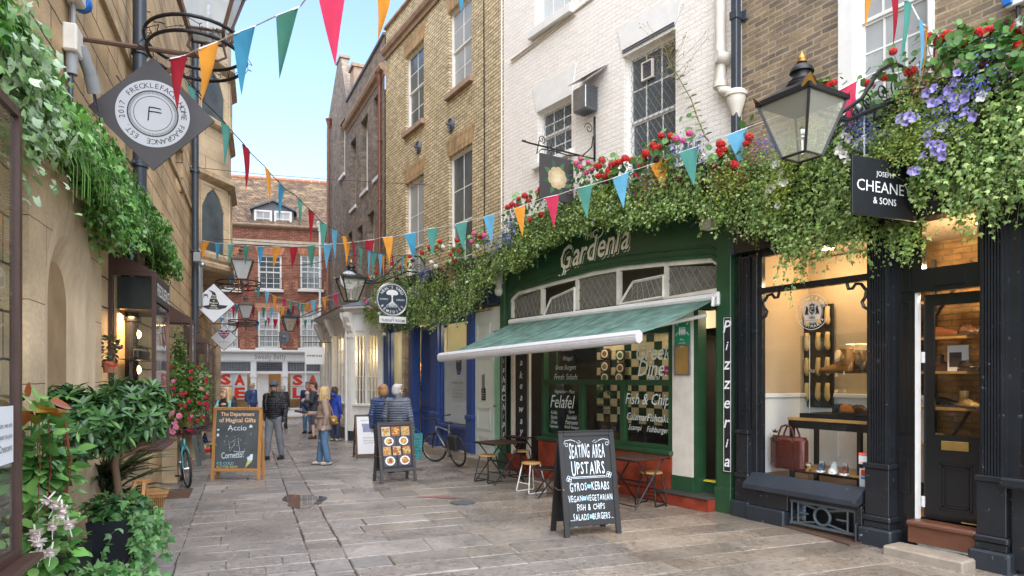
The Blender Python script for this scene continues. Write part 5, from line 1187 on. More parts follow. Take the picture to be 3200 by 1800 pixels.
# awning
ab=[gp(1598,1030,-.08),gp(2238,950,-.08)]; fr=1.68; A0=Vector((ab[0][0]-.02,-.10,3.00)); A1=Vector((ab[1][0],-.10,3.02)); B0=Vector((A0.x+.0,-fr,2.32)); B1=Vector((A1.x,-fr,2.46))
o=R2.thing('awning','faded green fabric awning with ribbed white front rail over the cafe window','awning')
f=MB(); nx,ny=26,10; vs=[]
for j in range(ny+1):
    for i in range(nx+1):
        p=A0.lerp(A1,i/nx).lerp(B0.lerp(B1,i/nx),j/ny); sag=-.05*math.sin(PI*j/ny)+.012*math.sin(i*1.7+j*.4)*math.sin(PI*j/ny); vs.append((p.x,p.y,p.z+sag))
f.add(vs,[(j*(nx+1)+i,j*(nx+1)+i+1,(j+1)*(nx+1)+i+1,(j+1)*(nx+1)+i) for j in range(ny) for i in range(nx)]); 
aw=cloth('awning_cloth',(.18,.31,.26),.25,.5); cv=f.build('canvas',aw,o,smooth=True)
for i in (5,10,15,20): f=MB(); f.tube([(vs[j*(nx+1)+i][0],vs[j*(nx+1)+i][1],vs[j*(nx+1)+i][2]+.002) for j in range(ny+1)],.004,4); f.build('seam',M['green_dark'],cv)
f=MB(); 
u=(B1-B0).normalized(); prof=[(.0,.075),(-.045,.06),(-.075,.02),(-.07,-.005),(-.078,-.012),(-.07,-.02),(-.076,-.03),(-.066,-.04),(-.072,-.05),(-.05,-.085),(0,-.10),(.05,-.06),(.05,.04)]
vs=[];n=len(prof)
for P_ in (B0-u*.06,B1+u*.06):
    for a,b in prof: vs.append((P_.x,P_.y+a,P_.z+b-.02))
f.add(vs,[(i,(i+1)%n,(i+1)%n+n,i+n) for i in range(n)]+[tuple(range(n))[::-1],tuple(range(n,2*n))]); f.build('front_rail',M['silver'],o)
for (p,q) in ((A0,B0),(A1,B1)):
    sx=1 if p is A0 else -1; f=MB(); el=Vector((p.x+sx*.9,-.75,2.60)); f.tube([(p.x+sx*.12,-.14,2.80),el],.028,8); f.tube([el,(q.x+sx*.2,q.y+.06,q.z-.09)],.022,8); f.ell(el,(.04,.04,.04),8,6); f.build('folding_arm',M['white_metal'],o)
f=MB(); f.tube([(A0.x,-.09,3.03),(A1.x,-.09,3.05)],.06,10); f.bbox(A1.x,A1.x+.10,-.16,-.02,2.92,3.12,.02); f.tube([(A1.x+.05,-.16,3.05),(A1.x+.09,-.26,3.02),(A1.x+.09,-.27,2.9)],.025,8); f.build('roller',M['white_metal'],o)
# ================= pale panelled side entrance and mint door, end of R3
b=R3.s; bz_=R3.z; L3=R3.L
e=R3.thing('panelled_entrance','off white panelled entrance with mint green door between blue shop and cafe','entrance')
xa,xb,xc=b(1490),b(1545),L3
f=MB(); f.box(xa,xb,-.04,.1,.18,3.35)
def raised(f,x0,x1,z0,z1,y,w=.014,d=.012):
    f.box(x0,x0+w,y-d,y,z0,z1);f.box(x1-w,x1,y-d,y,z0,z1);f.box(x0+w,x1-w,y-d,y,z0,z0+w);f.box(x0+w,x1-w,y-d,y,z1-w,z1)
for z0,z1 in ((.4,.62),(.75,1.25),(2.3,3.1)): raised(f,xa+.1,xb-.1,z0,z1,-.04); raised(f,xa+.14,xb-.14,z0+.04,z1-.04,-.04)
f.build('white_panelling',plain('pale_green_white',(.62,.66,.60),.45,.1,4),e)
f=MB(); f.box(xb,xc,.0,.08,.18,2.9)
for z0,z1 in ((.4,1.0),(1.15,1.9),(2.0,2.7)): raised(f,xb+.06,xc-.06,z0,z1,.0)
dd=f.build('mint_door',M['mint'],e); f=MB(); f.ell((xb+.08,-.05,1.30),(.03,.03,.03),12,8); f.tube([(xb+.08,.0,1.30),(xb+.08,-.05,1.30)],.012,8); f.build('door_knob',M['brass'],dd)
f=MB(); f.bbox(b(1490)-.02,L3,-.35,.1,-.02,.17,.015); f.build('doorstep',M['step_stone'],e); f=MB(); f.box(xb,xc,-.05,.08,2.9,3.4); f.build('overdoor',plain('pale_green_white',(.62,.66,.60)),e)
o=thing('intercom','grey steel intercom panel on the pale panelling','intercom',R3.pt(b(1517),-.045,bz_(1517,1192)),R3.ang); f=MB(); f.bbox(-.055,.055,-.02,0,-.15,.15,.004); f.build('panel',M['steel'],o); f=MB(); 
for k in range(3): f.box(-.035,.035,-.023,-.0205,.0-k*.035,.02-k*.035)
f.box(-.03,.03,-.023,-.0205,.05,.12); f.build('button',M['letter_grey'],o)
o=thing('number_plaque','small black plaque with white lettering 1B below the intercom','plaque',R3.pt(b(1517),-.045,bz_(1517,1232)),R3.ang); f=MB(); f.box(-.09,.09,-.008,0,-.13,.13); f.build('plate',M['sign_black'],o); f=MB(); f.text('1B',0,.08,h=.035,y=-.011,bold=.01); f.text('THE CRESCENT',0,.02,w=.14,h=.02,y=-.011); f.text('1 PENTHOUSE',0,-.03,w=.13,h=.02,y=-.011); f.text('2 IN THE CRESCENT',0,-.08,w=.15,h=.02,y=-.011); f.build('lettering',M['letter_white'],o)
# ================= blue shop (R3)
e=R3.thing('blue_shopfront','deep blue shopfront with tall display windows and half open door below the long ivy garland','shopfront')
def bpil(p0,p1,pr=-.12,zc_=.95):
    f=MB(); x0,x1=b(p0),b(p1); f.bbox(x0,x1,pr,.08,.2,3.5,.008); f.box(x0+.05,x1-.05,pr-.012,pr,1.15,3.2)
    f.bbox(x0-.03,x1+.03,pr-.04,.06,zc_,zc_+.10,.015); f.bbox(x0-.01,x1+.01,pr-.02,.06,.2,zc_,.006); f.bbox(x0-.03,x1+.03,pr-.04,.06,.2,.42,.01); return f.build('pilaster',M['blue_paint'],e)
bpil(1200,1224); bpil(1289,1305); bpil(1358,1380); bpil(1472,1489)
f=MB(); f.bbox(-.0,L3-.0,-.14,.1,3.45,4.0,.01); f.build('fascia',M['blue_dark'],e)
f=MB(); f.box(0,b(1490)-.02,-.22,.1,0,.2); f.build('plinth',M['step_stone'],e)
for p0,p1,zs_ in ((1224,1289,.95),(1380,1472,bz_(1430,1328))):
    x0,x1=b(p0),b(p1); f=MB(); f.box(x0,x0+.05,-.04,.04,zs_,3.45); f.box(x1-.05,x1,-.04,.04,zs_,3.45); f.bbox(x0,x1,-.12,.04,zs_-.08,zs_,.01); f.box(x0,x1,-.04,.04,3.2,3.45); f.box(x0,x1,-.02,.06,.2,zs_-.08); f.box(x0+.1,x1-.1,-.035,-.02,.3,zs_-.2)
    wn=f.build('window_frame',M['blue_paint'],e); f=MB(); f.box(x0+.05,x1-.05,.0,.005,zs_,3.2); f.build('pane',M['glass'],wn)
# window poster with ripples and a bottle
x0,x1=b(1384),b(1470); z0=bz_(1430,1322); f=MB(); f.box(x0+.05,x1-.04,.02,.026,z0,2.45); po_=f.build('poster',plain('poster_grey',(.62,.64,.67),.6,.08,2),e)
f=MB(); cxp=(x0+x1)/2; 
for k in range(14):
    r=.14+k*.045; pts=[(cxp+.1+math.cos(t)*r*1.2,.016,2.05+math.sin(t)*r) for t in [i*PI/14 for i in range(29)]]
    pts=[p for p in pts if x0+.06<p[0]<x1-.05 and p[2]<2.44 and p[2]>z0]
    seg=[]
    for p in pts:
        if seg and (Vector(p)-Vector(seg[-1])).length>.2:
            if len(seg)>1: f.tube(seg,.0035,4)
            seg=[]
        seg.append(p)
    if len(seg)>1: f.tube(seg,.0035,4)
f.build('ripple_lines',M['plastic_grey'],po_)
f=MB(); f.prism([(cxp-.02,2.44),(cxp+.26,2.44),(cxp+.26,2.12),(cxp+.22,2.03),(cxp+.02,2.03),(cxp-.02,2.12)],.010,.016,0); f.prism([(cxp-.01,2.05),(cxp+.25,2.05),(cxp+.19,1.96),(cxp+.05,1.96)],.008,.0095,1); f.text("NEAL'S YARD",cxp+.12,2.33,w=.2,h=.03,y=.006,mi=2); f.text('REMEDIES',cxp+.12,2.28,w=.17,h=.025,y=.006,mi=2); f.build('bottle_print',[M['sign_navy'],plain('violet',(.18,.08,.5),.5),M['letter_white']],po_)
f=MB(); f.text('Redefine your age',cxp+.05,1.78,w=.55,h=.085,y=.014); 
for i,tx in enumerate(('Enjoy firmer and smoother skin','with new Frankincense Intense','Age-Defying Overnight Mask')): f.text(tx,cxp+.05,1.60-i*.08,w=.56,h=.04,y=.014)
f.text('CERTIFIED ORGANIC',cxp+.08,1.22,w=.22,h=.025,y=.014); f.build('poster_lettering',M['letter_grey'],po_)
# blue panelled door
x0,x1=b(1305),b(1358); f=MB(); f.box(x0,x1,.10,.15,.2,3.2)
for z0,z1 in ((.35,1.0),(1.15,2.1),(2.2,3.0)): raised(f,x0+.08,x1-.08,z0,z1,.10,.02,.02)
dr=f.build('door',M['blue_paint'],e); f=MB(); f.tube([(x0+.06,.07,1.1),(x0+.06,.03,1.3),(x0+.06,.07,1.5)],.012,6); f.build('door_handle',M['brass'],dr)
f=MB(); f.box(x1-.03,x1,.03,.10,.2,3.2); f.build('door_jamb',M['cream_paint'],e)
# interior
f=MB(); f.box(.02,b(1490),1.0,1.05,.2,3.5); f.box(b(1380)-.03,b(1380),.16,1.0,.2,3.5); f.box(.0,.05,.1,1.0,.2,3.5); f.build('interior_wall',plain('pale_interior',(.60,.55,.38),.8,.15,2),e)
f=MB(); f.box(0,L3,.1,1.0,3.3,3.35); f.build('ceiling',M['plaster'],e)
f=MB(); x=b(1262); f.box(x,x+.5,.5,.95,.9,2.3); 
cab=f.build('display_cabinet',M['pine'],e)
lf=plain('plant_green',(.06,.14,.03),.5,.5,20)
f=MB()
for k in range(30): f.ell((x+.05+random.random()*.35,.42+random.random()*.1,1.3+random.random()*.5),(.04,.04,.04),6,4)
f.build('dried_flowers',lf,e)
for s_,z_ in ((b(1258),3.1),(b(1270),2.3),(b(1440),3.1)):
    pl=bpy.data.lights.new('shop_light','POINT'); pl.energy=6; pl.color=(1,.8,.5); pl.shadow_soft_size=.06; po=bpy.data.objects.new('shop_light',pl); COL.objects.link(po); po.location=R3.pt(s_,.45,z_)
# ================= white bow windowed shop (W1,W2)
e=W2.thing('white_bow_shopfront','white painted projecting shopfront with small paned bow windows, lead roof and console brackets','shopfront')
wp=MB(); zt=3.85
def to2(s,d,z): # W1 local into W2 thing space
    p=W1.pt(s,d,z); q=p-W2.A; return (q.dot(W2.u),q.dot(W2.n),z)
L_=W2.L; M1=Matrix.Translation(Vector(to2(0,0,0)))@Matrix.Rotation(W1.ang-W2.ang,4,'Z')
f=MB()
def both(fn):
    fn(f,L_,False); f.M=M1; fn(f,W1.L,True); f.M=None
f=MB(); f.box(0,L_,-.05,.15,3.3,zt); f.M=M1; f.box(0,W1.L,-.05,.15,3.3,zt); f.M=None; f.build('fascia',M['sign_white'],e)
f=MB(); pr=[(0,-.05),(.12,-.02),(.18,.06),(.30,.10),(.30,.16),(0,.2)]
f.extr([(-a-.05,zt+c_) for a,c_ in pr],'x',0,L_+.1); f.M=M1; f.extr([(-a-.05,zt+c_) for a,c_ in pr],'x',-.05,W1.L+.1); f.M=None; f.build('cornice',M['grey_white'],e)
f=MB(); f.add([(0,-.38,zt+.17),(L_+.1,-.38,zt+.17),to2(W1.L,-.38,zt+.17),to2(W1.L,.3,zt+.6),(L_+.1,1.2,zt+.75),(0,1.5,zt+.75)],[(0,1,2,3,4,5)]); f.build('lead_roof',M['lead'],e)
def bow(s0,s1,Mx,n=2):
    f=MB(); f.M=Mx; g_=MB(); g_.M=Mx
    f.box(s0,s1,-.05,.1,.35,1.05); f.bbox(s0-.03,s1+.03,-.12,.1,1.05,1.12,.01); f.box(s0,s1,-.02,.1,3.15,3.3)
    w=(s1-s0)/n
    for i in range(n+1): f.box(s0+i*w-.04,s0+i*w+.04,-.08,.06,1.12,3.3)
    for i in range(n):
        for j in range(1,3): x=s0+i*w+.04+(w-.08)*j/3; f.box(x-.011,x+.011,-.03,.02,1.12,3.15)
        for j in range(1,5): z=1.12+2.03*j/5; f.box(s0+i*w+.04,s0+(i+1)*w-.04,-.025,.015,z-.011,z+.011)
        raised(f,s0+i*w+.1,s0+(i+1)*w-.1,.45,.95,-.05)
    g_.box(s0,s1,.03,.035,1.12,3.15)
    o=f.build('bow_window',M['white_paint'],e); g_.build('pane',M['glass'],o)
bow(.15,1.05,M1,2); bow(L_-1.75,L_-.15,None,3); bow(.35,1.6,None,2)
def pil(x0,x1,Mx):
    f=MB(); f.M=Mx; f.box(x0,x1,-.10,.1,.3,3.3); f.box(x0+.04,x1-.04,-.11,-.10,.6,3.1); f.box(x0-.02,x1+.02,-.14,.1,3.1,3.2); f.build('pilaster',M['white_paint'],e)
    f=MB(); f.M=Mx; f.extr([(-.05,3.25),(-.16,3.3),(-.22,3.5),(-.32,3.7),(-.34,3.85),(-.05,3.85)],'x',x0,x1); f.ell(((x0+x1)/2,-.2,3.5),((x1-x0)*.5,.05,.09),10,8); f.build('console_bracket',M['white_paint'],e)
pil(1.07,W1.L,M1); pil(-.05,.14,M1); pil(.0,.3,None); pil(1.65,2.9-.0,None) if False else pil(2.1,2.35,None); pil(L_-.14,L_+.0,None)
f=MB(); f.box(0,L_,-.08,.15,0,.35); f.M=M1; f.box(0,W1.L,-.08,.15,0,.35); f.M=None; f.build('plinth',M['pipe_dark'],e)
f=MB(); f.box(1.6,2.9,.35,.4,.3,3.3); f.box(1.7,2.1,.0,.06,.3,3.2); f.build('recessed_door',M['white_paint'],e)
f=MB(); f.box(0,L_-.1,.75,.8,0,3.6); f.box(0,.04,.15,.75,0,3.6); f.M=M1; f.box(.1,W1.L,.55,.6,0,3.6); f.M=None; f.build('interior_wall',M['plaster'],e)
f=MB(); f.tube([(L_-.05,-.14,0),(L_-.05,-.14,3.4)],.045,10); f.build('drainpipe',M['white_paint'],e)
f=MB(); f.text('JEANIE',.9,3.55,h=.17,y=-.055,bold=.02); f.build('lettering',M['letter_grey'],e)
for s_,d_ in ((.6,.3),(L_-1,.3)):
    pl=bpy.data.lights.new('shop_light','POINT'); pl.energy=4; pl.color=(1,.75,.42); pl.shadow_soft_size=.06; po=bpy.data.objects.new('shop_light',pl); COL.objects.link(po); po.location=W2.pt(s_,d_,3.0)
pl=bpy.data.lights.new('shop_light','POINT'); pl.energy=4; pl.color=(1,.75,.42); pl.shadow_soft_size=.06; po=bpy.data.objects.new('shop_light',pl); COL.objects.link(po); po.location=W1.pt(.6,.3,2.6)
# ================= street lanterns, brackets, hanging signs
def lantern_head(par,z,s=1.0,body='black_iron',finial='gold',emblem=False,rot=R(45),pane='glass_lamp'):
    """square tapered lantern, bottom at z, about .98*s tall"""
    b,t_=.13*s,.285*s; h=.52*s; Mx=Matrix.Rotation(rot-R(45),4,'Z')
    c=lambda r,i: (math.cos(R(45)+i*PI/2)*r*1.414,math.sin(R(45)+i*PI/2)*r*1.414)
    f=MB(); f.M=Mx
    for i in range(4):
        a=c(b,i);d_=c(t_,i); f.tube([(a[0],a[1],z),(d_[0],d_[1],z+h)],.016*s,4); a2=c(b,i+1); f.tube([(a[0],a[1],z),(a2[0],a2[1],z)],.014*s,4)
    fr=f.build('frame',M[body],par)
    f=MB(); f.M=Mx
    for i in range(4):
        a,a2,d_,d2=c(b,i),c(b,i+1),c(t_,i),c(t_,i+1); k=.97; f.add([(a[0]*k,a[1]*k,z),(a2[0]*k,a2[1]*k,z),(d2[0]*k,d2[1]*k,z+h),(d_[0]*k,d_[1]*k,z+h)],[(0,1,2,3)])
    f.add([(*c(b*.97,i),z) for i in range(4)],[(3,2,1,0)]); f.build('glass_pane',M[pane],par)
    f=MB(); f.M=Mx; r2=1.414
    f.lathe([(t_*1.03*r2,h),(t_*1.08*r2,h+.005*s),(t_*1.08*r2,h+.05*s),(t_*1.0*r2,h+.06*s),(t_*.62*r2,h+.13*s),(.13*s*r2,h+.17*s)],(0,0,z),4,ph=R(45))
    f.lathe([(.15*s,h+.155*s),(.155*s,h+.18*s),(.125*s,h+.2*s),(.13*s,h+.215*s),(.10*s,h+.235*s),(.085*s,h+.28*s),(.085*s,h+.30*s),(.115*s,h+.305*s),(.11*s,h+.335*s),(.085*s,h+.37*s),(.04*s,h+.39*s),(.02*s,h+.395*s)],(0,0,z),24)
    f.build('roof',M[body],par,auto=35)
    f=MB(); f.lathe([(.02*s,h+.39*s),(.05*s,h+.405*s),(.052*s,h+.42*s),(.04*s,h+.43*s),(.042*s,h+.445*s),(.03*s,h+.47*s),(.01*s,h+.50*s),(.004*s,h+.52*s)],(0,0,z),16)
    if finial=='gold':
        f.M=Mx
        for i in range(4):
            x,y=c(t_*1.09,i); u=Vector((x,y,0)).normalized(); v=Vector((-u.y,u.x,0)); p=Vector((x,y,z+h+.02*s)); f.add([p-v*.07*s-u*.05*s,p+v*.07*s-u*.05*s,p+v*.05*s+Vector((0,0,.05*s)),p+u*.02*s+Vector((0,0,.10*s)),p-v*.05*s+Vector((0,0,.05*s))],[(0,1,2,3,4)])
    f.build('finial',M[finial],par)
    f=MB(); f.lathe([(.02*s,.0),(.02*s,.14*s),(.05*s,.16*s),(.05*s,.17*s)],(0,0,z+.02),12); f.ell((0,0,z+.24*s),(.035*s,.035*s,.06*s),10,8); f.build('lamp_fitting',M['chrome'],par)
def scroll(f,c,u,r,turns,r0=.012,sg=1,th=.008,ph=0):
    pts=[]
    for k in range(int(turns*12)+1):
        a=ph+sg*k*2*PI/12; q=r0+(r-r0)*k/(turns*12); pts.append(Vector(c)+u*math.cos(a)*q+Vector((0,0,math.sin(a)*q)))
    f.tube(pts,th,6)
def fairy(f,pts,n,amp=.03):
    """a wire of little lights wound along pts"""
    out=[];m=len(pts)
    for k in range(n):
        u=k/(n-1)*(m-1); i=min(int(u),m-2); p=Vector(pts[i]).lerp(Vector(pts[i+1]),u-i); out.append(p+Vector((random.uniform(-amp,amp),random.uniform(-amp,amp),random.uniform(-amp,amp))))
    f.tube(out,.004,4)
    for p in out[::3]: q=p+Vector((random.uniform(-.05,.05),random.uniform(-.05,.05),random.uniform(-.06,.02))); f.tube([p,q],.005,4)
def wall_lantern(Wl,px_wall,reach,zlan,label,emblem=False,scale=1.0,zrise=.75,group=None):
    """lantern on a long curved iron bracket; local -y points out over the street"""
    o=Wl.thing('street_lantern',label,'lantern',Wl.s(px_wall),0,0,group)
    h=MB(); hd=thing('x','','') if False else None
    hm=bpy.data.objects.new('lantern_head',None); COL.objects.link(hm); hm.parent=o; hm.location=(0,-reach,0)
    lantern_head(hm,zlan,scale)
    zt=zlan+.52*scale
    f=MB(); X=Vector((0,1,0))
    up=[(0,-reach+.28*scale,zt+.02),(0,-reach+.6,zt+.03),(0,-reach+.95,zt+.25),(0,-reach+1.25,zt+.60),(0,-.45,zt+zrise),(0,-.15,zt+zrise-.02),(0,-.02,zt+zrise-.2)]
    lo=[(0,-reach+.28*scale,zt-.05),(0,-reach+.7,zt-.02),(0,-reach+1.1,zt+.16),(0,-.5,zt+.33),(0,-.02,zt+.32)]
    f.tube(up,.02,8); f.tube(lo,.02,8); f.tube([(0,-.02,zt+zrise),(0,-.02,zt-.2)],.02,8)
    for k,(y,z,r) in enumerate(((-reach+.85,zt+.08,.07),(-reach+1.05,zt+.25,.09),(-reach+1.3,zt+.38,.11),(-.42,zt+.5,.13),(-.2,zt+.45,.10))): scroll(f,(0,y,z),X,r,1.6,sg=1 if k%2 else -1,ph=k)
    br=f.build('bracket',M['black_iron'],o,smooth=True); f=MB(); fairy(f,up,46); fairy(f,lo,46); f.build('fairy_lights',M['black_iron'],br); return o,zt,reach
def hang_sign(Wl,s,dist,z,w,h,label,name='hanging_sign',cat='sign'):
    """sign board at right angles to the wall; local frame: x along the outward direction reversed so text reads from the street"""
    # board plane contains outward normal; x to the right as seen by the photographer
    return None
# lantern over the shoe shop
o,zt,rc=wall_lantern(R1,2868,1.98,3.98,'large black lantern with gold leaf corners projecting over the shoe shop',scale=.96)
# shoe shop sign: plane perpendicular to the wall, x axis = into the wall direction (towards the right in view)
def perp_thing(Wl,s,out,z,name,label,cat='sign'):
    p=Wl.pt(s,-out,z); return thing(name,label,cat,p,math.atan2(Wl.n.y,Wl.n.x))
def chain(f,x,z0,z1,n=None,y=0):
    n=n or int((z1-z0)/.035); 
    for i in range(n):
        z=z0+(z1-z0)*(i+.5)/n; hh=(z1-z0)/n*.62; pts=[]
        for k in range(8):
            a=2*PI*k/8; q=math.cos(a)*.007; pts.append((x+(q if i%2 else 0),y+(0 if i%2 else q),z+math.sin(a)*hh))
        f.tube(pts,.0022,4,closed=True)
s0=R1.s(2868)
o=perp_thing(R1,s0,.72,3.86,'hanging_sign','square black sign reading Joseph Cheaney and Sons hung on chains below the big lantern')
o.rotation_euler[2]-=R(8)
f=MB(); f.bbox(-.40,.56,-.012,.012,-.30,.30,.003); f.build('board',M['sign_black'],o)
f=MB(); f.text('JOSEPH',0.06,.14,h=.07,y=-.015); f.text('CHEANEY',0.06,.01,w=.80,h=.115,y=-.015); f.text('& SONS',0.06,-.13,h=.07,y=-.015); f.build('lettering',M['letter_white'],o)
f=MB(); chain(f,-.22,.30,.86); chain(f,.30,.30,1.15); f.build('chain',M['steel'],o)
# blue shop lantern
sN=R3.s(1330); o,zt,rc=wall_lantern(R3,1330,1.98,1.9+238*16.8/F,'black lantern with round tree emblem projecting over the blue shop')
d_=perp_thing(R3,sN,1.98,1.9+300*16.8/F,'lantern_emblem','round navy tree emblem fixed on the blue shop lantern','emblem')
def tree_roundel(o,r,y=-.012,txt=True,lm='letter_white',bm='sign_navy'):
    f=MB(); f.disc((0,0),r,y+.004); f.disc((0,0),r,.012); f.lathe([(r,y+.004),(r,.012)],(0,0,0),40)
    n=40
    f=MB(); f.M=Matrix.Rotation(R(90),4,'X'); f.lathe([(r,-.012),(r,y*-1-.002)],n=n); f.build('roundel',M[bm],o)
    f=MB(); f.ring((0,0),r*.93,r*.97,y); f.ring((0,0),r*.62,r*.64,y) if False else None
    if txt: f.arc_text("NEAL'S YARD",(0,0),r*.77,r*.17,y,148,32,bold=.01); f.arc_text("REMEDIES",(0,0),r*.77,r*.17,y,214,326,inward=True,bold=.01); f.text('COVENT',-r*.53,0,h=r*.10,y=y,bold=.01); f.text('GARDEN',r*.53,0,h=r*.10,y=y,bold=.01)
    for i in range(9):
        a=PI*i/8; f.ell((math.cos(a)*r*.22,y,r*.38+math.sin(a)*r*.12),(r*.17,.002,r*.11),10,6)
    f.ell((0,y,r*.4),(r*.3,.002,r*.14),12,6)
    f.prism([(-r*.05,-r*.12),(r*.05,-r*.12),(r*.03,r*.1),(r*.08,r*.28),(-r*.08,r*.28),(-r*.03,r*.1)],y-.001,y+.001)
    for i in range(-4,5):
        f.tube([(0,y,-r*.08),(i*r*.035,y,-r*.22),(i*r*.085,y,-r*.36),(i*r*.10,y,-r*.50)],r*.014,5); f.tube([(i*r*.05,y,-r*.28),(i*r*.05+r*.05,y,-r*.45)],r*.01,4)
    f.build('tree_emblem',M[lm],o)
tree_roundel(d_,.22,bm='sign_white',lm='sign_navy')
d_.location=R3.pt(sN,-1.98,1.9+300*16.8/F)+Vector((.0,-.235,0))
o=perp_thing(R3,sN,.92,1.9+243*17.35/F,'round_sign','round navy sign with a white tree and Neals Yard Remedies lettering'); tree_roundel(o,.41)
f=MB(); f.tube([(math.cos(2*PI*i/40)*.415,0,math.sin(2*PI*i/40)*.415) for i in range(40)],.016,6,closed=True); f.build('rim',M['steel'],o)
o=perp_thing(R3,sN,.90,1.9+180*17.35/F,'therapy_sign','small white plate reading and Therapy Room below the round navy sign'); f=MB(); f.bbox(-.36,.36,-.01,.01,-.085,.085,.003); f.build('plate',M['sign_white'],o); f=MB(); f.text('AND',0,.045,h=.025,y=-.0125); f.text('THERAPY ROOM',0,-.02,w=.62,h=.07,y=-.0125,bold=.01); f.build('lettering',M['sign_navy'],o)
# third lantern far right, over the white shopfront
o=W2.thing('street_lantern','small black lantern on a long arched bracket near the white hanging sign','lantern',W2.L*.30,0,0)
hm=bpy.data.objects.new('lantern_head',None); COL.objects.link(hm); hm.parent=o; q=P(905,1035,24.4); lp=Vector(((q-o.location).dot(W2.u),(q-o.location).dot(W2.n),0)); hm.location=lp; lantern_head(hm,q.z,.88)
zt=q.z+.46; f=MB(); 
for dz in (0,.12): f.tube([lp+Vector((.0,.25,zt+dz*.2)),lp+Vector((0,.7,zt+.12+dz)),lp+Vector((0,1.4,zt+.45+dz)),Vector((lp.x,.0,zt+.75+dz))],.02,6)
f.build('bracket',M['black_iron'],o)
# gardenia picture sign and its scrolled bracket on the white wall
sG=R2.s(1862); zP=R2.z(1862,505)
o=R2.thing('sign_bracket','wrought iron scroll bracket on the white wall above the flower boxes','bracket',sG,0,0)
f=MB(); f.tube([(0,-.03,zP),(0,-.03,R2.z(1862,366))],.02,6); f.tube([(0,-.03,zP+.04),(0,-1.45,zP+.04),(0,-1.55,zP+.05)],.014,6); f.ell((0,-1.56,zP+.05),(.02,.05,.02),8,6)
X=Vector((0,1,0)); ztp=R2.z(1862,375)
f.tube([(0,-.06,ztp-.3),(0,-.10,ztp-.5),(0,-.3,ztp-.68),(0,-.62,ztp-.74),(0,-.95,ztp-.72),(0,-1.2,ztp-.74),(0,-1.3,ztp-.84),(0,-1.25,zP+.12)],.011,6); scroll(f,(0,-.16,ztp-.18),X,.10,1.5,ph=0); scroll(f,(0,-1.2,zP+.15),X,.07,1.5,sg=-1,ph=2)
f.build('scroll_iron',M['black_iron'],o,smooth=True)
o=perp_thing(R2,sG,.88,zP-.46,'hanging_sign','dark square sign painted with a cream gardenia flower hung from the scroll bracket')
f=MB(); f.bbox(-.36,.36,-.015,.015,-.36,.38,.004); f.build('board',M['sign_grey'],o); f=MB(); chain(f,-.26,.38,.50); chain(f,.26,.38,.50); f.build('chain',M['steel'],o)
f=MB(); y=-.018
for ring_,(r,n,rr) in enumerate(((.13,9,.075),(.08,6,.06),(.035,4,.045))):
    for k in range(n):
        a=2*PI*k/n+ring_*.4; f.disc((.0+math.cos(a)*r,.02+math.sin(a)*r*.9),rr,y-.001*ring_-.0003*k,12,mi=ring_)
f.build('painted_flower',[plain('petal_a',(.50,.38,.22),.6),plain('petal_b',(.60,.48,.29),.6),plain('petal_c',(.68,.57,.36),.6)],o)
f=MB()
for k in range(8):
    a=2*PI*k/8+.3; u=Vector((math.cos(a),0,math.sin(a))); v=Vector((-u.z,0,u.x)); b0=Vector((0,y+.002,.02))+u*.15
    f.add([b0,b0+u*.07-v*.045,b0+u*.17,b0+u*.07+v*.045],[(0,1,2,3)],k%2)
f.build('painted_leaf',[plain('pleaf_a',(.03,.12,.05)),plain('pleaf_b',(.07,.17,.07))],o)
# white hanging sign of the bow shop
q=P(983,1112,22.3); o=thing('hanging_sign','square white sign lettered WHISTLES on a thin bar by the bow windows','sign',q,R(3)); f=MB(); f.bbox(-.31,.31,-.03,.03,-.28,.28,.006); f.build('board',M['sign_white'],o); f=MB(); f.text('WHISTLES',0,0,w=.50,h=.06,y=-.033,bold=.03); f.build('lettering',M['letter_black'],o); f=MB(); f.tube([(-.33,0,.44),(.52,.05,.44)],.015,6); f.tube([(-.2,0,.44),(-.2,0,.28)],.006,5);f.tube([(.2,0,.44),(.2,0,.28)],.006,5); f.build('bar',M['black_iron'],o)
# ---- left side: lanterns standing on ringed brackets with diamond signs
def ring_lantern(sx,py_ring,label,siglabel,wdiag,kind,ht=.0,ringr=.75,zr=None,pxc=None,pyc=None,scale=1.0,rust='rust'):
    o=LW.thing('street_lantern',label,'lantern',sx,0,0)
    f=MB(); f.tube([(0,0,zr),(0,-1.15,zr)],.025,6); f.tube([(0,0,zr-.95),(0,-.95,zr-.04)],.022,6); f.lathe([(.03,-.2),(.035,-.15),(.03,-.12),(.03,.08),(.045,.1),(.03,.13),(.02,.16)],(0,-1.15,zr),12)
    for k in range(4):
        a=k*PI/2+.4; f.tube([(0,-1.15,zr+.02),(math.cos(a)*.1,-1.15+math.sin(a)*.1,zr-.01),(math.cos(a)*.2,-1.15+math.sin(a)*.2,zr+.06),(math.cos(a)*.16,-1.15+math.sin(a)*.16,zr+.2)],.014,6)
    f.build('bracket',M['rust'],o)
    f=MB()
    for r,z in ((ringr,zr+.12),(ringr*.95,zr-.02)): f.tube([(math.cos(2*PI*i/36)*r,-1.05+math.sin(2*PI*i/36)*r*.8,z) for i in range(36)],.018,6,closed=True)
    rg=f.build('ring',M['black_iron'],o,smooth=True); f=MB(); fairy(f,[(math.cos(2*PI*i/36)*ringr,-1.05+math.sin(2*PI*i/36)*ringr*.8,zr+.05) for i in range(36)],70,.06); f.build('fairy_lights',M['black_iron'],rg)
    hm=bpy.data.objects.new('lantern_head',None); COL.objects.link(hm); hm.parent=o; hm.location=(0,-1.15,0); lantern_head(hm,zr+.22,scale,body='rust',finial='rust',rot=R(45)-LW.ang+R(20),pane='glass_white')
    return o
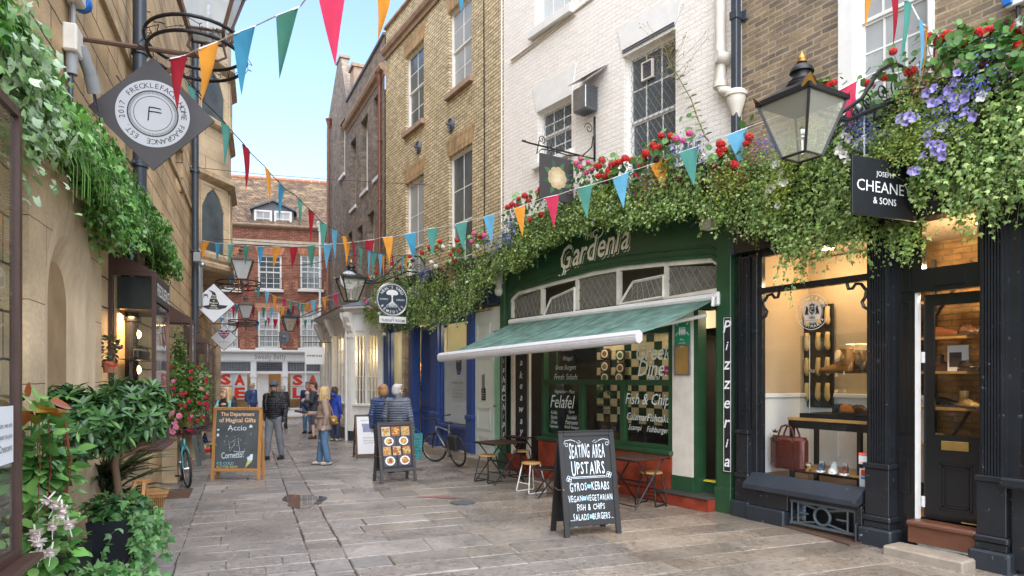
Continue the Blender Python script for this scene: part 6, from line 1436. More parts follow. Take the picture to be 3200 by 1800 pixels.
def diamond(sx,out,zc,dg,label,par=None):
    p=LW.pt(sx,-out,zc); o=thing('diamond_sign',label,'sign',p,math.atan2(-LW.n.y,-LW.n.x)); return o
# nearest
s1=LW.s(258); zr=1.9+(HZ-155)*7.1/F
ring_lantern(s1,None,'large brown framed lantern cut by the top of the photo above the dark diamond sign','',0,'',zr=zr,ringr=.62,scale=1.25)
zc=1.9+(HZ-355)*7.05/F; o=diamond(s1-.03,.64,zc,.58,'dark grey diamond sign reading Freckleface Home Fragrance around a letter F')
def dshape(f,r,y0,y1,mi=0): f.prism([(-r,0),(0,-r),(r,0),(0,r)],y0,y1,mi)
f=MB(); dshape(f,.585,-.012,.012); f.build('board',M['sign_grey'],o)
f=MB(); f.disc((0,0),.345,-.015,64,mi=0); f.ring((0,0),.228,.24,-.0165,mi=1); f.ring((0,0),.175,.181,-.0165,mi=1)
for k in range(110):
    a=2*PI*k/110; r0=.205 if k%2 else .198; u=Vector((math.cos(a),0,math.sin(a))); v=Vector((-u.z,0,u.x))*.0022; b0=Vector((0,-.0165,0)); f.add([b0+u*r0-v,b0+u*.228-v,b0+u*.228+v,b0+u*r0+v],[(0,1,2,3)],1)
f.arc_text('FRECKLEFACE HOME FRAGRANCE',(0,0),.29,.052,-.0165,140,-98,mi=1); f.arc_text('EST.',(0,0),.29,.052,-.0165,-122,-148,mi=1); f.arc_text('2017',(0,0),.29,.052,-.0165,-168,-196,mi=1)
for k,(a0,b0,a1,b1) in enumerate(((-.035,.06,-.045,-.075),(-.04,.065,.075,.055),(-.035,.02,.08,.015))): f.tube([(a0,-.0165,b0),((a0+a1)/2,-.0165,(b0+b1)/2+.004),(a1,-.0165,b1)],.006,4,mi=1)
f.build('round_emblem',[plain('disc_grey',(.52,.53,.56),.4,.08,4,bmp=.02),M['letter_black']],o)
f=MB(); 
for dx in (-.25,.0): f.tube([(-.33+dx*.8,0,.35+dx),(-.28+dx*.8,0,.28+dx)],.014,5)
f.build('clip',M['rust'],o)
s2=LW.s(622)
Yc=19.6; zr=1.9+(HZ-893)*Yc/F; ring_lantern(s2,None,'brown framed lantern above the white diamond sign with the witch hat','',0,'',zr=zr,ringr=.75,scale=1.0)
q=P(668,948,18.8); o=thing('diamond_sign','white diamond sign with a black witch hat reading The Department of Magical Gifts','sign',q,math.atan2(-LW.n.y,-LW.n.x)); f=MB(); dshape(f,.56,-.012,.012); f.build('board',M['sign_black'],o); f=MB(); dshape(f,.535,-.016,-.0125); f.build('face',M['sign_white'],o)
f=MB(); y0,y1=-.020,-.0165
f.prism([(-.32,-.09),(-.12,-.05),(-.10,.10),(-.05,.22),(-.04,.28),(-.10,.33),(-.14,.36),(-.06,.345),(.03,.30),(.06,.24),(.08,.12),(.13,.02),(.14,-.04),(.36,-.05),(.30,-.12),(.12,-.17),(-.15,-.165)],y0,y1); 
for k in range(4):
    for sx in (-1,1): f.tube([(-.2,-.018,.22),(-.2+sx*.04,-.018,.25-.02*k),(-.2+sx*.055,-.018,.21-.025*k)],.004,4)
f.ell((-.2,-.018,.22),(.022,.003,.03),8,6); f.build('hat_emblem',M['letter_black'],o)
f=MB()
for i,(tx,w_) in enumerate((('The',.10),('Department',.24),('of',.05),('Magical',.20),('Gifts',.15),('Cambridge',.22))): f.text(tx,.0,.21-i*.068,w=w_,h=.045 if tx!='Cambridge' else .035,y=-.0225,bold=.02)
f.build('lettering',M['letter_cream'],o)
s3=LW.s(659); Yc=24.6; zr=1.9+(HZ-1016)*Yc/F; ring_lantern(s3,None,'farthest small brown framed lantern above the white heart sign','',0,'',zr=zr,ringr=.62,scale=.85)
q=P(700,1056,23.7); o=thing('diamond_sign','white diamond sign with a union flag heart reading The Cambridge Gift Shop','sign',q,math.atan2(-LW.n.y,-LW.n.x)); f=MB(); dshape(f,.445,-.012,.012); f.build('board',M['sign_navy'],o); f=MB(); dshape(f,.425,-.016,-.0125); f.build('face',M['sign_white'],o)
hp=[(0,-.04),(-.10,.05),(-.17,.13),(-.19,.20),(-.16,.26),(-.10,.27),(-.04,.25),(0,.21),(.04,.25),(.10,.27),(.16,.26),(.19,.20),(.17,.13),(.10,.05)]
f=MB(); f.prism(hp,-.019,-.0165,0); f.prism([(-.175,.13),(.175,.13),(.175,.175),(-.175,.175)],-.0215,-.0195,1); f.prism([(-.022,.02),(.022,.02),(.022,.22),(-.022,.22)],-.0225,-.0195,1)
f.prism([(-.18,.115),(.18,.115),(.18,.19),(-.18,.19)],-.0205,-.0192,2); f.prism([(-.035,.02),(.035,.02),(.035,.225),(-.035,.225)],-.0207,-.0192,2)
for sx in (1,-1): f.prism([(sx*.14,.25),(sx*.155,.235),(sx*.04,.10),(sx*.025,.115)][::sx],-.0203,-.0192,2); f.prism([(sx*.10,.055),(sx*.115,.07),(sx*.04,.14),(sx*.03,.13)][::sx],-.0203,-.0192,2)
f.build('heart_emblem',[plain('flag_blue',(.02,.05,.25)),plain('flag_red',(.6,.03,.03)),M['letter_white']],o); f=MB(); f.text('The',0,-.09,h=.035,y=-.018); f.text('Cambridge Gift Shop',0,-.15,w=.36,h=.04,y=-.018); f.build('lettering',M['sign_navy'],o)
# ================= wall fittings
def globe(Wl,px,py,label):
    s,z=Wl.sz(px,py); o=Wl.thing('globe_lamp',label,'wall lamp',s,-.12,z)
    f=MB(); f.prism([(-.13,.26),(-.09,.0),(.09,.0),(.13,.26)],-.13,.10); f.bbox(-.17,.17,-.17,.1,.26,.31,.01); f.lathe([(.05,-.08),(.07,-.06),(.07,.0)],(0,-.02,0),16); f.build('bracket',M['cream_paint'],o); f=MB(); f.ell((0,-.02,-.15),(.10,.10,.10),20,14); f.build('glass_globe',plain('opal',(.7,.65,.55),.15,.05),o,smooth=True)
globe(R2,1577,890,'cream corbel with an opal globe lamp at the left end of the green fascia')
s,z=R2.sz(2210,715); o=R2.thing('corbel','cream painted corbel at the right end of the green fascia','corbel',s+.15,-.1,z); f=MB(); f.prism([(-.13,.30),(-.09,-.05),(.09,-.05),(.13,.30)],-.13,.10); f.bbox(-.17,.17,-.17,.1,.30,.35,.01); f.build('corbel_block',M['cream_paint'],o); f=MB(); f.tube([(-.06,-.14,.08),(-.14,-.2,.05),(-.2,-.22,.0)],.02,6); f.build('bracket',M['black_iron'],o)
s,z=R2.sz(2215,575,-.5); o=R2.thing('floodlight','small black floodlight among the flowers above the cafe','floodlight',s,-.55,z); f=MB(); f.M=Matrix.Rotation(R(-25),4,'Y'); f.bbox(-.07,.07,-.04,.04,-.10,.06,.01); f.bbox(-.05,.05,-.06,-.04,-.08,.0,.005); f.build('casing',M['black_iron'],o); f=MB(); f.tube([(0,.04,0),(0,.45,.08)],.012,6); f.build('arm',M['black_iron'],o)
s,z=LW.sz(607,800); o=LW.thing('wall_floodlight','grey box floodlight clamped on the far black downpipe','floodlight',LW.s(588),-.2,LW.z(588,815)); f=MB(); f.bbox(-.12,.12,-.08,.08,-.02,.2,.01); f.build('casing',M['plastic_grey'],o); f=MB(); f.ell((.1,-.12,-.08),(.06,.08,.06),10,8); f.ell((-.14,-.12,-.10),(.05,.07,.06),10,8); f.build('lamp',M['steel'],o)
s,z=R1.sz(3195,15); o=R1.thing('power_socket','blue and white outdoor socket high on the brown brick wall at the right edge','socket box',R1.s(3182),0,R1.z(3182,20)); f=MB(); f.bbox(-.07,.10,-.1,0,-.02,.2,.01); f.build('casing',M['sign_white'],o); f=MB(); f.bbox(-.09,.0,-.13,-.101,.0,.12,.01); f.build('socket_cover',plain('plug_blue',(.02,.16,.55)),o); f=MB(); f.tube([(.02,-.05,-.02),(.02,-.05,-.25)],.018,8); f.build('cable',M['black_iron'],o)
# ================= bunting
FC={'r':cloth('flag_red_cloth',(.38,.02,.035)),'p':cloth('flag_pink_cloth',(.70,.05,.12)),'o':cloth('flag_orange_cloth',(.85,.35,.045)),'b':cloth('flag_blue_cloth',(.07,.32,.50)),'l':cloth('flag_light_blue_cloth',(.16,.47,.70)),'t':cloth('flag_teal_cloth',(.11,.36,.30)),'g':cloth('flag_green_cloth',(.07,.24,.17))}
def bunting(label,flags,cord,Lf=.56,white=True,yfun=None):
    pts=[]
    o=thing('bunting',label,'bunting',(0,0,0),0,'strings of coloured pennants')
    org=None
    for (x0,y0,x1,y1,tx,ty,c_,Y) in flags:
        a=P(x0,y0,Y); org=org or a
    o.location=org
    for k,(x0,y0,x1,y1,tx,ty,c_,Y) in enumerate(flags):
        wpx=math.hypot(x1-x0,y1-y0)/F*Y; miss=max(0,.27**2-wpx**2)**.5; dy=miss*.5
        a=P(x0,y0,Y-dy); b=P(x1,y1,Y+dy); t=P(tx,ty,Y+random.uniform(-.05,.05)); f=MB(); N=6; vs=[]
        nrm=(b-a).cross(t-a).normalized(); curl=random.uniform(-.04,.04)
        for j in range(N+1):
            v=j/N
            for i in range(5):
                u=i/4; p=a.lerp(b,u).lerp(t,v)+nrm*(curl*math.sin(PI*v)*(1-abs(2*u-1)*.5)+.018*math.sin(u*PI*1.5+k)*(1-v))
                vs.append(p-org)
        f.add(vs,[(j*5+i,j*5+i+1,(j+1)*5+i+1,(j+1)*5+i) for j in range(N) for i in range(4)]); f.build('pennant',FC[c_],o,smooth=True)
        pts.append((a-org,b-org))
    cp=[P(*c)-org for c in cord[0]]+[q for p_ in pts for q in p_]+[P(*c)-org for c in cord[1]]
    f=MB(); f.tube(cp,.006,5); f.build('cord',M['white_metal'] if white else M['black_iron'],o)
def Yl(l): return .56*F/l
bunting('large pennants of the nearest bunting string across the top of the photo',[(532,183,582,172,555,350,'r',6.6),(622,152,682,130,630,320,'o',6.3),(732,105,800,80,755,300,'b',5.7),(863,50,938,20,873,248,'g',5.3),(985,-42,1085,-42,1048,208,'p',4.9),(1163,-80,1235,-80,1180,128,'o',4.9)],([(520,190,6.7)],[(1330,-60,5.2),(1425,-140,5.6)]))
bunting('two pennants dipping in at the top in front of the yellow and white walls',[(1418,-60,1456,-62,1442,42,'b',9.0),(1520,-95,1580,-100,1550,-5,'o',8.6)],([(1350,-60,9.4)],[(1700,-120,8.0),(2700,-60,5.2)]))
fl=[(570,228,606,288,602,330,'t',7.3),(693,372,717,402,700,522,'t',8.0),(760,448,783,478,768,597,'r',8.3),(827,520,850,548,842,640,'o',9.2),(868,566,892,592,874,696,'b',9.6),(925,612,945,632,933,715,'t',10.8),(962,650,980,665,971,762,'r',10.9),(1000,690,1022,704,1010,785,'t',11.8),(1040,713,1057,724,1048,812,'l',12.3),(1070,735,1087,745,1083,835,'o',12.6),(1097,752,1110,760,1105,838,'r',13.4),(1118,767,1132,775,1126,850,'t',13.9),(1148,778,1158,784,1152,860,'l',14.4),(1160,787,1176,790,1164,862,'t',14.6),(1183,792,1195,794,1188,865,'l',15.0),(1196,797,1205,798,1199,868,'o',15.4),(1223,799,1231,800,1229,865,'r',15.9),(1238,799,1243,799,1240,872,'t',16.1),(1256,799,1262,798,1258,862,'l',16.4),(1267,798,1274,797,1269,850,'o',16.7)]
bunting('long bunting string falling from the left lantern to the blue shop lantern',fl,([(560,215,7.2),(640,312,7.6)],[(1300,790,17),(1330,775,17.3)]),white=False)
fl=[(602,748,618,749,605,808,'r',18.5),(635,752,655,755,632,810,'o',18.6),(674,760,692,760,677,822,'b',18.4),(712,764,732,764,712,830,'t',18),(759,768,780,768,766,830,'g',18),(804,770,827,770,812,835,'b',17.6),(853,771,876,771,853,842,'o',17),(905,771,930,771,912,842,'r',16.6),(960,768,986,768,973,840,'g',16.2),(1012,764,1040,762,1020,840,'l',15.3),(1080,760,1098,757,1083,835,'o',15),(1139,752,1171,748,1153,830,'r',14.6),(1195,742,1228,740,1217,825,'o',14),(1263,732,1300,726,1293,812,'b',13.6),(1334,716,1371,711,1350,800,'t',13.2),(1424,700,1462,692,1450,785,'t',12.6),(1510,678,1548,668,1537,765,'l',12),(1603,654,1642,640,1633,740,'o',11.4),(1702,618,1746,608,1731,712,'p',11),(1805,588,1850,577,1835,685,'t',10.7),(1915,558,1965,537,1949,652,'l',10.3),(2032,515,2090,495,2073,605,'o',10),(2122,478,2184,456,2170,585,'t',9.3),(2268,425,2337,398,2316,525,'l',8.8)]
bunting('long straight bunting string crossing from the far downpipe to the shoe shop lantern',fl,([(590,746,19)],[(2480,345,7.9),(2605,288,7.2)]))
bunting('single pink pennant caught on the shoe shop lantern bracket',[(2610,288,2672,256,2655,395,'p',7.0)],([(2590,300,7.0)],[(2760,215,7.2)]))
fl=[(2708,-40,2722,-30,2703,100,'o',6.0),(2784,-60,2802,-60,2790,150,'r',6.1),(2832,0,2848,14,2810,205,'t',6.3),(2872,60,2882,75,2873,235,'l',6.5),(2893,80,2900,90,2878,265,'o',6.7),(2918,103,2926,108,2915,255,'r',6.9),(2946,122,2952,130,2922,265,'t',7.0)]
bunting('narrow edge-on pennants hanging in front of the tall sash window at top right',fl,([(2650,-60,5.8)],[(2990,150,7.2)]))
fl=[(621,768,630,780,622,830,'l',19.2),(641,792,650,806,644,845,'o',19.6),(715,846,730,856,717,900,'l',20.2),(738,862,750,868,745,925,'o',20.4),(770,882,783,890,776,935,'p',20.8),(798,898,812,903,803,945,'t',21.2),(825,907,840,915,832,956,'l',21.6),(852,922,866,928,857,965,'o',22),(882,932,895,936,893,965,'p',22.4),(903,939,916,941,910,982,'t',22.8),(927,944,938,946,931,982,'b',23),(938,948,953,949,945,992,'t',23.2),(951,948,960,948,955,985,'o',23.4),(972,940,987,938,980,988,'l',23.6),(1008,930,1022,926,1016,972,'o',23.8),(1040,921,1056,916,1052,960,'p',23.6)]
bunting('bunting string sagging across the red brick facade toward the small far lantern',fl,([(605,755,19)],[(1100,900,23)]),Lf=.5)
fl=[(724,957,735,957,729,998,'p',24.5),(735,950,748,952,737,985,'b',24.6),(757,956,770,956,760,1003,'o',24.8),(785,958,798,958,790,1000,'r',25),(816,960,830,961,822,998,'g',25.1),(843,960,856,960,847,1000,'l',25.2),(874,959,888,959,880,1003,'o',25.2),(907,955,921,954,914,995,'r',25.2),(940,950,953,949,946,990,'t',25),(962,947,971,946,967,985,'o',24.8)]
bunting('level bunting string just below the middle windows of the red brick building',fl,([(715,958,24.3)],[(1040,935,24.3)]))
fl=[(688,992,700,994,690,1014,'l',25.8),(738,1006,748,1008,735,1038,'r',26),(764,1008,775,1008,767,1040,'t',26.1),(800,1005,813,1006,803,1037,'b',26.2),(826,1000,836,1002,829,1032,'t',26.3),(833,992,843,993,838,1023,'p',26.4),(853,997,868,997,858,1031,'r',26.5),(885,999,895,1000,888,1030,'l',26.6),(925,1000,937,1000,930,1032,'r',26.4),(950,1001,961,1000,955,1032,'t',26.2),(970,1000,979,999,974,1030,'b',26)]
bunting('lowest far bunting string just above the white shopfront fascia',fl,([(680,990,25.6)],[(1010,985,25.6)]))
# overhead wires
def wire(label,pts,r=.012,mat='black_iron'):
    q=[P(*p) for p in pts]; o=thing('overhead_wire',label,'wire',q[0]); m=MB(); m.tube([p-q[0] for p in q],r,5); m.build('cable',M[mat],o); m=MB(); m.ell((0,0,0),(.04,.04,.04),8,6); m.build('anchor',M['steel'],o)
wire('black wire sagging in front of the red brick windows',[(660,788,19.5),(760,812,19.8),(850,829,20),(950,828,20.2),(1040,812,20.3),(1120,795,20.5)])
wire('taut steel wire below the stone band of the red brick building',[(592,741,19),(700,748,19.5),(860,760,20.5),(1010,768,22)],.010)
wire('thin wire strung high from the left downpipe to the yellow brick wall',[(598,522,17),(820,545,17),(1060,563,17.5),(1340,578,17.4)],.007)
# ================= leaves
T_IVY=([(0,0,0),(.30,.10,-.04),(.50,.42,-.10),(.22,.48,.02),(.0,1.0,-.12),(-.22,.48,.02),(-.50,.42,-.10),(-.30,.10,-.04),(0,.40,.07)],[(0,1,8),(1,2,3,8),(3,4,8),(4,5,8),(5,6,7,8),(7,0,8)])
T_LANCE=([(0,0,0),(.13,.3,.03),(.15,.6,.02),(0,1,-.08),(-.15,.6,.02),(-.13,.3,.03),(0,.3,-.03),(0,.62,-.04)],[(0,1,6),(1,2,7,6),(2,3,7),(3,4,7),(4,5,6,7),(5,0,6)])
T_OVATE=([(0,0,0),(.28,.18,.05),(.36,.45,.05),(.2,.78,.0),(0,1,-.08),(-.2,.78,0),(-.36,.45,.05),(-.28,.18,.05),(0,.2,-.01),(0,.6,-.02)],[(0,1,8),(1,2,9,8),(2,3,9),(3,4,9),(4,5,9),(5,6,9),(6,7,8,9),(7,0,8)])
T_ROUND=([(math.cos(a)*.5,math.sin(a)*.5+.45,.05*math.cos(3*a)) for a in [2*PI*k/9 for k in range(9)]]+[(0,.4,-.05)],[(k,(k+1)%9,9) for k in range(9)])
T_STRAP=([(-.03,0,0),(.03,0,0),(.05,.35,.10),(.045,.7,.10),(0,1,-.02),(-.045,.7,.10),(-.05,.35,.10),(0,.35,.08),(0,.7,.08)],[(0,1,2,7),(0,7,6),(2,3,8,7),(7,8,5,6),(3,4,8),(8,4,5)])
def leaves(name,pos,tip,nrm,size,tint,T,mat,parent):
    pos=np.asarray(pos,float); N=len(pos); tip=np.asarray(tip,float); nrm=np.asarray(nrm,float); size=np.asarray(size,float)
    tip/=np.linalg.norm(tip,axis=1)[:,None]+1e-9; x=np.cross(tip,nrm); x/=np.linalg.norm(x,axis=1)[:,None]+1e-9; n=np.cross(x,tip)
    V=np.array(T[0]); nv=len(V); W=(x[:,None,:]*V[None,:,0:1]+tip[:,None,:]*V[None,:,1:2]+n[:,None,:]*V[None,:,2:3])*size[:,None,None]+pos[:,None,:]
    cnt=np.array([len(f) for f in T[1]]); flat=np.array([i for f in T[1] for i in f]); idx=(flat[None,:]+(np.arange(N)*nv)[:,None]).ravel()
    me=bpy.data.meshes.new(name); me.vertices.add(N*nv); me.vertices.foreach_set('co',W.ravel().astype(np.float32)); me.loops.add(len(idx)); me.loops.foreach_set('vertex_index',idx.astype(np.int32))
    tot=np.tile(cnt,N); me.polygons.add(len(tot)); st=np.concatenate([[0],np.cumsum(tot)[:-1]]); me.polygons.foreach_set('loop_start',st.astype(np.int32)); me.polygons.foreach_set('loop_total',tot.astype(np.int32)); me.update(calc_edges=True)
    c=np.ones((N,nv,4),np.float32); c[:,:,:3]=np.asarray(tint)[:,None,:]; a=me.color_attributes.new('tint','FLOAT_COLOR','POINT'); a.data.foreach_set('color',c.ravel()); me.materials.append(M[mat])
    o=bpy.data.objects.new(name,me); COL.objects.link(o); o.parent=parent; return o
def tints(N,cols,wts,j=.25):
    k=rng.choice(len(cols),N,p=np.array(wts)/sum(wts)); c=np.array(cols)[k]; return c*(1+rng.uniform(-j,j,(N,1)))
GREENS=[(.08,.15,.035),(.15,.26,.06),(.27,.41,.10),(.44,.56,.20)]
def interp(tab,x): return np.interp(x,[a for a,b in tab],[b for a,b in tab])
def garland(Wl,px0,px1,top,bot,label,N,leaf=.045,d=.38,cols=GREENS,wts=(2.5,4,3.5,1.8),over=.12,hang=True,cat='flower garland',strand=(.25,.75),gap=None):
    o=Wl.thing('trailing_planting',label,cat,0,0,0)
    tt=sorted([(Wl.sz(x,y,-d)) for x,y in top]); bb=sorted([(Wl.sz(x,y,-d)) for x,y in bot]); s0,s1=min(Wl.s(px0,-d),Wl.s(px1,-d)),max(Wl.s(px0,-d),Wl.s(px1,-d))
    P_,T_,N_,S_,C_=[],[],[],[],[]; cnt=0; stems=MB(); ns=0
    while cnt<N:
        s=random.uniform(s0,s1); zt=interp(tt,s); zb=interp(bb,s); h=max(zt-zb,.12); u=random.random()**.8*.85; z=zt-h*u
        prof=math.sin(min(u*1.6+.25,1)*PI/2); dd=-(d+.22*random.uniform(-1,.6))*(.45+.55*prof) ; L=random.uniform(*strand)*min(1,h/.8+.3); drift=random.gauss(0,.12); zend=zb-random.expovariate(1/over)*(.6 if random.random()<.6 else 1.4)
        step=leaf*.72; k=0; p=[s,dd,z]; run=[tuple(p)]; new=random.random()
        while k*step<L and p[2]>zend:
            if gap and gap[0]<p[0]<gap[1] and gap[2]<p[2]<gap[3]: p[1]=max(p[1],-.14)
            for q in range(random.choice((1,1,2))):
                P_.append((p[0]+random.gauss(0,.02),p[1]+random.gauss(0,.025),p[2]+random.gauss(0,.015))); T_.append((random.gauss(0,.6),random.gauss(-.25,.35),random.gauss(-.75,.4))); N_.append((random.gauss(0,.55),-1+random.gauss(0,.4),random.gauss(.55,.5))); S_.append(leaf*random.choice((.55,.75,.9,1.0,1.15,1.5))*random.uniform(.85,1.15)*(1-.35*(k*step/max(L,.1))))
                C_.append(min(.999,new*.6+.4*(k*step/L))); cnt+=1
            k+=1; p[0]+=drift*step+random.gauss(0,.006); p[2]-=step*random.uniform(.6,1.1); p[1]-=random.gauss(.004,.008); run.append(tuple(p))
        if len(run)>3 and p[2]<zb+.15 and ns<260: stems.tube(run[::2],.0022,3); ns+=1
    n=len(P_); base=tints(n,cols,wts,.22); C_=np.array(C_)[:,None]; lime=np.array(cols[-1]); base=base*(1-.45*(C_>.72))+lime*(.45*(C_>.72))
    leaves('ivy_foliage',P_,T_,N_,S_,base,T_IVY,'leaf',o); stems.build('ivy_stems',M['stem'],o)
    tr=MB(); 
    zz=[(s0+(s1-s0)*i/20) for i in range(21)]
    for a,b_ in zip(zz,zz[1:]):
        z=float(interp(tt,(a+b_)/2))-.22; tr.box(a,b_,-.30,-.04,z-.22,z)
    tr.build('planter_trough',M['interior_dark'],o); return o,tt,bb,d
def on(o,Wl,px,py,d): s,z=Wl.sz(px,py,-d); return Vector((s,-d,z))
def petal_mesh(name,nf,R_,fr,T=5):
    m=MB()
    for k in range(nf):
        z=1-1.7*(k+.5)/nf; a=k*2.4; r=math.sqrt(max(0,1-z*z)); c=Vector((r*math.cos(a),r*math.sin(a),z*.8)); n=c.normalized(); x=n.cross(Vector((.3,.2,1))).normalized(); y=n.cross(x); sh=random.uniform(.75,1.15)
        for j in range(T):
            t=2*PI*j/T+k; u=x*math.cos(t)+y*math.sin(t); v=n.cross(u); p=c*R_; m.tint=None; m.add([p,p+u*fr*.7-v*fr*.42+n*.004,p+u*fr*1.1+n*random.uniform(-.004,.006),p+u*fr*.7+v*fr*.42+n*.004],[(0,1,2,3)])
    return m
RED=plain('geranium_red',(.62,.012,.012),.55,.45,60,bmp=0); CRIM=plain('geranium_crimson',(.10,.01,.015),.6,.4,60,bmp=0); PNK=plain('geranium_pink',(.75,.10,.28),.55,.3,60,bmp=0); WHT=plain('petal_white',(.75,.76,.72),.6,.12,60,bmp=0); VIO=plain('petunia_violet',(.42,.36,.78),.55,.35,30,bmp=0)
_bm={}
def bloom(o,Wl,px,py,kind,d,sz=1.0):
    if kind not in _bm:
        if kind in 'rcpw': m=petal_mesh('b',24,.045,.022); _bm[kind]=m.mesh('geranium_head',{'r':RED,'c':CRIM,'p':PNK,'w':WHT}[kind])
        else:
            m=MB(); n=20; vs=[]
            for j,(r,z) in enumerate(((.006,-.045),(.010,-.02),(.022,-.004),(.04,.0))):
                for k in range(n): rr=r*(1+(.16*math.cos(5*2*PI*k/n) if j==3 else 0)); a=2*PI*k/n; vs.append((math.cos(a)*rr,-z-.0+(.006*math.sin(10*PI*k/n) if j==3 else 0)*1,math.sin(a)*rr))
            m.add(vs,[(j*n+k,j*n+(k+1)%n,(j+1)*n+(k+1)%n,(j+1)*n+k) for j in range(3) for k in range(n)]); vs=None
            _bm[kind]=m.mesh('petunia',{'v':VIO,'W':WHT}[kind],True)
    b_=bpy.data.objects.new('geranium_head' if kind in 'rcpw' else 'petunia_bloom',_bm[kind]); COL.objects.link(b_); b_.parent=o; b_.location=on(o,Wl,px,py,d); b_.scale=(sz*random.uniform(.85,1.15),)*3; b_.rotation_euler=(random.uniform(-.5,.3),random.uniform(-.4,.4),random.uniform(-.7,.4)); return b_
def spray(o,Wl,zones,d,name,cols,leaf,T,n_per,mat='petal',spread=.12):
    P_,T_,N_,S_=[],[],[],[]
    for (px,py,n) in zones:
        c=on(o,Wl,px,py,d)
        for k in range(int(n*n_per)): P_.append((c.x+random.gauss(0,spread),c.y+random.gauss(0,.06),c.z+random.gauss(0,spread))); T_.append((random.gauss(0,1),random.gauss(-.3,.5),random.gauss(.1,.8))); N_.append((random.gauss(0,.4),-1,random.gauss(.6,.5))); S_.append(leaf*random.uniform(.6,1.3))
    leaves(name,P_,T_,N_,S_,tints(len(P_),cols,[1]*len(cols),.25),T,mat,o)
def stalks(o,Wl,items,d):
    m=MB()
    for (px,py) in items: p=on(o,Wl,px,py,d); m.tube([p,p+Vector((random.uniform(-.03,.03),.05,-.12)),p+Vector((0,.12,-.28))],.0035,4)
    m.build('flower_stalks',M['stem'],o)
LOB=[(.14,.15,.48),(.22,.22,.58),(.10,.11,.40)]; LIME=[(.25,.33,.04),(.33,.38,.07),(.16,.26,.04)]; GER=[(.06,.17,.03),(.10,.24,.05),(.15,.30,.08)]; DRY=[(.30,.14,.06),(.22,.10,.05),(.38,.22,.10)]
# ---- garland over the blue shop
o,tt,bb,d=garland(R3,1150,1600,[(1100,960),(1150,900),(1200,855),(1260,835),(1330,812),(1400,790),(1480,765),(1560,735),(1640,690)],[(1100,1000),(1160,1000),(1220,1010),(1260,1040),(1300,1010),(1340,1025),(1400,1000),(1440,985),(1480,960),(1530,890),(1570,820),(1640,800)],'ivy garland with red geraniums and white trailing flowers over the blue shop',13500,leaf=.055,d=.45)
g1=[(1374,754,'r'),(1365,773,'r'),(1427,751,'r'),(1342,772,'r'),(1418,779,'r'),(1435,784,'r'),(1408,796,'r'),(1418,815,'r'),(1318,789,'r'),(1501,740,'r'),(1385,771,'w'),(1348,820,'w'),(1362,832,'w'),(1494,770,'w'),(1481,730,'p'),(1474,754,'p'),(1512,735,'p'),(1146,945,'p'),(1160,964,'p'),(1137,934,'p'),(1171,835,'r'),(1175,852,'r'),(1150,869,'r'),(1199,833,'r'),(1280,802,'r'),(1224,823,'r'),(1240,840,'r'),(1210,850,'r'),(1290,815,'c'),(1240,870,'c'),(1255,835,'r'),(1183,930,'w'),(1186,980,'w'),(1178,945,'w'),(1192,960,'w'),(1200,1045,'w'),(1320,855,'c')]
for x,y,k in g1: bloom(o,R3,x,y,k,d+.16,1.05)
stalks(o,R3,[(x,y) for x,y,k in g1],d+.14); spray(o,R3,[(x,y+16,1) for x,y,k in g1 if k in 'rp'],d+.10,'geranium_leaves',GER,.085,T_ROUND,11,'leaf',.10)
spray(o,R3,[(1332,845,3),(1325,860,3),(1235,885,1),(1530,755,3),(1550,770,2),(1585,740,3),(1255,900,1)],d+.15,'lobelia_flowers',LOB,.022,T_ROUND,45,spread=.09)
spray(o,R3,[(1150,975,2),(1185,900,2),(1210,880,2),(1165,1000,2),(1500,760,2),(1560,745,2),(1440,790,1),(1200,1040,1)],d+.12,'lime_foliage',LIME,.035,T_OVATE,90,'leaf',.14)
spray(o,R3,[(1385,835,2),(1330,820,1),(1410,860,2),(1380,795,1)],d+.12,'dried_foliage',DRY,.04,T_IVY,60,'leaf',.10)
# ---- garland over the green cafe
o,tt,bb,d=garland(R2,1570,2330,[(1540,700),(1600,660),(1680,625),(1760,585),(1860,545),(1960,510),(2060,470),(2160,455),(2260,470),(2340,450)],[(1540,790),(1580,840),(1615,845),(1650,815),(1700,770),(1740,745),(1780,728),(1820,712),(1850,700),(1880,690),(1950,712),(2000,705),(2060,690),(2130,655),(2200,660),(2240,690),(2340,700)],'ivy garland with a long row of red and pink geraniums over the green cafe',15000,leaf=.055,d=.5,over=.06)
g2=[(2066,424),(2095,426),(2041,453),(2051,466),(2060,460),(2018,478),(2010,493),(2025,482),(1954,495),(1975,501),(1923,511),(1935,508),(1912,516),(1882,503),(1863,518),(1873,520),(1902,534),(1871,551),(1892,551),(2004,518),(1987,549),(2252,451),(2248,472),(2256,484),(2262,470),(2291,511),(2300,518),(2341,429),(2333,449),(1586,648),(1615,643),(1621,621),(1652,627),(1680,602),(1690,592),(1655,688),(1692,672),(1600,640),(1640,612),(1905,545)]
for x,y in g2: bloom(o,R2,x,y,'r',d+.12,1.12)
g2p=[(2112,433),(2155,416),(2135,440),(1815,497),(1838,507),(1813,522),(1832,540),(1850,530),(1800,510),(1700,600)]
for x,y in g2p: bloom(o,R2,x,y,'p',d+.12,.95)
for x,y in [(2085,445),(2230,520),(2120,560),(2050,500),(2170,500),(1890,570)]: bloom(o,R2,x,y,'c',d+.12)
for x,y in [(1937,521),(2200,478),(1850,695),(1860,680),(1600,690),(1610,730),(1625,760),(1612,780),(1590,700),(2030,600),(1905,650)]: bloom(o,R2,x,y,'W',d+.14,1.0)
for x,y in [(2102,460),(1590,740),(1598,755),(1606,720),(1565,768)]: bloom(o,R2,x,y,'v',d+.15,1.0)
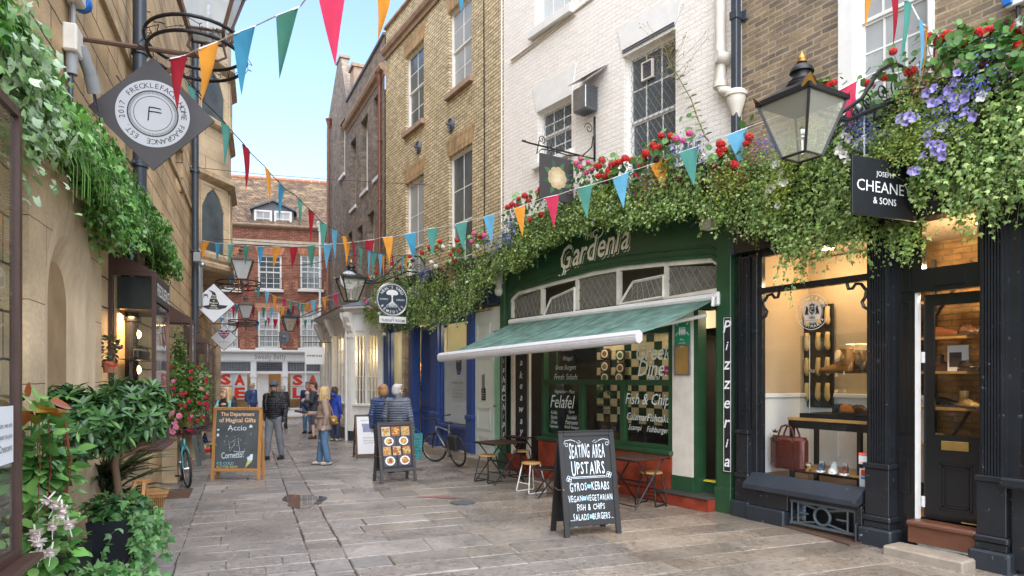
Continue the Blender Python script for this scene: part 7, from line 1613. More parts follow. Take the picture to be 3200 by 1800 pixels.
stalks(o,R2,g2+g2p,d+.10); spray(o,R2,[(x,y+22,1) for x,y in g2+g2p],d+.06,'geranium_leaves',GER,.085,T_ROUND,10,'leaf',.12)
spray(o,R2,[(1590,700,3),(1570,760,2),(1620,665,3),(1700,620,2),(1770,590,2),(2150,470,3),(2190,455,2),(2130,480,2),(1980,560,1)],d+.15,'lobelia_flowers',LOB,.02,T_ROUND,45,spread=.10)
spray(o,R2,[(1640,740,2),(1600,780,2),(1880,660,2),(1890,600,2),(2270,560,3),(2310,540,3),(2240,620,2),(1700,680,1)],d+.12,'lime_foliage',LIME,.035,T_OVATE,90,'leaf',.16)
spray(o,R2,[(1780,600,2),(2260,540,3),(2050,560,2),(2010,590,2),(2300,570,2)],d+.10,'dried_foliage',DRY,.04,T_IVY,50,'leaf',.12)
# tall wild lettuce stem
f=MB(); base=on(o,R2,2215,440,d+.05); topp=[on(o,R2,x,y,d-.1*k) for k,(x,y) in enumerate(((2205,430),(2180,370),(2160,310),(2125,250),(2090,190),(2075,140)))]
f.tube([base]+topp,.008,5,rads=[.012,.011,.010,.008,.007,.005,.003])
for k in range(46):
    a=topp[-1].lerp(topp[-3],random.random()); e=a+Vector((random.gauss(0,.28),random.gauss(0,.12),random.uniform(.0,.42))); m_=a.lerp(e,.5)+Vector((0,0,-.03)); f.tube([a,m_,e],.0028,3)
    for j in range(3): f.ell(e+Vector((random.gauss(0,.03),0,random.gauss(0,.03))),(.007,.007,.011),5,4)
f.build('wild_lettuce_stem',plain('dry_stem',(.25,.19,.08),.7),o)
Q=[topp[i].lerp(topp[i+1],u) for i in range(0,4) for u in (.1,.4,.7)]; leaves('wild_lettuce_leaves',[q for q in Q for _ in (0,1)],[(s*1,-.2,random.uniform(-.3,.3)) for q in Q for s in (-1,1)],[(0,-.5,1)]*(2*len(Q)),[random.uniform(.11,.17) for _ in range(2*len(Q))],tints(2*len(Q),[(.12,.20,.06)],[1]),T_IVY,'leaf',o)
# ---- garland over the black shoe shop
o,tt,bb,d=garland(R1,2340,3420,[(2280,500),(2350,480),(2420,440),(2500,380),(2580,310),(2660,270),(2760,235),(2860,190),(2940,160),(3050,150),(3200,130),(3400,60)],[(2280,700),(2320,760),(2370,690),(2420,700),(2470,850),(2500,880),(2560,790),(2620,760),(2690,800),(2730,730),(2790,840),(2830,760),(2860,600),(2930,560),(2975,700),(3010,640),(3080,720),(3130,600),(3200,620),(3400,560)],'thick ivy garland with red geraniums and violet petunias over the black shoe shop',19000,leaf=.052,d=.42,over=.14,strand=(.3,.95),gap=(R1.s(2868)-.28,R1.s(2868)+.12,3.5,4.25))
g3=[(2791,161),(2901,116),(2957,114),(2942,122),(2970,128),(2992,116),(3021,124),(3010,135),(3046,104),(3035,120),(3087,97),(3075,105),(3100,92),(3178,89),(3190,95),(3165,100),(2578,265),(2590,270),(2605,259),(2702,259),(2715,262),(2768,244),(2841,226),(2850,222),(3187,141),(2960,110),(3060,98)]
for x,y in g3: bloom(o,R1,x,y,'r',d+.10,.95)
for x,y in [(3090,165),(3105,172),(3075,200),(3120,150),(3150,70)]: bloom(o,R1,x,y,'c',d+.12,.8)
g3v=[(2992,226),(2980,255),(2959,282),(2978,304),(2938,311),(3013,306),(2911,321),(2984,333),(2893,290),(2916,275),(2839,360),(2829,381),(2814,371),(2858,369),(2905,416),(2891,414),(3013,348),(3038,364),(2909,451),(2916,474),(2942,460),(2880,484),(2942,487),(2847,534),(2864,534),(2686,518),(2690,530),(2893,440),(2930,450)]
for x,y in g3v: bloom(o,R1,x,y,'v',d+.22,1.15)
for x,y in [(2634,418),(2650,431),(2669,451),(2619,468),(2634,482),(2644,497),(2414,516),(2425,512),(2440,535),(2395,581),(2423,577),(2449,570),(2435,565),(2395,605),(2398,635),(2430,640),(3066,300),(2945,395),(3185,65),(2405,590),(2438,545)]: bloom(o,R1,x,y,'W',d+.18,1.25)
stalks(o,R1,g3,d+.1); spray(o,R1,[(x,y+26,1) for x,y in g3]+[(3130,160,4),(3180,170,4),(3060,180,3),(3000,170,2)],d+.08,'geranium_leaves',GER,.075,T_ROUND,13,'leaf',.10)
spray(o,R1,[(3040,270,2),(3060,255,1),(2960,345,2),(2940,360,1),(2990,370,1),(2690,390,2),(2700,420,2),(2400,450,3),(2430,460,2),(3080,155,1),(2680,360,2)],d+.2,'lobelia_flowers',LOB,.017,T_ROUND,60,spread=.09)
spray(o,R1,[(2420,620,5),(2440,560,4),(2480,480,3),(2440,500,3),(2860,400,3),(2830,340,2),(2890,460,3),(2960,420,2),(2780,470,3),(3000,290,1),(2520,420,2)],d+.16,'lime_foliage',LIME,.028,T_OVATE,130,'leaf',.12)
spray(o,R1,[(2870,250,2),(2350,480,2),(2380,470,1)],d+.15,'dried_foliage',DRY,.035,T_IVY,60,'leaf',.09)
# ---- variegated ivy on the sandstone wall
IV=[(.06,.19,.03),(.11,.29,.045),(.19,.40,.08),(.34,.50,.24)]
o,tt,bb,d=garland(LW,-120,532,[(-150,-330),(-20,-100),(30,10),(100,70),(160,200),(230,320),(300,340),(380,440),(450,600),(510,690),(530,760)],[(-150,60),(-20,130),(45,240),(80,370),(150,410),(230,490),(290,550),(350,750),(380,790),(410,730),(450,710),(500,780),(530,870)],'bright green variegated ivy cascading along the sandstone wall above the arched niche',12500,leaf=.072,d=.34,cols=IV,wts=(3,4,3,1.2),over=.025,cat='ivy')
spray(o,LW,[(40,150,3),(80,300,3),(110,360,2),(150,400,2),(60,350,2),(110,250,2)],d+.10,'variegated_leaves',[(.30,.46,.20),(.24,.40,.14),(.46,.58,.38)],.07,T_IVY,70,'leaf',.17)
f=MB()
for k in range(70):
    p=on(o,LW,random.uniform(100,480),0,d+.05); s_=p.x; z=float(interp(tt,s_))-random.uniform(.1,.5); L=random.uniform(.2,.5); f.tube([(s_,-d-.05,z),(s_+.05,-d-.12,z-L*.5),(s_+.12,-d-.1,z-L)],.0025,3)
f.build('trailing_tendrils',plain('tendril',(.16,.34,.07)),o)
# ---- pot plants on the left
def cloud(par,name,c,r,N,size,T,cols,wts=None,mat='leaf',up=.4,shell=.45,seed=None,tipout=1,norm=None):
    P_,T_,N_,S_=[],[],[],[]
    for k in range(N):
        v=Vector((random.gauss(0,1),random.gauss(0,1),random.gauss(0,1))).normalized(); q=random.uniform(shell,1)*(1+.12*math.sin(v.x*7+v.z*5)); P_.append((c[0]+v.x*r[0]*q,c[1]+v.y*r[1]*q,c[2]+v.z*r[2]*q)); T_.append((v.x*tipout+random.gauss(0,.5),v.y*tipout+random.gauss(0,.5),v.z*.6*tipout+random.gauss(0,.45)-.1)); N_.append((v.x*.6+random.gauss(0,.4),v.y*.6+random.gauss(0,.4),up+abs(v.z)+random.gauss(0,.3))); S_.append(size*random.uniform(.65,1.25))
    return leaves(name,P_,T_,N_,S_,tints(N,cols,wts or [1]*len(cols),.25),T,mat,par)
LAU=[(.03,.08,.025),(.05,.12,.035),(.08,.18,.05),(.15,.30,.07)]
def whorls(par,c,r,n,size,cols,wts,T=T_LANCE,mat='leaf_gloss',per=9):
    P_,T_,N_,S_=[],[],[],[]
    for k in range(n):
        v=Vector((random.gauss(0,1),random.gauss(0,1),random.gauss(0,1))).normalized(); q=random.uniform(.55,1.05); c0=Vector(c)+Vector((v.x*r[0],v.y*r[1],v.z*r[2]))*q; ax=(v+Vector((0,0,.5))).normalized(); x=ax.cross(Vector((.1,.3,1))).normalized(); y=ax.cross(x)
        for j in range(per):
            a=2.4*j; t=x*math.cos(a)+y*math.sin(a)+ax*random.uniform(.05,.8); P_.append(c0+ax*(j-per)*.006); T_.append(t); N_.append(ax+t*-.3); S_.append(size*random.uniform(.7,1.2))
    return leaves('foliage',P_,T_,N_,S_,tints(len(P_),cols,wts,.25),T,mat,par)
def square_pot(par,w0,w1,h,mat='sign_black'):
    f=MB(); a,b=w0/2,w1/2; f.add([(-a,-a,0),(a,-a,0),(a,a,0),(-a,a,0),(-b,-b,h),(b,-b,h),(b,b,h),(-b,b,h),(-b+.02,-b+.02,h),(b-.02,-b+.02,h),(b-.02,b-.02,h),(-b+.02,b-.02,h),(-b+.02,-b+.02,h-.05),(b-.02,-b+.02,h-.05),(b-.02,b-.02,h-.05),(-b+.02,b-.02,h-.05)],[(0,1,5,4),(1,2,6,5),(2,3,7,6),(3,0,4,7),(4,5,9,8),(5,6,10,9),(6,7,11,10),(7,4,8,11),(8,9,13,12),(9,10,14,13),(10,11,15,14),(11,8,12,15),(12,13,14,15),(3,2,1,0)]); f.build('pot',M[mat],par)
q=P(365,1790,6.35); q.z=0; t=thing('laurel_tree','standard laurel with rough trunk in the tall black planter ringed with ivy','tree',q,.35); square_pot(t,.30,.42,.60)
f=MB(); f.tube([(0,0,.5),(.02,0,.8),(-.02,.01,1.1),(.03,0,1.35),(.08,.02,1.5)],.03,10,rads=[.038,.034,.032,.030,.024]); f.tube([(.0,.0,1.3),(-.12,.02,1.5),(-.2,0,1.65)],.018,7); f.tube([(.03,.0,1.3),(.2,.02,1.5),(.28,0,1.6)],.018,7); f.build('trunk',M['bark'],t,smooth=True)
whorls(t,(.12,.0,1.60),(.36,.36,.30),150,.13,LAU,(3,4,3,1))
P_=[];T_=[];N_=[];S_=[]
cloud(t,'ivy_underplanting',(0,0,.70),(.30,.30,.13),480,.085,T_IVY,[(.06,.17,.05),(.10,.25,.07),(.15,.32,.10),(.04,.12,.05)],up=.8,shell=.1)
def hangs(par,c,n,L,size,cols,spr=.12):
    P_,T_,N_,S_=[],[],[],[]; f=MB()
    for k in range(n):
        x=c[0]+random.gauss(0,spr); y=c[1]+random.gauss(0,spr*.7); z=c[2]; l=L*random.uniform(.4,1); run=[(x,y,z)]
        while z>c[2]-l and z>.03:
            P_.append((x,y,z)); T_.append((random.gauss(0,.6),random.gauss(0,.5),-.6)); N_.append((random.gauss(0,.5),-1,random.gauss(.6,.4))); S_.append(size*random.uniform(.6,1.2)); z-=size*.45; x+=random.gauss(0,.014); y+=random.gauss(0,.01); run.append((x,y,z))
        f.tube(run,.003,3)
    leaves('hanging_ivy',P_,T_,N_,S_,tints(len(P_),cols,[1]*len(cols),.25),T_IVY,'leaf',par); f.build('stems',M['stem'],par)
IVC=[(.08,.21,.06),(.13,.29,.09),(.19,.36,.13)]
hangs(t,(.27,-.16,.68),26,.62,.085,IVC,.10)
q=P(170,1790,5.7); q.z=0; t=thing('laurel_tree','broad dark laurel bush in front of the arched niche, left of the standard laurel','tree',q,.2); square_pot(t,.34,.44,.5); f=MB(); f.tube([(0,0,.4),(.02,0,.9),(0,.02,1.4)],.03,8); f.build('trunk',M['bark'],t); whorls(t,(.12,.0,1.50),(.50,.42,.32),230,.13,LAU,(3,4,3,.7))
q=P(330,1800,5.35); q.z=0; t=thing('ivy_planter','low black planter overflowing with glossy ivy at the bottom left corner','planter',q,.3); square_pot(t,.30,.36,.26); cloud(t,'ivy_foliage',(0,0,.28),(.38,.30,.15),560,.085,T_IVY,IVC,up=.8,shell=.1); hangs(t,(.05,-.16,.30),26,.28,.085,IVC,.16)
q=P(300,1700,7.3); q.z=0; t=thing('dracaena_plant','strappy dark red and green leaved plant in a wicker basket behind the laurel trunk','plant',q,0)
f=MB(); f.lathe([(.16,0),(.19,.2),(.23,.48),(.245,.48),(.245,.51),(.22,.51),(.21,.45)],n=22); f.build('basket',M['wicker'],t)
P_,T_,N_,S_=[],[],[],[]
for k in range(110):
    a=random.uniform(0,2*PI); e=random.uniform(.05,1.1); P_.append((.08,0,.55+random.random()*.3)); T_.append((math.cos(a)*1.1,math.sin(a),e)); N_.append((-math.cos(a)*e,-math.sin(a)*e,1)); S_.append(random.uniform(.45,.85))
leaves('strap_leaves',P_,T_,N_,S_,tints(110,[(.035,.07,.03),(.07,.03,.025),(.10,.14,.07),(.02,.045,.025)],[3,2,2,2]),T_STRAP,'leaf_gloss',t)
q=P(470,1590,8.2); q.z=0; t=thing('wicker_basket','pale wicker basket with flared rim standing behind the planter ivy','basket',q,.4); f=MB(); f.lathe([(.13,.0),(.16,.2),(.21,.42),(.25,.48),(.265,.48),(.265,.52),(.235,.52),(.19,.42),(.14,.05)],n=4,ph=R(45)); f.build('basket_body',M['wicker'],t); f=MB()
for k in range(16): a=k/16; f.tube([(-.17+.34*a,-.175,.48),(-.17+.34*a,-.135,.2)],.005,4)
f.tube([(.19*sx,.19*sy,.525) for sx,sy in ((-1,-1),(1,-1),(1,1),(-1,1))],.012,6,closed=True); f.build('rim',M['pine'],t)
q=V(-3.69,6.85,0); t=thing('wooden_easel','pine legs of a folding easel half hidden in the planter ivy','easel',q,0)
for (x,y,tx,ty) in ((.16,-.42,.02,-.05),(-.17,.50,-.02,.05),(-.22,-.40,-.06,-.05)): f=MB(); f.tube([(x,y,0),(tx,ty,.86)],.022,4); f.build('leg',M['pine'],t)
f=MB(); f.box(-.08,.04,-.06,.06,.84,.87); f.build('top_rail',M['pine'],t)
q=P(520,1812,6.15); q.z=0; t=thing('dog_bowl','shiny steel dog bowl on the paving at the bottom edge of the photo','bowl',q); f=MB(); f.lathe([(.14,0),(.12,.06),(.125,.065),(.11,.065),(.09,.02),(.01,.018)],n=28); f.build('bowl_shell',M['chrome'],t,smooth=True); f=MB(); f.lathe([(.108,.045),(.01,.046)],n=28); f.build('water',glass('water'),t)
# big fuchsia with white blooms
q=P(120,1790,4.7); q.z=0; t=thing('fuchsia_shrub','tall leafy fuchsia with large white double flowers beside the notice case','shrub',q); f=MB(); f.lathe([(.14,0),(.17,.3),(.19,.32),(.17,.33)],n=20); f.build('pot',M['sign_black'],t)
FU=[(.09,.23,.05),(.15,.33,.08),(.24,.44,.12),(.06,.16,.04)]
f=MB()
for k in range(14):
    a=random.uniform(0,6.3); x=math.cos(a)*.2; y=math.sin(a)*.15; f.tube([(0,0,.3),(x*.6,y,.8),(x,y*1.2,1.3),(x*.8,y,1.6)],.0035,5)
f.build('branches',plain('red_stem',(.22,.05,.03),.5),t)
for c,r,n in (((0,0,1.35),(.24,.22,.42),330),((.02,-.05,.75),(.28,.24,.35),330),((-.02,-.1,.35),(.25,.2,.2),90)): cloud(t,'foliage',c,r,n,.115,T_OVATE,FU,(3,4,3,2),'leaf_gloss',up=.5,shell=.2)
cloud(t,'yellowing_leaves',(.06,-.2,1.72),(.14,.1,.08),11,.16,T_OVATE,[(.50,.30,.04),(.35,.30,.05),(.42,.12,.04)],None,'leaf_gloss')
fl_=MB()
for k in range(7):
    for j in range(9 if k<3 else 9):
        a=2*PI*j/9; 
for (px,py) in ((150,1560),(175,1575),(195,1605),(165,1640),(215,1635),(110,1665),(120,1690),(125,1730),(160,1722),(195,1590)):
    c=P(px,py,4.42)-q; m=MB(); m.M=Matrix.Translation(c)@Euler((random.uniform(-.8,.3),random.uniform(-.6,.6),0)).to_matrix().to_4x4()
    for j in range(15):
        a=2*PI*j/5+.4*(j//5); u=Vector((math.cos(a),math.sin(a),(.1,-.7,-1.6)[j//5])).normalized(); v=u.cross(Vector((0,0,1))).normalized()*.019; L=(.062,.05,.045)[j//5]; m.add([V(0,0,0),u*L*.45-v,u*L*.8-v*.7,u*L,u*L*.8+v*.7,u*L*.45+v],[(0,1,2,3,4,5)])
    m.tube([V(0,0,.06),V(0,0,0)],.006,5); m.tube([V(0,0,0),V(.005,0,-.10)],.002,3); m.build('fuchsia_bloom',plain('fuchsia_white',(.80,.70,.66),.5,.1,30,bmp=0),t)
q=P(255,1790,4.9); q.z=0; t=thing('fern_plant','feathery bright green fern in a dark pot in the bottom left corner','fern',q); f=MB(); f.lathe([(.10,0),(.13,.18),(.14,.2)],n=18); f.build('pot',M['sign_black'],t)
P_,T_,N_,S_=[],[],[],[]
for k in range(60):
    a=random.uniform(0,6.3); L=random.uniform(.2,.36); p=Vector((0,0,.2)); dr=Vector((math.cos(a)*.8,math.sin(a)*.8,1.0)).normalized()
    for j in range(16): 
        p=p+dr*L/16; dr=(dr+Vector((0,0,-.09))).normalized(); s_=dr.cross(Vector((0,0,1))).normalized()
        for sg in (1,-1): P_.append(tuple(p)); T_.append(tuple(s_*sg+dr*.3)); N_.append((0,0,1)); S_.append(.045*(1-j/22))
leaves('fronds',P_,T_,N_,S_,tints(len(P_),[(.15,.36,.03),(.22,.42,.05)],[1,1]),T_LANCE,'leaf',t)
# red fuchsia bush and bench it stands on, and pink hanging fuchsia
q=P(578,1400,12.3); q.z=0; t=thing('fuchsia_bush','rounded fuchsia bush dotted with crimson and purple flowers behind the teal bicycle','shrub',(q.x,q.y,0)); FB=[(.05,.12,.02),(.10,.21,.04),(.17,.30,.06),(.26,.36,.10)]
f=MB(); f.lathe([(.12,1.02),(.17,1.28),(.18,1.3),(.12,1.31)],n=22); f.build('pot',M['terracotta'],t); f=MB(); f.box(-.9,.1,-.02,.02,.98,1.02); f.build('wall_bracket',M['black_iron'],t)
cloud(t,'foliage',(0,.0,1.58),(.46,.45,.60),2000,.075,T_OVATE,FB,(3,4,3,1),shell=.45); cloud(t,'lower_foliage',(-.42,-.2,1.3),(.22,.3,.42),420,.07,T_OVATE,FB,(3,4,3,1),shell=.3)
frm=petal_mesh('x',6,.016,.026).mesh('fuchsia_flower',plain('fuchsia_red',(.55,.015,.06),.5,.3,30,bmp=0)); frp=petal_mesh('x',6,.018,.028).mesh('fuchsia_flower',plain('fuchsia_pink',(.75,.25,.38),.5,.3,30,bmp=0))
for k in range(60):
    v=Vector((random.gauss(0,1),-abs(random.gauss(0,1)),random.gauss(0,1))).normalized(); b=bpy.data.objects.new('fuchsia_flower',frm if k%5 else frp); COL.objects.link(b); b.parent=t; b.location=(v.x*.46,v.y*.47,1.55+v.z*.64); b.scale=(1.1,)*3
for (px,py) in ((535,1290),(545,1320),(550,1335),(540,1350),(560,1300),(528,1345),(480,1358),(490,1350),(470,1370),(315,1403),(530,1385)):
    b=bpy.data.objects.new('fuchsia_flower',frp); COL.objects.link(b); b.parent=t; Y=10.4; b.location=P(px,py,Y)-Vector((q.x,q.y,0)); b.scale=(1.4,)*3
q=P(340,1130,7.4); t=thing('wall_pot_plant','small reddish pot plant with a red ribbon on the black downpipe','plant',q); f=MB(); f.lathe([(.05,-.12),(.07,0)],n=14); f.build('pot',M['terracotta'],t); cloud(t,'foliage',(0,0,.14),(.10,.10,.20),90,.06,T_OVATE,[(.10,.05,.03),(.05,.10,.03),(.14,.10,.05)]); 
f=MB(); f.tube([(.0,-.05,-.02),(.1,-.1,-.05),(.16,-.1,-.03)],.01,6); f.build('ribbon',M['sale_red'],t)
e,w=gcase; cloud(e,'trailing_greenery',(w*.5,-.25,2.3),(w*.38,.16,.55),600,.06,T_IVY,FB,shell=.1)
f=MB(); f.lathe([(.05,0),(.05,.3),(.02,.32)],(w*.55,-.3,1.3),14); f.build('candle',M['sign_white'],e)
# ================= A-boards
def aboard(name,label,pl,pr,H,frame,face,splay=.36,tw=.055,low=.16,back=None):
    """pl, pr: ground points of the two front feet"""
    ang=math.atan2((pr-pl).y,(pr-pl).x); w=(pr-pl).length; o=thing(name,label,'sandwich board',(pl+pr)/2,ang)
    def panel(sg,nm):
        pn=bpy.data.objects.new(nm,None); COL.objects.link(pn); pn.parent=o; tilt=math.atan2(splay/2,H); pn.location=(0,0 if sg>0 else splay,0); pn.rotation_euler=(-tilt,0,0) if sg>0 else (-tilt,0,PI); L=H/math.cos(tilt); hw=w/2
        f=MB(); f.bbox(-hw,-hw+tw,-.012,.02,0,L-.0,.005); f.bbox(hw-tw,hw,-.012,.02,0,L,.005); f.bbox(-hw+tw,hw-tw,-.012,.02,L-tw,L,.005); f.bbox(-hw+tw,hw-tw,-.012,.02,low,low+tw,.005); f.build('frame',M[frame],pn)
        f=MB(); f.box(-hw+tw-.003,hw-tw+.003,0,.012,low+tw-.003,L-tw+.003); f.build('panel',M[face],pn); return pn,L,hw
    a,L,hw=panel(1,'front_panel'); panel(-1,'rear_panel')
    f=MB()
    for sx in (-1,1): f.tube([(sx*(hw-.01),.05,H*.45),(sx*(hw-.01),splay*.5,H*.43),(sx*(hw-.01),splay-.06,H*.45)],.006,5)
    f.build('stay_chain',M['brass'],o); return o,a,L,hw
def stroke(f,pts,r=.006,mi=0,y=-.003): f.tube([(x,y,z) for x,z in pts],r,4,mi)
# chalked cafe board in the foreground
o,a,L,hw=aboard('chalk_sandwich_board','large black chalkboard reading Seating Area Upstairs in the foreground by the cafe',G(1765,1682),G(1942,1666),1.25,'black_board','black_board',splay=.42,tw=.07,low=.12)
f=MB(); z=L-.22
def hand(f,t,z,w,h,bold=.0,narrow=None): 
    n=len(t); x=-w/2; 
    vs=[glyphs(c,0,bold)[2] if c!=' ' else (0,.3,0,.7) for c in t]; tot=sum(b[1]-b[0] for b in vs)+.15*n; sc=w/tot
    for k,(c,b) in enumerate(zip(t,vs)):
        cw=(b[1]-b[0])*sc
        if c!=' ': f.text(c,x+cw/2,z+random.uniform(-.05,.05)*h,h=h*(1.15 if k==0 else random.uniform(.88,1.02)),w=cw,y=-.003,shear=0,bold=bold,rot=random.uniform(-.05,.05))
        x+=cw+.15*sc
hand(f,'SEATING AREA',z-.03,.49,.17,.007); hand(f,'UPSTAIRS',z-.24,.46,.16,.007); f.box(-.24,.22,-.004,-.002,z-.345,z-.338); f.box(-.22,.24,-.004,-.002,z-.36,z-.355)
hand(f,'GYROS  KEBABS',z-.46,.54,.10,.006); hand(f,'VEGAN  VEGETARIAN',z-.60,.60,.075,.004); hand(f,'FISH & CHIPS',z-.705,.38,.075,.004); hand(f,'SALADS  BURGERS',z-.82,.50,.08,.005)
for (x,zz,sx,sz_) in ((-.315,z+.10,1,1),(.315,z+.10,-1,1),(-.315,z-.92,1,-1),(.315,z-.92,-1,-1)):
    stroke(f,[(x,zz-.18*sz_),(x-.01*sx,zz-.08*sz_),(x+.02*sx,zz),(x+.1*sx,zz+.01*sz_),(x+.16*sx,zz-.01*sz_)],.004); stroke(f,[(x+.04*sx+math.cos(t)*.02,zz-.05*sz_+math.sin(t)*.02) for t in [k*.6 for k in range(11)]],.003)
    stroke(f,[(x+.2*sx,zz),(x+.24*sx,zz-.02*sz_),(x+.2*sx,zz-.035*sz_),(x+.17*sx,zz-.015*sz_)],.003)
for x,zz in ((-.27,z-.36),(.27,z-.33)):
    for k in range(4): u=k*PI/2+.4; stroke(f,[(x+math.cos(u)*.02+math.cos(t)*.018,zz+math.sin(u)*.02+math.sin(t)*.018) for t in [j*.7 for j in range(10)]],.0035)
stroke(f,[(-.1,z-.9),(-.03,z-.93),(.03,z-.9),(.1,z-.92)],.004)
f.build('chalk_lettering',M['chalk'],a)
f=MB()
for x,zz in ((-.015,z-.46),(-.085,z-.60),(-.01,z-.82)):
    for k in range(4): f.disc((x+math.cos(k*PI/2+.7)*.016,zz+math.sin(k*PI/2+.7)*.016),.013,-.0035,10)
f.build('chalk_flower',M['chalk_cyan'],a)
# magical gifts board
o,a,L,hw=aboard('chalk_sandwich_board','tall pine framed chalkboard reading The Department of Magical Gifts in the middle of the street',G(658,1499),G(812,1500),1.345,'pine','slate_board',splay=.24,tw=.06,low=.15)
f=MB()
f.text('The Department',0.0,L-.140,w=.64,h=.095,y=-.003,bold=.025); f.text('of Magical Gifts',0,L-.255,w=.70,h=.11,y=-.003,bold=.025)
f.build('painted_heading',M['chalk_orange'],a)
f=MB(); f.text('Accio',.0,L-.385,w=.36,h=.10,y=-.003); f.text('Cornetto!',-.07,L-.89,w=.42,h=.12,y=-.003,bold=.004,rot=.07)
stroke(f,[(-.05,L-.82),(.06,L-.84),(.17,L-.82)],.005)
for k in range(26): x,zz=random.gauss(0,.16),L-.68+random.gauss(0,.09); stroke(f,[(x,zz),(x+random.uniform(-.03,.03),zz+random.uniform(-.03,.03))],.0022)
stroke(f,[(-.02,L-.6),(-.14,L-.68),(-.12,L-.82),(-.05,L-.7)],.0025); stroke(f,[(.03,L-.62),(.07,L-.84)],.0025)
for k in range(6): f.disc((.27+random.gauss(0,.02),L-.98+k*.018),.03-.002*k,-.003-.0002*k,14,rx=.045-.004*k)
f.disc((-.36,L-.52),.03,-.003,14,rx=.024); f.box(-.38,-.34,-.003,-.002,L-.44,L-.41)
for k in range(3): f.disc((.26,L-.37+k*.015),.012,-.003,10,rx=.04-.008*k)
f.build('chalk_drawing',M['chalk'],a)
f=MB(); f.text('ICE COLD',-.20,L-1.045,w=.32,h=.05,y=-.003); f.build('blue_chalk',M['chalk_cyan'],a)
f=MB(); f.text('BUTTER BEER!',-.16,L-1.11,w=.40,h=.042,y=-.003); f.add([(.18,-.003,L-1.13),(.31,-.003,L-1.0),(.22,-.003,L-.99)],[(0,1,2)]); f.build('yellow_chalk',M['chalk_yellow'],a)
# food photo board
o,a,L,hw=aboard('photo_sandwich_board','dark grey sandwich board covered with colour photos of meals',G(1190,1513),G(1303,1503),1.08,'sign_grey','sign_black',splay=.40,tw=.055,low=.20)
fm=[[(.45,.13,.04),(.5,.3,.1)],[(.5,.2,.05),(.65,.55,.2)],[(.4,.1,.03),(.6,.5,.15)],[(.55,.35,.15),(.12,.2,.05)],[(.3,.05,.03),(.55,.4,.2)]]
k=0
for r_,(n,zc,ph,pw) in enumerate(((3,L-.165,.17,.165),(2,L-.345,.18,.26),(3,L-.52,.16,.15),(2,L-.70,.19,.24))):
    for i in range(n):
        k+=1; x=(-.5+(i+.5)/n)*(hw*2-.13); f=MB(); f.cur=0; f.box(x-pw/2,x+pw/2,-.004,-.001,zc-ph/2,zc+ph/2); n==2 and f.disc((x,zc),ph*.43,-.006,22,mi=1,rx=min(pw*.44,ph*.5)); f.disc((x,zc),ph*.33,-.0068,18,mi=2,rx=ph*.36)
        for j in range(16 if n==2 else 30): an=random.uniform(0,6.3); rr=random.uniform(0,ph*(.27 if n==2 else .38)); s_=random.uniform(.008,.022); f.disc((x+math.cos(an)*rr*1.1,zc+math.sin(an)*rr),s_,-.0072-.00005*j,7,mi=random.choice((3,3,4)),rx=s_*random.uniform(.7,1.8))
        f.build('meal_photo',[plain('ph_bg%d'%(k%3+3*(n==2)),[(.55,.30,.14),(.62,.50,.38),(.40,.12,.05),(.07,.07,.10),(.09,.085,.11),(.06,.06,.09)][k%3+3*(n==2)],.3,.5,30),M['letter_white'],plain('ph_a%d'%(k%5),fm[k%5][1],.35,.6,60,bmp=0),plain('ph_b%d'%(k%5),fm[k%5][0],.35,.5,60,bmp=0),plain('ph_c',(.65,.5,.12),.4)],a)
# white poster board
o,a,L,hw=aboard('poster_sandwich_board','silver framed poster board behind the couple showing a pale jar of cream',G(1113,1434),G(1196,1430),1.02,'rust','sign_white',splay=.42,tw=.045,low=.06)
f=MB(); f.text("NEAL'S YARD",.0,L-.14,w=.34,h=.035,y=-.003); f.text('Free from your',.02,L-.56,w=.3,h=.035,y=-.003,bold=.02); f.text('Frankincense',.02,L-.62,w=.3,h=.035,y=-.003); f.text('Age-Defying',.02,L-.68,w=.3,h=.035,y=-.003); f.build('poster_lettering',M['letter_grey'],a)
f=MB(); f.box(-.13,.13,-.004,-.001,L-.42,L-.28); f.box(-.15,.15,-.005,-.001,L-.28,L-.22); f.build('jar_print',plain('jar_blue',(.25,.28,.42),.4),a)
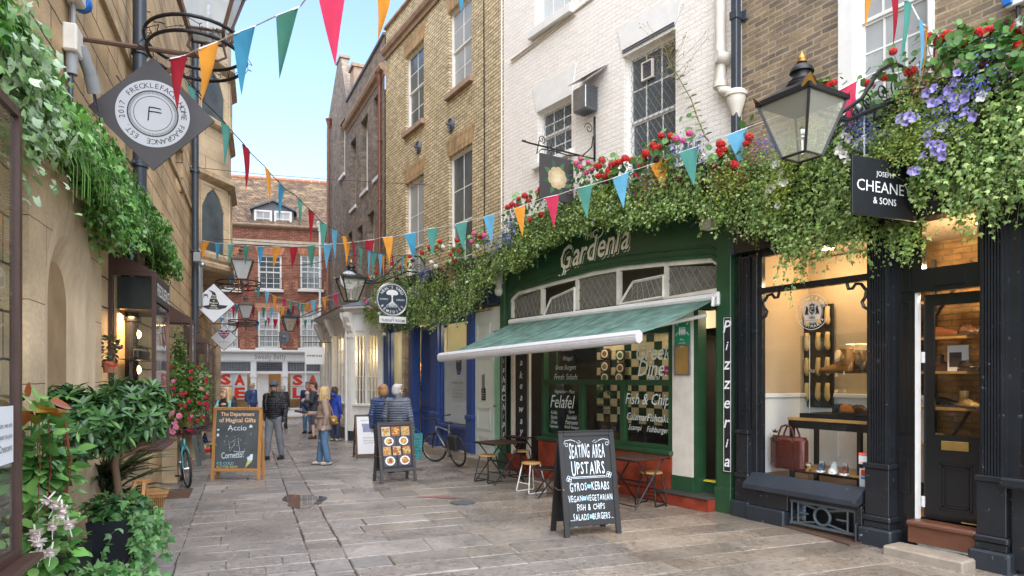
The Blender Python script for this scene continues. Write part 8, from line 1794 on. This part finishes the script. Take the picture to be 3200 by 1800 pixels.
# ================= cafe tables and stools
def stool(px,py,label,metal='black_iron',rz=0,H=.47):
    p=G(px,py); o=thing('round_stool',label,'stool',p,rz,'cafe stools with round oak seats')
    f=MB(); f.lathe([(.15,H),(.165,H+.005),(.165,H+.022),(.155,H+.03),(.01,H+.03)],n=30); f.build('seat',M['oak'],o,auto=40)
    for sx in (-1,1):
        f=MB(); f.tube([(sx*.11,-.10,H),(sx*.17,-.18,.03),(sx*.17,-.17,.012),(sx*.17,.17,.012),(sx*.17,.18,.03),(sx*.11,.10,H)],.011,8); f.build('leg_loop',M[metal],o,smooth=True)
    f=MB(); f.tube([(-.15,-.145,.16),(.15,-.145,.16)],.009,6); f.tube([(-.15,.145,.16),(.15,.145,.16)],.009,6); f.tube([(-.11,0,H-.01),(.11,0,H-.01)],.009,6); f.build('cross_bar',M[metal],o); return o
def table(px,py,label,rz,w=.72,H=.73):
    p=G(px,py); o=thing('folding_table',label,'table',p,rz,'brown woven topped folding tables')
    f=MB(); f.bbox(-w/2,w/2,-w/2,w/2,H-.018,H,.006); f.build('table_top',M['rattan'],o); f=MB()
    for y0,y1,z in ((-w/2,-w/2+.02,0),(w/2-.02,w/2,0)): f.box(-w/2,w/2,y0-.003,y1,H-.032,H-.019)
    f.build('apron',M['black_iron'],o)
    for sx in (-1,1):
        for sy in (-1,1):
            f=MB(); x=sx*(w/2-.05); f.tube([(x,sy*(w/2-.1),H-.03),(x,-sy*(w/2-.03),.0)],.012,7); f.build('leg',M['black_iron'],o)
    f=MB(); 
    for sy in (-1,1): f.tube([(-w/2+.05,sy*(w/2-.06),.06),(w/2-.05,sy*(w/2-.06),.06)],.01,6); f.tube([(-w/2+.05,sy*.03,H*.5),(w/2-.05,sy*.03,H*.5)],.009,6)
    f.build('stretcher',M['black_iron'],o); return o
ra=R2.ang
table(1562,1505,'square woven table beside the takeaway boards, standing between two stools',ra)
table(1645,1475,'square woven table further back against the dark cafe side door',ra,.66)
table(1985,1580,'woven folding table half hidden by the chalkboard, under the fish and chips window',ra)
stool(1525,1506,'black wire legged stool at the far left of the cafe tables beside the blue pilaster',rz=ra+.2)
stool(1660,1538,'white wire legged stool in front of the woven chair',metal='white_metal',rz=ra)
stool(2035,1577,'black wire legged stool in front of the red tiled wall, right of the chalkboard',rz=ra+.25)
stool(1630,1488,'black legged stool tucked between the two left cafe tables',rz=ra)
stool(1960,1600,'black wire legged stool mostly behind the right edge of the chalkboard',rz=ra-.3,H=.45) if False else None
p=G(1700,1550); o=thing('woven_chair','brown woven folding chair directly behind the foreground chalkboard','chair',p,ra+R(150))
f=MB(); f.bbox(-.20,.20,-.2,.18,.43,.455,.01); f.build('seat',M['rattan'],o); f=MB(); f.M=Matrix.Translation((0,-.23,.62))@Matrix.Rotation(R(12),4,'X'); f.bbox(-.2,.2,-.012,.012,-.02,.27,.01); f.build('backrest',M['rattan'],o)
for sx in (-1,1): f=MB(); f.tube([(sx*.215,-.29,.90),(sx*.215,-.2,.45),(sx*.215,.12,.0)],.012,7); f.build('leg',M['black_iron'],o); f=MB(); f.tube([(sx*.2,.17,.44),(sx*.2,-.22,.0)],.012,7); f.build('leg',M['black_iron'],o)
# ================= bicycles
def bicycle(label,rear,front,frame,R_=.335,lean=.1,rack=True,turn=0,seatc='rubber',bars='flat'):
    d=(front-rear); L=d.length; o=thing('bicycle',label,'bicycle',rear,math.atan2(d.y,d.x)); o.rotation_euler=(lean,0,math.atan2(d.y,d.x))
    def wheel(x,tw=0):
        wh=bpy.data.objects.new('wheel',None); COL.objects.link(wh); wh.parent=o; wh.location=(x,0,R_); wh.rotation_euler=(0,0,tw)
        c=lambda r,a: (math.cos(a)*r,0,math.sin(a)*r)
        f=MB(); f.tube([c(R_-.022,2*PI*k/40) for k in range(40)],.022,8,closed=True); f.build('tyre',M['rubber'],wh,smooth=True); f=MB(); f.tube([c(R_-.048,2*PI*k/40) for k in range(40)],.010,6,closed=True); f.build('rim',M['steel'],wh,smooth=True)
        f=MB()
        for k in range(28): a=2*PI*k/28; f.tube([(math.cos(a+(.5 if k%2 else -.5))*.02,.025*(1 if k%2 else -1),math.sin(a+(.5 if k%2 else -.5))*.02),c(R_-.05,a)],.0012,3)
        f.build('spokes',M['steel'],wh); f=MB(); f.tube([(0,-.05,0),(0,.05,0)],.02,10); f.build('hub',M['chrome'],wh); return wh
    wheel(0); wheel(L,turn)
    bb=(L*.42,0,.29); st=(L*.27,0,.75); hd=(L*.80,0,.83); hb=(L*.84,0,.70); f=MB()
    f.tube([bb,st],.016,8); f.tube([bb,hb],.019,8); f.tube([st,hd],.017,8) if bars=='flat' else f.tube([(L*.33,0,.5),hb],.018,8); f.tube([hd,hb],.022,10)
    for y in (-.05,.05): f.tube([(0,y,R_),(L*.27,y*.3,.72)],.008,6); f.tube([(0,y,R_),(bb[0],y*.6,bb[2])],.010,6)
    f.build('frame',M[frame],o,smooth=True); f=MB()
    for y in (-.055,.055): f.tube([(L,y,R_),(L*.88,y,.62),(L*.85,y*.4,.70)],.013,7)
    f.build('fork',M['black_iron'] if bars=='flat' else M[frame],o); f=MB(); f.tube([hd,(L*.77,0,.98)],.014,8); f.tube([(L*.77,-.28,1.03),(L*.79,-.14,1.02),(L*.79,0,.98),(L*.79,.14,1.02),(L*.77,.28,1.03)],.011,7); hbq=f.build('handlebar',M['black_iron'],o)
    for sy in (-1,1): f=MB(); f.tube([(L*.77,sy*.28,1.03),(L*.745,sy*.36,1.035)],.017,8); f.build('grip',M['rubber'],hbq)
    f=MB(); f.tube([st,(L*.25,0,.90)],.012,8); f.build('seat_post',M['chrome'],o); f=MB(); f.ell((L*.22,0,.93),(.09,.075,.03),12,8); f.ell((L*.33,0,.93),(.12,.025,.02),12,8); f.build('saddle',M[seatc],o,smooth=True)
    f=MB(); f.tube([(bb[0]+math.cos(2*PI*k/20)*.08,-.055,bb[2]+math.sin(2*PI*k/20)*.08) for k in range(20)],.006,5,closed=True); f.tube([(bb[0],-.07,bb[2]),(bb[0]+.1,-.07,bb[2]-.13)],.009,6); f.tube([(bb[0],.07,bb[2]),(bb[0]-.1,.07,bb[2]+.13)],.009,6); ck=f.build('crankset',M['steel'],o)
    for s_ in (1,-1): f=MB(); x,z=bb[0]+s_*.1,bb[2]-s_*.13; f.box(x-.045,x+.045,-s_*.07,-s_*.15,z-.012,z+.012); f.build('pedal',M['rubber'],ck)
    if rack:
        f=MB()
        for y in (-.05,.05): f.tube([(L*.25,y,.70),(-.15,y,.70)],.006,5); f.tube([(0,y*1.2,R_),(-.05,y,.70)],.006,5)
        f.build('rear_rack',M['black_iron'],o); f=MB(); f.bbox(-.22,.1,.06,.17,.38,.70,.03); f.build('pannier_bag',M['rubber'],o)
    return o
bicycle('silver grey bicycle with black pannier bag leaning against the blue shopfront',G(1432,1458)+Vector((.02,0,0)),G(1362,1443),'steel',lean=-.12,turn=.5)
bicycle('teal framed bicycle standing end on to the street beside the fuchsia bush',V(-6.12,12.66,0),V(-5.58,11.75,0),'teal_metal',lean=.05,rack=False,bars='step',turn=.1)
# bench, bowl and toy behind the teal bicycle
q=G(618,1450); o=thing('bench_table','grey painted plank table with slanting end legs behind the teal bicycle','table',q,LW.ang)
f=MB(); f.bbox(-.5,.9,-.02,.42,.80,.84,.006); f.build('table_top',M['dark_wood'],o)
for x in (-.45,.8): f=MB(); f.add([(x,-.12,0),(x,-.02,0),(x,.10,.8),(x,.02,.8),(x+.05,-.12,0),(x+.05,-.02,0),(x+.05,.10,.8),(x+.05,.02,.8)],[(0,1,2,3),(7,6,5,4),(0,4,5,1),(1,5,6,2),(2,6,7,3),(3,7,4,0)]); f.build('leg',plain('grey_green',(.13,.16,.15),.5),o)
q=G(640,1413); o=thing('red_bowl','shallow red plastic bowl on the paving left of the pine framed board','bowl',q); f=MB(); f.lathe([(.12,0),(.15,.08),(.155,.085),(.14,.08),(.11,.02),(.01,.018)],n=22); f.build('bowl_shell',M['sale_red'],o,smooth=True); f=MB(); f.lathe([(.157,.078),(.157,.09),(.15,.09)],n=22); f.build('rim',M['sale_red'],o)
q=P(640,1375,16.2); q.z=.36; o=thing('wizard_hat','small blue wizard hat with yellow stars on a low yellow stool','hat',q); f=MB(); f.lathe([(.16,0),(.15,.01),(.08,.02),(.05,.12),(.01,.24)],n=18); f.build('hat_cone',plain('hat_blue',(.01,.03,.22),.6),o,smooth=True); f=MB()
for k in range(9): a=-PI/2+random.uniform(-1.2,1.2); r=.1; f.disc((math.cos(a)*.07,.05+random.random()*.12),.012,-.07,5)
f.build('star',plain('star_yellow',(.8,.6,.05)),o)
q=P(640,1378,16.2); q.z=0; o=thing('low_stool','low yellow topped stool carrying the blue wizard hat','stool',q); f=MB(); f.bbox(-.25,.25,-.15,.15,.32,.355,.008); f.build('seat',plain('star_yellow',(.8,.6,.05)),o)
for sx in (-1,1):
    for sy in (-1,1): f=MB(); f.box(sx*.2-.015,sx*.2+.015,sy*.11-.015,sy*.11+.015,0,.32); f.build('leg',M['dark_wood'],o)
# ================= people: one continuous voxel-fused body each, clothes and hair as children
SK=plain('skin',(.66,.40,.29),.5,.12,8,bmp=.03); SK2=plain('skin_tan',(.52,.29,.20),.5,.12,8,bmp=.03)
def fuse(mb,name,mat,parent,vox=.012,sm=4):
    me=mb.mesh(name,mat); o=bpy.data.objects.new(name,me); COL.objects.link(o)
    r=o.modifiers.new('r','REMESH'); r.mode='VOXEL'; r.voxel_size=vox; r.use_smooth_shade=True; s=o.modifiers.new('s','SMOOTH'); s.iterations=sm; s.factor=.5
    dg=bpy.context.evaluated_depsgraph_get(); me2=bpy.data.meshes.new_from_object(o.evaluated_get(dg)); me2.name=name
    bpy.data.objects.remove(o); bpy.data.meshes.remove(me); q=bpy.data.objects.new(name,me2); COL.objects.link(q); q.parent=parent; me2.polygons.foreach_set('use_smooth',[True]*len(me2.polygons)); return q
def person(label,pos,face,H,top,legs,shoes,hair,hairstyle='short',skin=None,arms=None,stance=(.10,.10),step=0,coat='plain',hemz=.86,shorts=False,headyaw=0,female=False,headtilt=0,glasses=False,collar=None):
    """faces local -y; arms = ((elbow,hand) right, left) in body units for a 1.75 m figure"""
    k=H/1.75; o=thing('person',label,'person',pos,face); o.scale=(k,k,k); skin=skin or SK; sw=.185 if not female else .165
    arms=arms or (((-.235,.03,1.13),(-.235,-.05,.87)),((.235,.03,1.13),(.235,-.05,.87)))
    sh=[V((-sw,.0,1.42)),V((sw,0,1.42))]; hip=[V((-.095,0,.92)),V((.095,0,.92))]
    kn=[V((-stance[0],-step*.35-.02,.50)),V((stance[1],step*.25-.02,.50))]; an=[V((-stance[0]*1.1,-step,.085)),V((stance[1]*1.1,step*.8,.085))]
    hy=Matrix.Rotation(headyaw,4,'Z')@Matrix.Rotation(headtilt,4,'X'); hc=V((0,-.015,1.625))
    def hp(x,y,z): return hc+hy@V((x,y,z))
    b=MB(); b.cap((0,.0,.95),.125,(0,0,1.12),.115); b.cap((0,0,1.12),.11,(0,.0,1.34),.13)
    for s_ in (0,1): b.cap(V((0,0,1.36)),.10,sh[s_],.058); b.cap(hip[s_],.088,kn[s_],.055); b.cap(kn[s_],.052,an[s_],.036); b.cap(an[s_]+V((0,.02,-.04)),.036,an[s_]+V((0,-.13,-.055)),.026)
    b.cap((0,0,1.42),.06,(0,-.01,1.54),.052)
    HS=Matrix.Translation(hc)@Matrix.Scale(1.12,4)@Matrix.Translation(-hc); b.M=HS
    b.ell(hp(0,.012,.03),(.074,.092,.095),18,14); b.ell(hp(0,-.02,-.045),(.056,.066,.072),14,10); b.ell(hp(0,-.062,-.085),(.026,.02,.02),10,8); b.cap(hp(0,-.082,.005),.009,hp(0,-.098,-.028),.014)
    for sx in (-1,1): b.ell(hp(sx*.075,.008,-.01),(.012,.02,.032),8,6); b.ell(hp(sx*.033,-.062,-.03),(.02,.02,.018),8,6)
    b.ell(hp(0,-.078,-.058),(.022,.012,.009),8,6)
    b.M=None
    for s_,(el,ha) in enumerate(arms):
        el,ha=V(el),V(ha); b.cap(sh[s_],.047,el,.038); b.cap(el,.036,ha,.024); d=(ha-el).normalized(); x=d.cross(V((1,0,0)) if abs(d.x)<.8 else V((0,1,0))).normalized(); pc=ha+d*.05; b.cap(ha+d*.01,.026,pc-x*.012,.028); b.cap(ha+d*.01,.024,pc+x*.016,.024)
        cur=V((0,-1,0)) if d.z<-.5 else V((0,0,-1))
        for j in range(4):
            t=-.030+.020*j; L=(.062,.072,.068,.052)[j]; r0=pc+d*.02+x*t; m=r0+d*L*.55+cur*.008; b.cap(r0,.0095,m,.009); b.cap(m,.009,m+d*L*.3+cur*L*.38,.0075)
        th=ha+d*.02-x*.026; b.cap(th,.012,th-x*.022+d*.032+cur*.016,.010); b.cap(th-x*.022+d*.032+cur*.016,.010,th-x*.018+d*.058+cur*.026,.008)
    fuse(b,'body',skin,o,.0085,3)
    # eyes, brows, lips
    f=MB(); f.M=HS
    for sx in (-1,1): f.ell(hp(sx*.03,-.078,.012),(.013,.006,.0075),10,6)
    f.build('eyes',plain('eye_white',(.7,.68,.65),.3,.05),o,smooth=True); f=MB(); f.M=HS
    for sx in (-1,1): f.ell(hp(sx*.03,-.083,.012),(.006,.003,.006),8,6); f.cap(hp(sx*.016,-.084,.034),.004,hp(sx*.046,-.076,.035),.003)
    f.build('brows',plain('brow',(.06,.035,.02),.6),o); f=MB(); f.M=HS; f.ell(hp(0,-.088,-.055),(.021,.007,.006),10,6); f.build('lips',plain('lip',(.42,.14,.11),.4),o)
    if glasses:
        f=MB(); f.M=HS
        for sx in (-1,1): f.tube([hp(sx*.032+math.cos(a)*.022,-.093,.010+math.sin(a)*.015) for a in [2*PI*i/14 for i in range(14)]],.0022,4,closed=True); f.tube([hp(sx*.054,-.09,.014),hp(sx*.077,.0,.012)],.002,4)
        f.build('glasses',M['rubber'],o)
    # hair
    h=MB(); h.M=HS; hm=hair; h.ell(hp(0,.030,.062),(.082,.092,.072),18,12); h.ell(hp(0,.05,.03),(.080,.07,.08),16,12)
    if hairstyle in('short','thin'): h.ell(hp(0,.055,.0),(.078,.06,.075),14,10); h.cap(hp(-.03,-.055,.105),.022,hp(.035,-.055,.105),.022)
    if hairstyle=='bob': h.ell(hp(0,.05,-.01),(.092,.075,.105),16,12); [h.cap(hp(sx*.07,-.01,.05),.03,hp(sx*.075,.01,-.10),.024) for sx in (-1,1)]; h.cap(hp(0,-.055,.10),.02,hp(.05,-.05,.08),.02)
    if hairstyle=='long':
        h.ell(hp(0,.06,-.05),(.09,.06,.14),16,12); h.cap(hp(0,-.05,.105),.02,hp(.05,-.04,.085),.02)
        for j in range(15): a=(j/14-.5)*3.6; x,y=math.sin(a)*.085,math.cos(a)*.085; h.tube([hp(x*.85,y*.8,.09),hp(x*1.05,y,.0),hp(x*1.15,y*.8-.01,-.14),V((x*1.5,min(y*.5,.05)-.07*(abs(math.sin(a))),1.40)),V((x*1.35+random.uniform(-.02,.02),-.10 if abs(a)>1 else .12,1.27))],.02,6,rads=[.022,.026,.028,.024,.008])
    if hairstyle=='wavy':
        for j in range(26): a=random.uniform(-2.4,2.4); x,y=math.sin(a)*.09,math.cos(a)*.095; h.tube([hp(x*.5,y*.5,.12),hp(x*.95,y*.95,.05),hp(x*1.15+random.uniform(-.012,.012),y*1.15,-.05),hp(x*1.3+random.uniform(-.02,.02),y*1.25+random.uniform(-.02,.02),-.145)],.02,6,rads=[.025,.028,.024,.010])
    ho=fuse(h,'hair',hm,o,.008,2) if hairstyle!='cap' else None
    if hairstyle=='cap':
        f=MB(); f.M=HS; f.ell(hp(0,.012,.058),(.086,.103,.085),20,12); f.build('cap',plain('cap_blue',(.07,.09,.12),.8,.3,30),o,smooth=True); f=MB(); f.M=HS; f.ell(hp(0,-.12,.06),(.07,.06,.012),16,8); f.build('cap_peak',plain('cap_peak',(.09,.11,.15),.8),o,smooth=True); h=MB(); h.M=HS; h.ell(hp(0,.02,.0),(.079,.092,.055),14,10); fuse(h,'hair',plain('grey_hair',(.22,.20,.19),.7,.4,60),o,.01,1)
    # trousers
    g=MB(); g.ell((0,.005,.93),(.165,.125,.13),16,10)
    for s_ in (0,1):
        g.cap(hip[s_],.112,kn[s_],.078)
        if not shorts: g.cap(kn[s_],.080,an[s_]+V((0,0,.03)),.074 if female else .062)
    fuse(g,'shorts' if shorts else 'trousers',legs,o,.012,4)
    # top
    c=MB(); hz=hemz
    if coat=='puffer':
        n=int((1.46-hz)/.052)
        for i in range(n+1): z=hz+.03+(1.43-hz-.03)*i/n; u=i/n; c.ell((0,.0,z),(.185+.035*math.sin(u*PI*.9)+.02*u,.145+.025*math.sin(u*PI),.034),22,8)
        c.lathe([(.175,hz+.02),(.18,1.15),(.205,1.36),(.10,1.47)],(0,0,0),20,sy=.76)
        for s_ in (0,1): c.cap(V((0,0,1.37)),.105,sh[s_],.082)
        for s_,(el,ha) in enumerate(arms):
            el,ha=V(el),V(ha)
            for A,B,r0,r1,m_ in ((sh[s_],el,.082,.068,6),(el,ha,.066,.052,5)):
                rt=(B-A).to_track_quat('Z','Y').to_matrix(); c.cap(A,r0*.82,B,r1*.82)
                for i in range(m_+1): rr=(r0+(r1-r0)*i/m_)*1.06; c.ell(A.lerp(B,i/m_),(rr,rr,.034),14,8,rot=rt)
        c.cap((0,.0,1.44),.088,(0,-.0,1.52),.076)
        co=fuse(c,'jacket',top,o,.009,1)
    else:
        c.cap((0,0,hz+.06),.15,(0,0,1.30),.145); c.ell((0,0,1.30),(.20,.135,.15),16,12); c.ell((0,.0,hz+.12),(.20,.155,.13),16,10); coat=='coat' and c.lathe([(.215,hz),(.20,hz+.12),(.165,1.12)],(0,0,0),20,sy=.80)
        for s_,(el,ha) in enumerate(arms): el,ha=V(el),V(ha); c.cap(V((0,0,1.36)),.115,sh[s_],.078); c.cap(sh[s_],.075,el,.062); c.cap(el,.060,ha-(ha-el).normalized()*.02,.046)
        if collar: c.cap((0,0,1.43),.085,(0,-.01,1.51),.08)
        co=fuse(c,'coat' if coat=='coat' else 'jacket',top,o,.012,4)
    for s_ in (0,1):
        f=MB(); a=an[s_]; f.cap(a+V((0,.035,-.035)),.046,a+V((0,-.13,-.045)),.038); f.cap(a+V((0,.02,-.01)),.045,a+V((0,-.02,-.02)),.043); sho=fuse(f,'shoe',shoes,o,.010,2); f=MB(); f.extr([(a.x-.04,a.y+.08),(a.x+.04,a.y+.08),(a.x+.048,a.y-.10),(a.x+.03,a.y-.17),(a.x-.03,a.y-.17),(a.x-.048,a.y-.10)],'z',.0,.022); f.build('sole',M['rubber'],sho)
    return o,hp
def fab(n,c,r=.8,v=.35,s=4,b=.7): return plain(n,c,r,v,s,bmp=b,bdist=.035)
jeans=fab('denim',(.10,.20,.33)); greyj=fab('grey_denim',(.20,.21,.23)); blk=fab('puffer_black',(.018,.019,.024),.32); navy=fab('puffer_navy',(.04,.075,.17),.4); gryp=fab('puffer_grey',(.12,.14,.18),.38)
blonde=plain('hair_blonde',(.55,.38,.18),.5,.4,40,bmp=.6,stretch=(1,1,.15)); white_h=plain('hair_white',(.55,.53,.50),.6,.3,60,bmp=.5); brownh=plain('hair_brown',(.07,.04,.025),.5,.4,60,bmp=.5); ginger=plain('hair_ginger',(.36,.19,.08),.5,.4,50,bmp=.5)
def gp0(px,Y): return V(((px-CX)/F*Y,Y,0))
# man in cap and black puffer jacket
o,hp=person('man in black quilted jacket, blue cap and grey jeans standing behind the pine board',gp0(857,15.9),R(-6),1.80,blk,greyj,M['rubber'],None,'cap',SK2,coat='puffer',hemz=.90,step=.10,headyaw=R(8),glasses=True,stance=(.11,.12),arms=(((-.245,.04,1.13),(-.235,-.05,.90)),((.25,.04,1.12),(.26,-.07,.86))))
f=MB(); f.ell((.29,-.09,.80),(.035,.035,.06),10,8); f.build('camera_lens',M['rubber'],o); f=MB(); f.ell(hp(0,-.066,-.082),(.05,.035,.038),12,8); fuse(f,'beard',plain('beard',(.10,.07,.055),.9,.4,60),o,.008,1)
f=MB()
for sx in (-1,1): f.tube([(sx*.12,-.15,1.12),(sx*.13,-.165,1.3),(sx*.12,-.08,1.49),(sx*.11,.12,1.42)],.022,6)
f.build('rucksack_strap',M['rubber'],o)
# long haired blonde woman behind the board
o,hp=person('young woman with very long blonde hair standing behind the pine framed chalkboard',gp0(706,14.3),R(-8),1.69,fab('dark_coat',(.02,.025,.03),.6),jeans,M['rubber'],blonde,'long',female=True,coat='coat',headyaw=R(-22),collar=True,arms=(((-.23,.02,1.15),(-.06,-.20,1.16)),((.23,.02,1.15),(.10,-.20,1.14))))
f=MB(); f.ell((0,.12,1.5),(.17,.09,.09),16,10); f.build('hood',fab('dark_coat',(.02,.025,.03)),o,smooth=True); f=MB()
for sx in (-1,1): f.tube([(sx*.15,-.12,1.08),(sx*.16,-.155,1.3),(sx*.14,-.05,1.47)],.026,6)
f.build('rucksack_strap',fab('strap_mint',(.18,.45,.48)),o)
# woman in beige wrap coat
bg=fab('wool_beige',(.42,.31,.24),.9,.15,20); o,hp=person('woman with wavy blonde hair in beige belted coat and blue jeans holding an umbrella',gp0(1013,14.85),R(-72),1.69,bg,jeans,fab('trainer_cream',(.55,.50,.44),.6),blonde,'wavy',female=True,coat='coat',hemz=.80,step=.10,stance=(.08,.08),headtilt=R(4),arms=(((-.24,-.06,1.14),(-.20,-.34,1.16)),((.25,.04,1.14),(.24,.0,.92))))
f=MB(); f.tube([V((math.cos(2*PI*i/24)*.178,math.sin(2*PI*i/24)*.150,1.085)) for i in range(24)],.026,6,closed=True); f.tube([(-.06,-.16,1.08),(-.10,-.19,.98),(-.10,-.18,.86)],.02,6); f.tube([(-.05,-.16,1.08),(-.02,-.19,.99),(-.01,-.18,.90)],.018,6); f.build('belt',bg,o,smooth=True)
f=MB(); 
for z,r in ((1.45,.115),(1.49,.105),(1.53,.09)): f.tube([V((math.cos(2*PI*i/20)*r,math.sin(2*PI*i/20)*r*.85-.02,z+.015*math.sin(i*1.9))) for i in range(20)],.032,7,closed=True)
fuse(f,'scarf',fab('scarf',(.50,.43,.33),.9,.3,40),o,.012,2)
f=MB(); f.cap((-.19,-.36,1.17),.022,(-.17,-.42,1.18),.022); f.cap((-.17,-.42,1.18),.03,(-.12,-.62,1.22),.022); f.build('umbrella',fab('brolly',(.03,.03,.04),.6,.6,9),o)
f=MB(); f.tube([(-.205+math.cos(2*PI*i/14)*.0,-.33+0*i,1.16) for i in range(2)],.034,8) ; f.tube([V((-.2+math.cos(a)*.032,-.33,1.16+math.sin(a)*.032)) for a in [2*PI*i/14 for i in range(14)]],.008,6,closed=True); f.build('red_band',M['sale_red'],o)
f=MB(); f.ell((.20,.20,1.02),(.10,.09,.11),16,10); f.ell((.21,.24,.95),(.08,.07,.03),12,8); f.tube([(.16,.10,1.40),(.22,.17,1.2),(.22,.19,1.08)],.012,6); bgk=f.build('mustard_cap_bag',fab('mustard',(.36,.18,.03),.8),o,smooth=True)
f=MB(); 
for (x0,z0,x1,z1) in ((-.02,0,-.02,.05),(-.02,.05,.015,0),(.015,0,.015,.05),(-.03,.045,0,.02),(0,.02,.03,.045),(0,.02,0,-.01)): f.tube([(.305,.19+x0,1.0+z0),(.305,.19+x1,1.0+z1)],.004,4)
f.build('bag_monogram',M['letter_white'],bgk)
f=MB(); f.ell((.095,-.105,.56),(.02,.014,.022),8,6); f.ell((-.09,-.115,.53),(.018,.012,.018),8,6); f.build('torn_knee',SK,o)
# couple seen from behind
o,hp=person('grey haired man in blue grey quilted jacket walking away, carrying a teal patterned bag',gp0(1243,13.7),R(176),1.755,gryp,fab('dark_trousers',(.035,.05,.09)),M['bronze_frame'],white_h,'short',coat='puffer',hemz=.88,step=.14,headyaw=R(-30),arms=(((-.26,.03,1.12),(-.30,-.02,.84)),((.25,.03,1.12),(.23,-.10,.92))))
f=MB(); f.prism([(-.13,-.02),(.13,-.02),(.16,-.50),(-.10,-.55)],-.03,.03); f.tube([(-.1,0,-.02),(0,0,.07),(.1,0,-.02)],.008,5); f.M=None
bg_=f.build('carrier_bag',brick('bag_pattern',(.02,.16,.18),(.02,.03,.04),(.08,.34,.36),bw=.05,bh=.03,ms=.006,bmp=.1),o); bg_.location=(-.37,.0,.80); bg_.rotation_euler=(0,0,R(20))
o,hp=person('woman with short ginger bob in navy padded jacket walking beside the grey haired man',gp0(1197,14.15),R(186),1.745,navy,fab('dark_trousers',(.035,.05,.09)),M['rubber'],ginger,'bob',female=True,coat='puffer',hemz=.86,step=.1,headyaw=R(20))
# group in the distance
o,hp=person('man in dark top and shorts with a baby carrier and a red and blue rucksack',gp0(981,21.2),R(-78),1.76,fab('dark_top',(.05,.055,.06)),fab('grey_shorts',(.06,.065,.075)),M['dark_wood'],brownh,'short',coat='plain',shorts=True,headtilt=R(14),arms=(((-.24,-.05,1.15),(-.12,-.26,1.20)),((.24,-.05,1.15),(.12,-.26,1.18))))
f=MB(); f.bbox(-.15,.15,.13,.33,.98,1.44,.05); f.build('rucksack',fab('pack_purple',(.07,.03,.30),.6,.5,3),o,auto=60); f=MB(); f.bbox(-.155,-.10,.16,.345,1.1,1.42,.02); f.build('red_pocket',fab('pack_red',(.6,.04,.05)),o); f=MB(); f.ell((0,-.18,1.18),(.14,.09,.20),14,10); f.tube([(-.12,-.1,1.3),(-.13,0,1.46),(-.12,.12,1.35)],.03,6); f.tube([(.12,-.1,1.3),(.13,0,1.46),(.12,.12,1.35)],.03,6); f.build('baby_carrier',fab('wrap_grey',(.22,.23,.24)),o,smooth=True); f=MB(); f.ell((0,-.2,1.40),(.065,.07,.07),12,10); f.build('baby_head',SK,o,smooth=True)
o,hp=person('grey haired man with short beard in blue jacket and jeans behind the baby carrier man',gp0(962,23.2),R(-10),1.74,fab('navy_jacket',(.02,.04,.13)),jeans,M['rubber'],plain('grey_hair',(.22,.20,.19)),'short',SK2,coat='plain')
o,hp=person('grey haired man in blue shirt with a grey rucksack in front of the SALE window',gp0(788,27.0),R(68),1.68,fab('blue_shirt',(.06,.11,.26)),fab('dark_trousers',(.035,.05,.09)),M['rubber'],white_h,'short',coat='plain',glasses=True)
f=MB(); f.bbox(-.15,.15,.12,.32,.98,1.42,.06); f.build('rucksack',fab('pack_grey',(.11,.12,.12)),o,auto=60)
o,hp=person('woman with brown bun in bright blue hooded coat half hidden behind the beige coat',gp0(1047,20.5),R(150),1.62,fab('coat_blue',(.015,.06,.42),.6),fab('dark_trousers',(.035,.05,.09)),fab('trainer_cream',(.55,.5,.44)),brownh,'bob',female=True,coat='coat',hemz=.75)
f=MB(); f.ell((0,.12,1.49),(.13,.09,.08),12,8); f.build('hood',fab('coat_blue',(.015,.06,.42)),o,smooth=True)
o,hp=person('white haired person in dark clothes mostly hidden behind the man with the cap',gp0(884,25.5),R(175),1.62,fab('dark_coat',(.02,.025,.03)),fab('dark_trousers',(.035,.05,.09)),M['rubber'],white_h,'bob',female=True,coat='coat')
